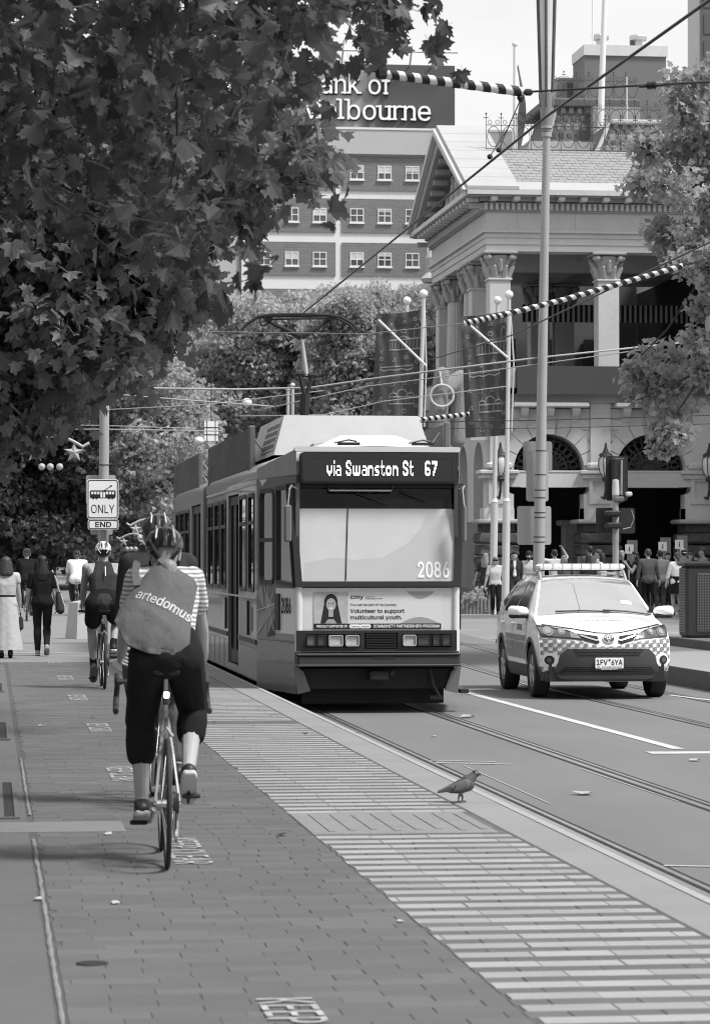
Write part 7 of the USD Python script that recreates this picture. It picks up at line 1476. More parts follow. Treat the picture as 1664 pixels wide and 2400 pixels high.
P(o, 'panel', MB().box((0, 0, 0), (.46, .03, .66)), white_print)
for z in (-.12, .12): P(o, 'bar', MB().box((0, -.02, z), (.5, .01, .025)), c_black)
for x in (-.14, .14): P(o, 'bar', MB().box((x, -.021, 0), (.02, .01, .7)), c_black)
P(o, 'hanger', MB().tube([(0, 0, .3), (0, 0, 2.2)], .015, 4), dark_m)
for u, v, zc, lab in ((579, 943, 100, 'white globe lamp hanging left of the pantograph'), (467, 1033, 105, 'white globe lamp hanging by the white panel')):
    q = P3(u, v, zc); o = thing('globe_lamp', lab, 'lamp', q); P(o, 'globe', ell((0, 0, 0), (.17, .17, .15)), mat('globe_white', .75, .4), smooth=True); P(o, 'cord', MB().tube([(0, 0, .14), (0, 0, 1.1)], .012, 4), dark_m)
for u, lab in ((675, 'thinner pale post standing behind the pantograph'), (686, 'pale ball-topped post standing behind the pantograph')):
    b = P3(u, 1300, 112); b[2] = .8; o = thing('far_post', lab, 'post', b); h = P3(u, 915 if u == 675 else 905, 112)[2] - .8; P(o, 'post', MB().tube([(0, 0, 0), (0, 0, h)], .06, 8), LOOK['pole_pale']); P(o, 'cap', ell((0, 0, h + .05), (.09,) * 3, 1), LOOK['ball_white'])
# ================================================================ OVERHEAD LINES
wire_d, wire_p = mat('wire_dark', .015, .5), mat('wire_pale', .30, .5)
def wire(label, pts, r, mm=wire_d, sag=0.0, name='overhead_wire', n=14):
    p = np.array(pts, float)
    if len(p) == 2: t = np.linspace(0, 1, n)[:, None]; p = p[0] * (1 - t) + p[1] * t; p[:, 2] -= sag * 4 * (t * (1 - t))[:, 0]
    return solo(name, label, 'wire', MB().tube(p, r, 6), mm, smooth=True)
TXW = 4.80
wire('black contact wire running diagonally down to the pantograph', [onX(1720, -42, TXW), onX(1280, 272, TXW), onX(706, 737, TXW)], .0125, name='contact_wire')
a = onX(706, 737, TXW); wire('thin contact wire going on behind the pantograph', [a, onX(542, 834, TXW), onX(400, 925, TXW)], .010, name='contact_wire')
wire('dark contact wire of the far track above the second striped sleeve', [onX(1700, 550, 8.9), onX(1200, 785, 8.9), onX(1010, 842, 8.9)], .012, name='contact_wire')
ZS = 22.6
wire('span wire carrying the big striped sleeve, left end in the leaves', [P3(560, 128, ZS), P3(735, 138, ZS), P3(900, 170, ZS)], .009, name='span_wire'); wire('span wire running right from the big striped sleeve', [P3(1236, 214, ZS), P3(1500, 199, ZS), P3(1760, 185, ZS)], .009, name='span_wire')
def sleeve(label, pts, r, n, turn=1.0, name='striped_sleeve'):
    p = np.array(pts, float); o = thing(name, label, 'insulator', p[0]); q = p - p[0]; d = q[-1] - q[0]; Ls = np.linalg.norm(d); K_ = 120; t = np.linspace(0, 1, K_)
    seg = np.linspace(0, 1, len(q)); c = np.column_stack([np.interp(t, seg, q[:, i]) for i in range(3)]); a_, b_, u_ = frame(d)
    P(o, 'sleeve', MB().tube(c, r, 12), mat('sleeve_white', .68, .5), smooth=40)
    for k in range(n):                             # a dark band wound round the sleeve
        m = MB(); g = np.linspace(0, 2 * PI, 17); w = Ls / n; vs = []
        for gg in g:
            for e in (0, .5): s_ = np.clip((k + e + .42 * turn * (math.cos(gg) * .5 + .5)) / n, 0, 1); cc = np.array([np.interp(s_, t, c[:, i]) for i in range(3)]); vs.append(cc + (a_ * math.cos(gg + .8) + b_ * math.sin(gg + .8)) * (r + .0025))
        vs = np.array(vs); i = np.arange(16); P(o, 'dark_band', m.add(vs, np.stack([2 * i, 2 * i + 1, 2 * i + 3, 2 * i + 2], 1)), mat('sleeve_black', .015, .5))
    return o
s1 = sleeve('big black and white striped sleeve on the span wire in front of the billboard', [P3(905, 172, ZS), P3(1226, 214, ZS)], .036, 9, 1.0); P(s1, 'end_clamp', MB().bbox(P3(896, 170, ZS) - P3(905, 172, ZS), (.10, .08, .09), .02), wire_d); P(s1, 'end_clamp', MB().bbox(P3(1238, 215, ZS) - P3(905, 172, ZS), (.07, .05, .05), .015).tm(MB().lathe([(.012, -.03), (.03, 0), (.012, .03)], P3(1220, 228, ZS) - P3(905, 172, ZS), 10)), wire_d)
o = thing('wire_hanger', 'thin V-shaped hanger from the big striped sleeve to the contact wire', 'hanger', P3(1219, 234, ZS)); z_ = P3(1219, 234, ZS)
for u, v in ((1169, 350), (1148, 366)): e = onX(u, v, TXW); P(o, 'rod', MB().tube([V3(0, 0, 0), (P3(1190, 300, ZS) - z_), e - z_], .005, 5), wire_d); P(o, 'clamp', hull((e - z_, .028)), wire_d)
for u0, v0, u1, v1, zc, lab in ((735, 138, 790, 146, ZS, 'coil insulator in the leaves left of the big striped sleeve'), (1497, 201, 1556, 197, ZS, 'coil insulator on the wire right of the tall pole')):
    a, b = P3(u0, v0, zc), P3(u1, v1, zc); o = thing('coil_insulator', lab, 'insulator', a); d = b - a; P(o, 'body', MB().tube([V3(0, 0, 0), d * .3, d * .32, d * .7, d * .72, d], [.012, .014, .02, .02, .014, .012], 8), wire_d)
    for k in range(7): P(o, 'shed', MB().tube([d * (.34 + k * .05), d * (.36 + k * .05)], .032, 10), wire_d)
sleeve('long twisted black and white sleeve crossing in front of the portico', [P3(1088, 757, 33), P3(1180, 737, 33), P3(1320, 702, 33), P3(1460, 662, 33), P3(1600, 622, 33)], .030, 26, 1.0)
wire('pale span wire left of the long twisted sleeve', [P3(470, 777, 36), P3(860, 782, 35), P3(1088, 757, 33)], .006, wire_p, name='span_wire'); wire('span wire leaving the long twisted sleeve into the right tree', [P3(1600, 622, 33), P3(1720, 588, 33)], .006, wire_d, name='span_wire')
sleeve('short striped sleeve just above the right end of the tram roof', [P3(968, 985, 66), P3(1100, 970, 66)], .05, 9)
for lab, pts, r, mm in (('thick pale span wire across the trees, passing behind the pantograph', [P3(240, 908, 57), P3(560, 912, 60), P3(730, 908, 60), P3(880, 886, 60), P3(1260, 838, 60), P3(1700, 792, 62)], .022, wire_p), ('pale wire under the thick one, sloping from the sign pole', [P3(250, 922, 57), P3(420, 936, 58), P3(640, 952, 60)], .014, wire_p), ('pale wire from the trees up past the right banner', [P3(620, 958, 60), P3(860, 905, 60), P3(1150, 868, 60), P3(1500, 820, 60)], .012, wire_p),
                    ('pale wire low across the left trees', [P3(-20, 1006, 66), P3(240, 1006, 66), P3(520, 1010, 66)], .016, wire_p), ('second pale wire low across the left trees', [P3(60, 995, 70), P3(240, 997, 70), P3(460, 1004, 70)], .013, wire_p), ('thin wire across the hall arches', [P3(960, 990, 72), P3(1250, 985, 72), P3(1700, 972, 72)], .012, wire_d), ('second thin wire across the hall arches', [P3(980, 1004, 74), P3(1300, 1003, 74), P3(1700, 992, 74)], .010, wire_d),
                    ('wire behind the trees left of the pantograph', [P3(250, 960, 80), P3(480, 948, 80), P3(760, 915, 80)], .014, wire_p), ('pale wire over the tram roof', [P3(560, 975, 75), P3(760, 972, 75), P3(900, 940, 75), P3(1190, 905, 75)], .014, wire_p)):
    wire(lab, pts, r, mm, name='span_wire')
# ================================================================ THE CROWD AT THE CORNER
def crowd(u, vtop, facing, lab, skn, top, bot, hair, pose=None, face=False, extra=None, p=88.0, H=None, sleeve=.7, bl=1.9, fem=False):
    zc = 7000 / p; b = P3(u, 1300, zc); b[2] = .47; Ht = (CAMZ - (vtop - 1314) / p) - .47; J = stand(Ht / 1.0 * (1.75 / 1.745), **(pose or {}))
    tops = [('top', top, shirt(sleeve, .016)), ('shoe', shoe_black, shoes('l')), ('shoe', shoe_black, shoes('r'))]
    if bot: tops.append(('trousers', bot, trousers(bl, .014)))
    o = person('person', lab, b, math.radians(facing), J, skn, tops, hair=hair, length=.05, face=face)
    if extra: extra(o, J, b)
    return o, J, b
V_ = lambda y: 1260 + y / 2.83
A = skin_ms
def dress_ex(mm, z0, z1, r0, r1): return lambda o, J, b: P(o, 'skirt', skirt(J, z0, z1, r0, r1, .01), mm, smooth=True)
wk, J, b = crowd(1161, V_(128), 172, 'woman with sunglasses and long fair hair carrying a pale bag, beside the tram', A[0], c_light, c_black, ('long', hair_fair), dict(stride=.15, la=(-.2, .1, -1), ra=(.25, .1, -1)), True, p=89)
P(wk, 'sunglasses', MB().bbox(J['head'] + V3(0, .085, .018) * J['s'], (.15, .03, .04), .01), c_black)
for x in (-.05, .0, .06): pass
q = P3(1155, 1384, 91); o = thing('pale_shopping_bag', 'large pale bag hanging from the arm of the woman in sunglasses', 'bag', q); P(o, 'sack', fuse([hull((V3(-.17, 0, .2), .05), (V3(.17, 0, .24), .05), (V3(-.24, 0, -.24), .07), (V3(.18, 0, -.2), .07))], .05, 4), c_white, smooth=True); P(o, 'handle', MB().tube([V3(-.1, 0, .22), V3(0, 0, .42), V3(.1, 0, .24)], .012, 5), c_mid)
q = P3(1171, 1425, 91); o = thing('dark_paper_bag', 'dark square carrier bag held low by the woman in sunglasses', 'bag', q); P(o, 'sack', MB().bbox((0, 0, 0), (.26, .12, .34), .01), c_grey); P(o, 'handle', MB().tube([(-.06, 0, .17), (-.02, 0, .32), (.02, 0, .32), (.06, 0, .17)], .01, 5), c_black)
crowd(1138, V_(105), -30, 'person in dark top and jeans behind the woman in sunglasses', A[1], c_dark, cloth('jeans', .05), ('long', hair_fair), dict(la=(-.3, -.1, -1), stride=.1), p=82)
def suit(o, J, b): P(o, 'shirt_front', MB().tm(hull((J['chest'] + V3(0, .085, -.18), .05), (J['neck'] + V3(0, .05, -.02), .045))), c_white, smooth=True)
crowd(1205, V_(93), 178, 'man in a dark suit and open white shirt walking towards the camera', A[0], c_dark, c_dark, ('short', hair_dark), dict(stride=.15), True, suit, p=87, sleeve=1.95)
def beard(o, J, b): h = J['head']; P(o, 'beard', hull((h + V3(0, .06, -.075), .05), (h + V3(0, .02, -.06), .06)), hair_dark, smooth=True); P(o, 'beanie', hull((h + V3(0, -.01, .06), .09), (h + V3(0, -.01, .02), .088)), c_dark, smooth=True)
crowd(1240, V_(93), 165, 'bearded man in a dark beanie and pale jacket left of the tall pole', A[1], c_light, c_dark, None, dict(), True, beard, p=86, sleeve=1.9)
crowd(1300, V_(80), 5, 'person seen from behind raising both arms above the car roof', A[1], c_light, c_dark, ('short', hair_dark), dict(la=(-.8, .2, .2), ra=(.6, .4, .3), lf=(.5, .2, .8), rf=(-.4, .2, .8)), p=85)
crowd(1322, V_(120), -150, 'small fair-haired person just right of the one with raised arms', A[0], c_mid, c_dark, ('bob', hair_fair), dict(), p=86, face=True)
crowd(1383, V_(56), 10, 'tallest man with dark hair standing over the light bar', A[1], c_mid, c_dark, ('short', hair_dark), dict(), p=84)
crowd(1360, V_(128), 30, 'grey-haired person low behind the light bar', A[0], c_grey, c_dark, ('bob', cloth('hair_grey', .14)), dict(), p=88)
crowd(1379, V_(112), -15, 'dark-haired woman in front of the tallest man', A[1], c_dark, c_dark, ('long', hair_dark), dict(), p=90)
crowd(1404, V_(80), 70, 'man in profile left of the signal post', A[0], c_light, c_dark, ('short', hair_mid), dict(), p=85, face=True)
crowd(1412, V_(103), 60, 'dark-haired woman at the right end of the light bar', A[1], c_light, c_dark, ('bob', hair_dark), dict(), p=89)
crowd(1457, V_(87), 5, 'blonde woman with a braid and dark top right of the signal post', A[0], c_black, c_black, ('tail', hair_fair), dict(shw=.95), p=87, sleeve=.3)
crowd(1490, V_(92), 85, 'woman in a sleeveless dark dress with one hand raised to her chin', A[1], c_black, None, ('long', hair_dark), dict(la=(-.1, .5, -1), lf=(0, .6, .9), shw=.95), p=88, sleeve=.05, extra=dress_ex(c_black, .98, .5, .16, .19), face=True)
crowd(1519, V_(76), 4, 'broad man in a pale long-sleeved shirt and dark trousers from behind', A[0], c_mid, c_black, ('short', hair_mid), dict(la=(-.15, .1, -1), ra=(.2, .05, -1), shw=1.1), p=89, sleeve=1.7)
crowd(1547, V_(85), -6, 'man in a grey shirt and jeans from behind, between two pale tops', A[1], c_grey, cloth('jeans', .05), ('short', hair_dark), dict(shw=1.05), p=86, sleeve=1.6)
crowd(1565, V_(100), 172, 'woman with long dark hair facing the camera in the crowd', A[1], c_dark, c_dark, ('long', hair_dark), dict(), True, p=82)
crowd(1587, V_(98), 8, 'woman in a white top and black skirt walking away', A[0], c_white, None, ('tail', hair_mid), dict(stride=.2, la=(-.25, .1, -1), ra=(.25, -.1, -1), shw=.92), p=90, sleeve=1.4, extra=dress_ex(c_black, 1.02, .56, .16, .18))
def cap(o, J, b): h = J['head']; P(o, 'cap', hull((h + V3(0, -.01, .06), .088), (h + V3(0, -.01, .03), .087)), c_white, smooth=True); P(o, 'cap_peak', hull((h + V3(-.05, -.09, .035), .012), (h + V3(.05, -.09, .035), .012), (h + V3(0, -.15, .02), .012)), c_white)
crowd(1602, V_(78), 15, 'man in a white cap beside the woman in the black skirt', A[0], c_grey, c_mid, ('short', hair_dark), dict(), p=84, extra=cap)
crowd(1618, V_(98), 175, 'smiling woman facing the camera behind the street bin', A[0], c_mid, c_dark, ('bob', hair_mid), dict(), True, p=82)
crowd(1648, V_(68), 95, 'short-haired man in profile at the far right edge', A[1], c_grey, c_dark, ('short', hair_mid), dict(), True, p=84)
crowd(1632, V_(92), 0, 'dark-haired person from behind over the street bin', A[1], c_dark, c_dark, ('short', hair_dark), dict(), p=81)
# ================================================================ THE PIGEON AND LITTER
q = onz(1078, 1882, PZ); pg_m = mat('pigeon_grey', .075, .6, .25, 30); pg_d = mat('pigeon_dark', .035, .45, .3, 40)
o = thing('pigeon', 'grey pigeon standing on the kerb beside the striped paving', 'pigeon', (q[0], q[1], PZ + .004), math.radians(-6))
P(o, 'body', fuse([hull((V3(.048, 0, .120), V3(.05, .05, .052)), (V3(.0, 0, .100), V3(.05, .047, .046)), (V3(-.06, 0, .082), V3(.03, .03, .024)), fine=True), hull((V3(.05, 0, .135), .044), (V3(.082, 0, .165), .030), fine=True), hull((V3(.082, 0, .165), .030), (V3(.098, 0, .186), .0225), fine=True), hull((V3(-.05, 0, .083), V3(.03, .032, .014)), (V3(-.125, 0, .066), V3(.015, .026, .005)))], .007, 10), pg_m, smooth=True)
P(o, 'head', fuse([hull((V3(.100, 0, .188), .0235), (V3(.110, 0, .184), .0195), fine=True)], .005, 4), pg_d, smooth=True); P(o, 'beak', hull((V3(.127, 0, .184), .006), (V3(.141, 0, .175), .0025)), pg_d)
for y in (-1, 1):
    P(o, 'wing', fuse([hull((V3(.035, y * .044, .122), V3(.028, .010, .032)), (V3(-.03, y * .044, .098), V3(.04, .009, .026)), (V3(-.115, y * .022, .072), V3(.03, .006, .008)), fine=True)], .008, 6), mat('pigeon_wing', .13, .6, .3, 40), smooth=True)
    P(o, 'wing_bar', hull((V3(-.03, y * .0535, .112), .004), (V3(-.05, y * .052, .080), .005)), pg_d)
    P(o, 'eye', ell((.108, y * .0205, .191), (.0045, .0025, .0045), 1), mat('eye_pale', .5, .2)); x = .004 + y * .014
    P(o, 'leg', MB().tube([V3(.005, y * .02, .065), V3(x, y * .022, .030), V3(x - .002, y * .022, .006)], [.013, .006, .0045], 8), mat('pigeon_leg', .12, .6))
    for a in (-.5, 0, .5, PI): P(o, 'toe', MB().tube([V3(x - .002, y * .022, .005), V3(x - .002 + .028 * math.cos(a), y * .022 + .028 * math.sin(a), .003)], .0032, 5), LOOK['pigeon_leg'])
P(o, 'tail_tip', MB().box((-.140, 0, .064), (.02, .046, .006)), pg_d)
litter_m, litter_d = mat('litter_pale', .36, .8), mat('litter_dark', .03, .8)
def scrap(u, v, z, w, mm, lab, sd_):
    q = onz(u, v, z); r = np.random.default_rng(sd_); n = 7; a = np.linspace(0, 2 * PI, n + 1)[:-1]; R_ = w * (.5 + .5 * r.random(n)); v_ = np.column_stack([R_ * np.cos(a), R_ * np.sin(a) * 1.2, .004 + r.random(n) * w * .35]); v_ = np.vstack([v_, [0, 0, w * .25 + .004]])
    solo('litter', lab, 'litter', MB().add(v_ + [q[0], q[1], z], [[i, (i + 1) % n, n] for i in range(n)]), mm)
scrap(1366, 1864, 0, .10, litter_m, 'folded pale scrap of paper lying between the rails', 1); scrap(1096, 1683, 0, .14, litter_m, 'small crumpled pale scrap near the tram and the second rail', 2); scrap(1018, 1728, 0, .05, litter_m, 'tiny pale scrap right of the near rail', 3); scrap(1626, 1785, 0, .07, litter_m, 'pale scrap by the white road marking at the right', 4)
for i, (u, v, w, mm, lab) in enumerate(((97, 1704, .05, litter_m, 'thin pale scrap on the bricks left of the front cyclist'), (88, 2111, .035, litter_m, 'pale scrap by the mortar seam'), (252, 1958, .04, litter_m, 'pale scrap on the bricks below the front cyclist\'s foot'), (268, 2120, .03, litter_m, 'small pale fleck on the bricks'), (220, 1684, .04, litter_d, 'small dark leaf on the bricks behind the front rider'), (500, 1694, .035, litter_d, 'small dark leaf at the edge of the far stripes'), (715, 1722, .04, litter_d, 'small dark leaf among the stripes'), (660, 1960, .05, litter_d, 'dark scrap on the patch slab'), (840, 1720, .03, litter_d, 'small dark leaf near the kerb'), (938, 2163, .025, litter_m, 'pale fleck beside the near stripes'))): scrap(u, v, PZ, w, mm, lab, 10 + i)
# ================================================================ TREES
from scipy.spatial.transform import Rotation
lr = np.random.default_rng(11)
bark = mat('bark', 0.05, 0.9, 0.35, 3, bump=0.01, bscale=14)
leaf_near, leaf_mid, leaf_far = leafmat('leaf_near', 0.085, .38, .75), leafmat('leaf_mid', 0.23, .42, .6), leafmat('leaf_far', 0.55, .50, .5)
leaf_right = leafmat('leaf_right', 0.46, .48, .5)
HALF = [(0, -.02), (.14, -.16), (.40, -.24), (.37, -.06), (.60, -.04), (.66, .06), (.97, .08), (.74, .22), (.84, .42), (.52, .38), (.47, .50), (.58, .62), (.62, .88), (.38, .74), (.30, .92), (.16, .98), (.0, 1.28)]
def leaf(curl=.25, droop=.25, twist=0.0, simple=False):
    h = HALF if not simple else [HALF[i] for i in (0, 2, 4, 6, 9, 12, 14, 16)]
    pts = h + [(-x, y) for x, y in h[-2:0:-1]]; pg = sg.Polygon(pts); v, f = trimesh.creation.triangulate_polygon(pg, engine='earcut')
    v = np.array(v); z = curl * np.abs(v[:, 0]) ** 1.3 - droop * (v[:, 1] - .3) ** 2 + twist * v[:, 0] * v[:, 1]
    v = np.column_stack([v, z]) - [0, -.05, 0]
    if simple: return v, f
    k = len(v); st = np.array([[-.015, 0, 0], [.015, 0, 0], [.012, -.45, .12], [-.012, -.45, .12]]); return np.vstack([v, st]), np.vstack([f, [[k, k + 1, k + 2], [k, k + 2, k + 3]]])
LEAVES = [leaf(.30, .22), leaf(.12, .35, .2), leaf(-.18, .30, -.15), leaf(.45, .12, .1)]
def leaf_rot(n, up=.55, rs=lr):
    """random leaf bases: blade normal mostly up and outward, tip hanging"""
    N = rs.normal(size=(n, 3)) * [1, 1, .8] + [0, 0, up]; N /= np.linalg.norm(N, axis=1, keepdims=True)
    D = rs.normal(size=(n, 3)) * [.8, .8, .5] + [0, 0, -.75]; D -= N * (D * N).sum(1, keepdims=True); D /= np.linalg.norm(D, axis=1, keepdims=True)
    return np.stack([np.cross(D, N), D, N], -1)   # columns: side, tip, normal
def instancer(parent, name, protos, pos, rot, scale, idx, material, kind='stuff'):
    pth = f'{parent.GetPath()}/{name}'; pi = UsdGeom.PointInstancer.Define(stage, pth); rel = pi.CreatePrototypesRel()
    for k, (v, f) in enumerate(protos):
        m = usdkit.mesh(stage, f'{pth}/leaf_shape_{k:03d}' if k else f'{pth}/leaf_shape', (v, f), material); rel.AddTarget(m.GetPath())
    q = Rotation.from_matrix(rot).as_quat()
    pi.CreateProtoIndicesAttr(Vt.IntArray.FromNumpy(np.asarray(idx, np.int32))); pi.CreatePositionsAttr(Vt.Vec3fArray.FromNumpy(np.asarray(pos, np.float32)))
    pi.CreateScalesAttr(Vt.Vec3fArray.FromNumpy(np.repeat(np.asarray(scale, np.float32)[:, None], 3, 1)))
    pi.CreateOrientationsAttr(Vt.QuathArray([Gf.Quath(float(a[3]), Gf.Vec3h(float(a[0]), float(a[1]), float(a[2]))) for a in q]))
    return tag(pi.GetPrim(), kind=kind)
def in_poly(poly, n, rs=lr):
    x0, y0, x1, y1 = poly.bounds; out = []
    while len(out) < n:
        p = rs.uniform([x0, y0], [x1, y1], (n * 2, 2)); ok = shapely.contains_xy(poly, p[:, 0], p[:, 1]); out += list(p[ok])
    return np.array(out[:n])
def region(pts): return sg.Polygon([(x * DS, y * DS) for x, y in pts])
# ---- the plane tree overhead: leaf sprays along hanging twigs, 14 to 24 m out, its trunk left of the view
near = thing('plane_tree', 'big plane tree overhead whose dark lobed leaves fill the upper left', 'tree', (0, 0, 0))
P(near, 'trunk', MB().tube([(-3.4, 15, .2), (-3.3, 15, 2), (-3.2, 15.3, 4.2), (-2.6, 16, 6.5), (-2.0, 17, 9)], [.36, .30, .26, .22, .12], 12), bark, smooth=40)
NEAR = region([(-700, -500), (1000, -330), (1005, 30), (985, 80), (925, 128), (870, 130), (740, 85), (705, 160), (690, 235), (680, 330), (680, 380), (625, 400), (570, 435), (490, 450), (470, 510), (465, 560), (540, 590), (530, 625), (470, 650), (430, 700), (400, 730), (340, 690), (250, 600), (170, 520), (80, 470), (-60, 470), (-700, 600)])
tw = np.vstack([in_poly(NEAR.buffer(-26), 620), in_poly(region([(-200, -200), (640, -200), (640, 90), (300, 260), (-200, 330)]), 170)]); dep = 14.5 + 9 * lr.random(len(tw)) ** 1.2
pos, rot, sc, idx = [], [], [], []
lim = MB()
for (u, v), zc in zip(tw, dep):
    c = P3(u, v, zc); n = int(lr.integers(5, 11)); d = unit(lr.normal(size=3) * [1, 1, .3] + [0.35, 0, -.45]); L = .22 + .25 * lr.random()
    t = lr.random(n); p = c + d * (t[:, None] - .3) * L * 1.5 + lr.normal(size=(n, 3)) * .075
    pos.append(p); rot.append(leaf_rot(n)); sc.append(lr.uniform(.062, .112, n)); idx.append(lr.integers(0, 4, n))
    P(near, 'twig', MB().tube([c - d * L * .8 + V3(0, 0, .08), c, c + d * L * .6], [.004, .003, .0015], 4), bark) if lr.random() < .35 else None
pos, rot, sc, idx = np.vstack(pos), np.vstack(rot), np.concatenate(sc), np.concatenate(idx)
for pts, zc, r in (([(334, -40), (324, 62), (330, 156), (312, 245), (292, 333)], 17, .010), ([(438, -40), (437, 73), (423, 156), (414, 245), (417, 333), (401, 427)], 16, .010), ([(420, -40), (400, 200), (330, 380), (250, 520)], 19, .012), ([(-200, 60), (250, 160), (700, 40), (960, -20), (1100, -60)], 19, .022), ([(533, 663), (577, 657), (614, 636), (653, 603)], 15.5, .004)):
    q = np.array([P3(u, v, zc + .6 * math.sin(i * 1.7)) for i, (u, v) in enumerate(pts)]); tt = np.linspace(0, 1, len(q)); g = np.linspace(0, 1, 16); q = np.column_stack([np.interp(g, tt, q[:, k]) for k in range(3)]); q[1:-1] = (q[:-2] + q[1:-1] * 2 + q[2:]) / 4
    P(near, 'branch', MB().tube(q, np.linspace(r * 1.4, r * .5, 16), 6), bark, smooth=True)
for u, v, zc, s_ in ((575, 585, 15.5, .088), (612, 622, 15.4, .10), (585, 655, 15.6, .085), (600, 690, 15.6, .08), (560, 640, 15.5, .09), (530, 690, 15.3, .105), (650, 598, 15.5, .05)):
    pos = np.vstack([pos, P3(u, v, zc)]); rot = np.concatenate([rot, leaf_rot(1, .1)]); sc = np.append(sc, s_); idx = np.append(idx, 0)
zc_ = (pos - CP) @ CF; uu = 832 + FPX * ((pos - CP) @ CR) / zc_; vv = 1200 - FPX * ((pos - CP) @ CU) / zc_
big = np.where((uu > 0) & (uu < 1664) & (vv > 0), sc / zc_, -1); first = np.argsort(-big)[:300]; restm = np.ones(len(pos), bool); restm[first] = False
for i in first: P(near, 'leaf', (LEAVES[idx[i]][0] * sc[i] @ rot[i].T + pos[i], LEAVES[idx[i]][1]), leaf_near)
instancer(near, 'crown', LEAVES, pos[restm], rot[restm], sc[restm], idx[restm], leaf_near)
# ---- sprig clusters for the trees farther off
def sprig(n, R, size, simple, seed):
    r = np.random.default_rng(seed); m = MB(); lv = [leaf(.3, .25, 0, simple), leaf(-.1, .35, .2, simple)]; rt = leaf_rot(n, .7, r); c = r.normal(size=(n, 3)); c = c / np.linalg.norm(c, axis=1, keepdims=True) * R * r.random((n, 1)) ** .5 * [1, 1, .75]
    for k in range(n): s_ = size * r.uniform(.7, 1.2); m.add(lv[k % 2][0] * s_ @ rt[k].T + c[k], lv[k % 2][1])
    return m.get()
SPR_N = [sprig(26, .34, .088, True, s) for s in (1, 2, 3)]; SPR_M = [sprig(44, .55, .105, True, s) for s in (4, 5, 6)]; SPR_F = [sprig(60, .85, .15, True, s) for s in (7, 8, 9)]
def clumps(n_clump, box, r, per, rs):
    """points in the shells of rounded clumps that together make an uneven crown. box: centre, half axes"""
    c0, ax = np.array(box[0], float), np.array(box[1], float); d = rs.normal(size=(n_clump, 3)); d /= np.linalg.norm(d, axis=1, keepdims=True); c = c0 + d * ax * (.45 + .55 * rs.random((n_clump, 1)) ** .6)
    q = rs.normal(size=(n_clump, per, 3)); q /= np.linalg.norm(q, axis=2, keepdims=True); rr = r * rs.uniform(.6, 1.25, (n_clump, 1, 1)); return (c[:, None] + q * rr * (rs.uniform(.75, 1.05, (n_clump, per, 1))) * [1, 1, .8]).reshape(-1, 3)
def tree(label, base, crown_c, crown_ax, n_clump, r, per, sprigs, lm, seed, trunk=.28, limbs=6, scale=(.8, 1.25), extra=None, group=None):
    rs = np.random.default_rng(seed); base = np.array(base, float); c = np.array(crown_c, float); ax = np.array(crown_ax, float)
    t = thing('plane_tree', label, 'tree', (0, 0, 0), group=group); fork = base + V3(0, 0, max(2.2, (c[2] - ax[2] - base[2]) * .9))
    P(t, 'trunk', MB().tube([base, (base + fork) / 2 + V3(.08, .05, 0), fork, (fork + c) / 2, c + V3(0, 0, ax[2] * .5)], [trunk, trunk * .85, trunk * .75, trunk * .5, trunk * .15], 10), bark, smooth=40)
    for k in range(limbs):
        a = k * 2 * PI / limbs + rs.random(); e = c + ax * V3(math.cos(a) * .7, math.sin(a) * .7, rs.uniform(-.4, .6)); P(t, 'limb', MB().tube([fork + (c - fork) * .3 * rs.random(), (fork + e) / 2 + V3(0, 0, .5), e], [trunk * .45, trunk * .3, trunk * .08], 7), bark, smooth=40)
    p = clumps(n_clump, (c, ax), r, per, rs)
    if extra is not None: p = np.vstack([p, extra])
    n = len(p); R_ = Rotation.from_euler('zxy', np.column_stack([rs.uniform(0, 6.28, n), rs.normal(0, .3, n), rs.normal(0, .3, n)])).as_matrix(); instancer(t, 'crown', sprigs, p, R_, rs.uniform(*scale, n), rs.integers(0, len(sprigs), n), lm); return t
def poly_clumps(poly, zc, dz, n_clump, r, per, seed):
    rs = np.random.default_rng(seed); uv = in_poly(poly, n_clump, rs); q = rs.normal(size=(n_clump, per, 3)); q /= np.linalg.norm(q, axis=2, keepdims=True); c = np.array([P3(u, v, zc + dz * (rs.random() - .5) * 2) for u, v in uv]); return (c[:, None] + q * (r * rs.uniform(.5, 1.2, (n_clump, 1, 1))) * rs.uniform(.6, 1.05, (n_clump, per, 1)) * [1, 1, .8]).reshape(-1, 3)
# second plane tree on the left, in better light, 26 to 34 m out
MID = region([(-300, 350), (430, 260), (640, 270), (690, 330), (680, 385), (570, 410), (470, 490), (440, 560), (410, 630), (370, 700), (280, 800), (200, 870), (60, 980), (-300, 1000)])
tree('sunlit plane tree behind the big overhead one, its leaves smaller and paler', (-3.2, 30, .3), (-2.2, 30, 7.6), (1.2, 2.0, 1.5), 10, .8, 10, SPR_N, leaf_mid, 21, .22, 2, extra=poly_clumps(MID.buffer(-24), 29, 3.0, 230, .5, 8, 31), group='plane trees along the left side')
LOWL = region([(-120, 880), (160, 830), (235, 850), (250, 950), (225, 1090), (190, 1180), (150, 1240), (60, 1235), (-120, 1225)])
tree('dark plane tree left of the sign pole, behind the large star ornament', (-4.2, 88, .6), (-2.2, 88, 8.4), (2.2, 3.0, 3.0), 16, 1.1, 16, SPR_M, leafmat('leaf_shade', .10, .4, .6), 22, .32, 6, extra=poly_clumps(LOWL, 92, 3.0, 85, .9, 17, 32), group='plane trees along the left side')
LOWM = region([(-100, 930), (120, 900), (330, 790), (420, 800), (455, 900), (430, 1000), (390, 1040), (400, 1120), (390, 1240), (330, 1265), (100, 1260), (-100, 1260)])
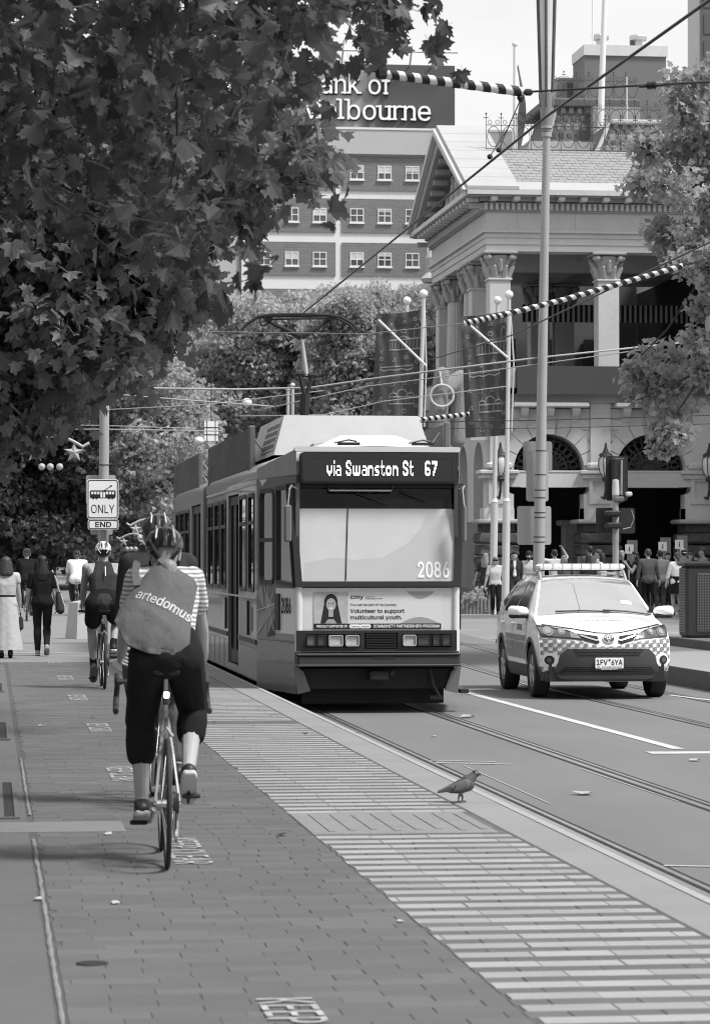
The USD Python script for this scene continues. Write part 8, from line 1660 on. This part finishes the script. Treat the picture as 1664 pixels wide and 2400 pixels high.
tree('pale mid-distance plane tree right of the sign pole, above the front riders', (-4.0, 105, .7), (2.4, 112, 8.2), (4.2, 4.0, 4.5), 26, 1.5, 18, SPR_M, leaf_far, 23, .35, 6, extra=poly_clumps(LOWM, 112, 5.0, 120, 1.1, 18, 33), group='plane trees along the left side')
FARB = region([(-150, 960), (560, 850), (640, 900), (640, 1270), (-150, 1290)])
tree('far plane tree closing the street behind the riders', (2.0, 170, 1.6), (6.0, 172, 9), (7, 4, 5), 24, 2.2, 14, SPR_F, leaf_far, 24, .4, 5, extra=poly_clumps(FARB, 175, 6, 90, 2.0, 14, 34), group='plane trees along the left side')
# trees behind the tram, in front of the office block
for k, (pts, zc, lab, sd_) in enumerate((([(420, 850), (400, 760), (470, 720), (560, 670), (640, 690), (700, 660), (740, 720), (760, 830), (740, 1000), (430, 1010)], 128, 'pale rounded plane tree behind the pantograph', 41), ([(690, 700), (740, 650), (790, 640), (860, 660), (930, 655), (975, 690), (985, 760), (975, 900), (940, 990), (700, 990)], 124, 'plane tree behind the left festival banner, its top just under the office windows', 42), ([(330, 800), (400, 770), (480, 780), (520, 860), (520, 1010), (400, 1040), (330, 1000)], 140, 'plane tree between the sign pole and the pantograph', 43))):
    pg = region(pts); cu, cv = pg.centroid.x, pg.centroid.y; c = P3(cu, cv, zc); w = (pg.bounds[2] - pg.bounds[0]) / 2 * zc / FPX
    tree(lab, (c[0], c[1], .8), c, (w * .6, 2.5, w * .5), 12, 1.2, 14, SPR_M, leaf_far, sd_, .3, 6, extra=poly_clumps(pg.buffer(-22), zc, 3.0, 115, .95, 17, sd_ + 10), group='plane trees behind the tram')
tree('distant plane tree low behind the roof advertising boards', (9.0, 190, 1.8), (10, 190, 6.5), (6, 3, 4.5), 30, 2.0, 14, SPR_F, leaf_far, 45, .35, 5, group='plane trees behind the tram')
# the tree at the right edge, trunk outside the view
RT = region([(1900, 60), (1596, 140), (1500, 185), (1480, 250), (1450, 320), (1440, 350), (1405, 370), (1440, 410), (1480, 470), (1460, 500), (1500, 560), (1560, 590), (1596, 640), (1900, 700)]); RL = region([(1900, 600), (1596, 660), (1560, 700), (1510, 740), (1430, 790), (1400, 830), (1395, 890), (1430, 930), (1470, 950), (1530, 930), (1560, 880), (1596, 860), (1900, 900)]); RD = region([(1470, 960), (1530, 950), (1520, 985), (1490, 1005)])
RX_ = np.vstack([poly_clumps(RT.buffer(-10), 52, 2.2, 125, .42, 11, 51), poly_clumps(RL.buffer(-8), 53, 1.0, 50, .26, 6, 52), poly_clumps(RD, 52.5, .3, 5, .18, 6, 53)])
rt_ = tree('pale-leaved plane tree hanging in from the right edge before the portico', (17.6, 52, .42), (18.5, 52, 10), (3, 3, 3), 20, .9, 12, SPR_N, leaf_right, 54, .3, 6, scale=(.75, 1.1), extra=RX_)
for pts in ([(1900, 520), (1700, 560), (1580, 620), (1500, 740), (1440, 800)], [(1720, 700), (1620, 760), (1560, 870), (1500, 960)], [(1900, 300), (1640, 330), (1530, 400), (1460, 420)], [(1800, 760), (1640, 800), (1520, 860), (1430, 900)]): q = [P3(u * DS, v * DS, 52.5) for u, v in pts]; P(rt_, 'branch', MB().tube(q, np.linspace(.05, .012, len(q)), 6), bark, smooth=True)
# shrubs in the planter
pl_ = thing('planter_shrub', 'trailing shrub growing out of the lattice planter', 'shrub', (0, 0, 0)); q = P3(1118, 1410, 80); rs_ = np.random.default_rng(9); p = q + rs_.normal(size=(22, 3)) * [.32, .2, .12]; instancer(pl_, 'foliage', SPR_N, p, Rotation.random(22, random_state=3).as_matrix(), np.full(22, .55), rs_.integers(0, 3, 22), leaf_far); P(pl_, 'stem', MB().tube([(q[0], q[1], .8), q], .02, 5), bark)
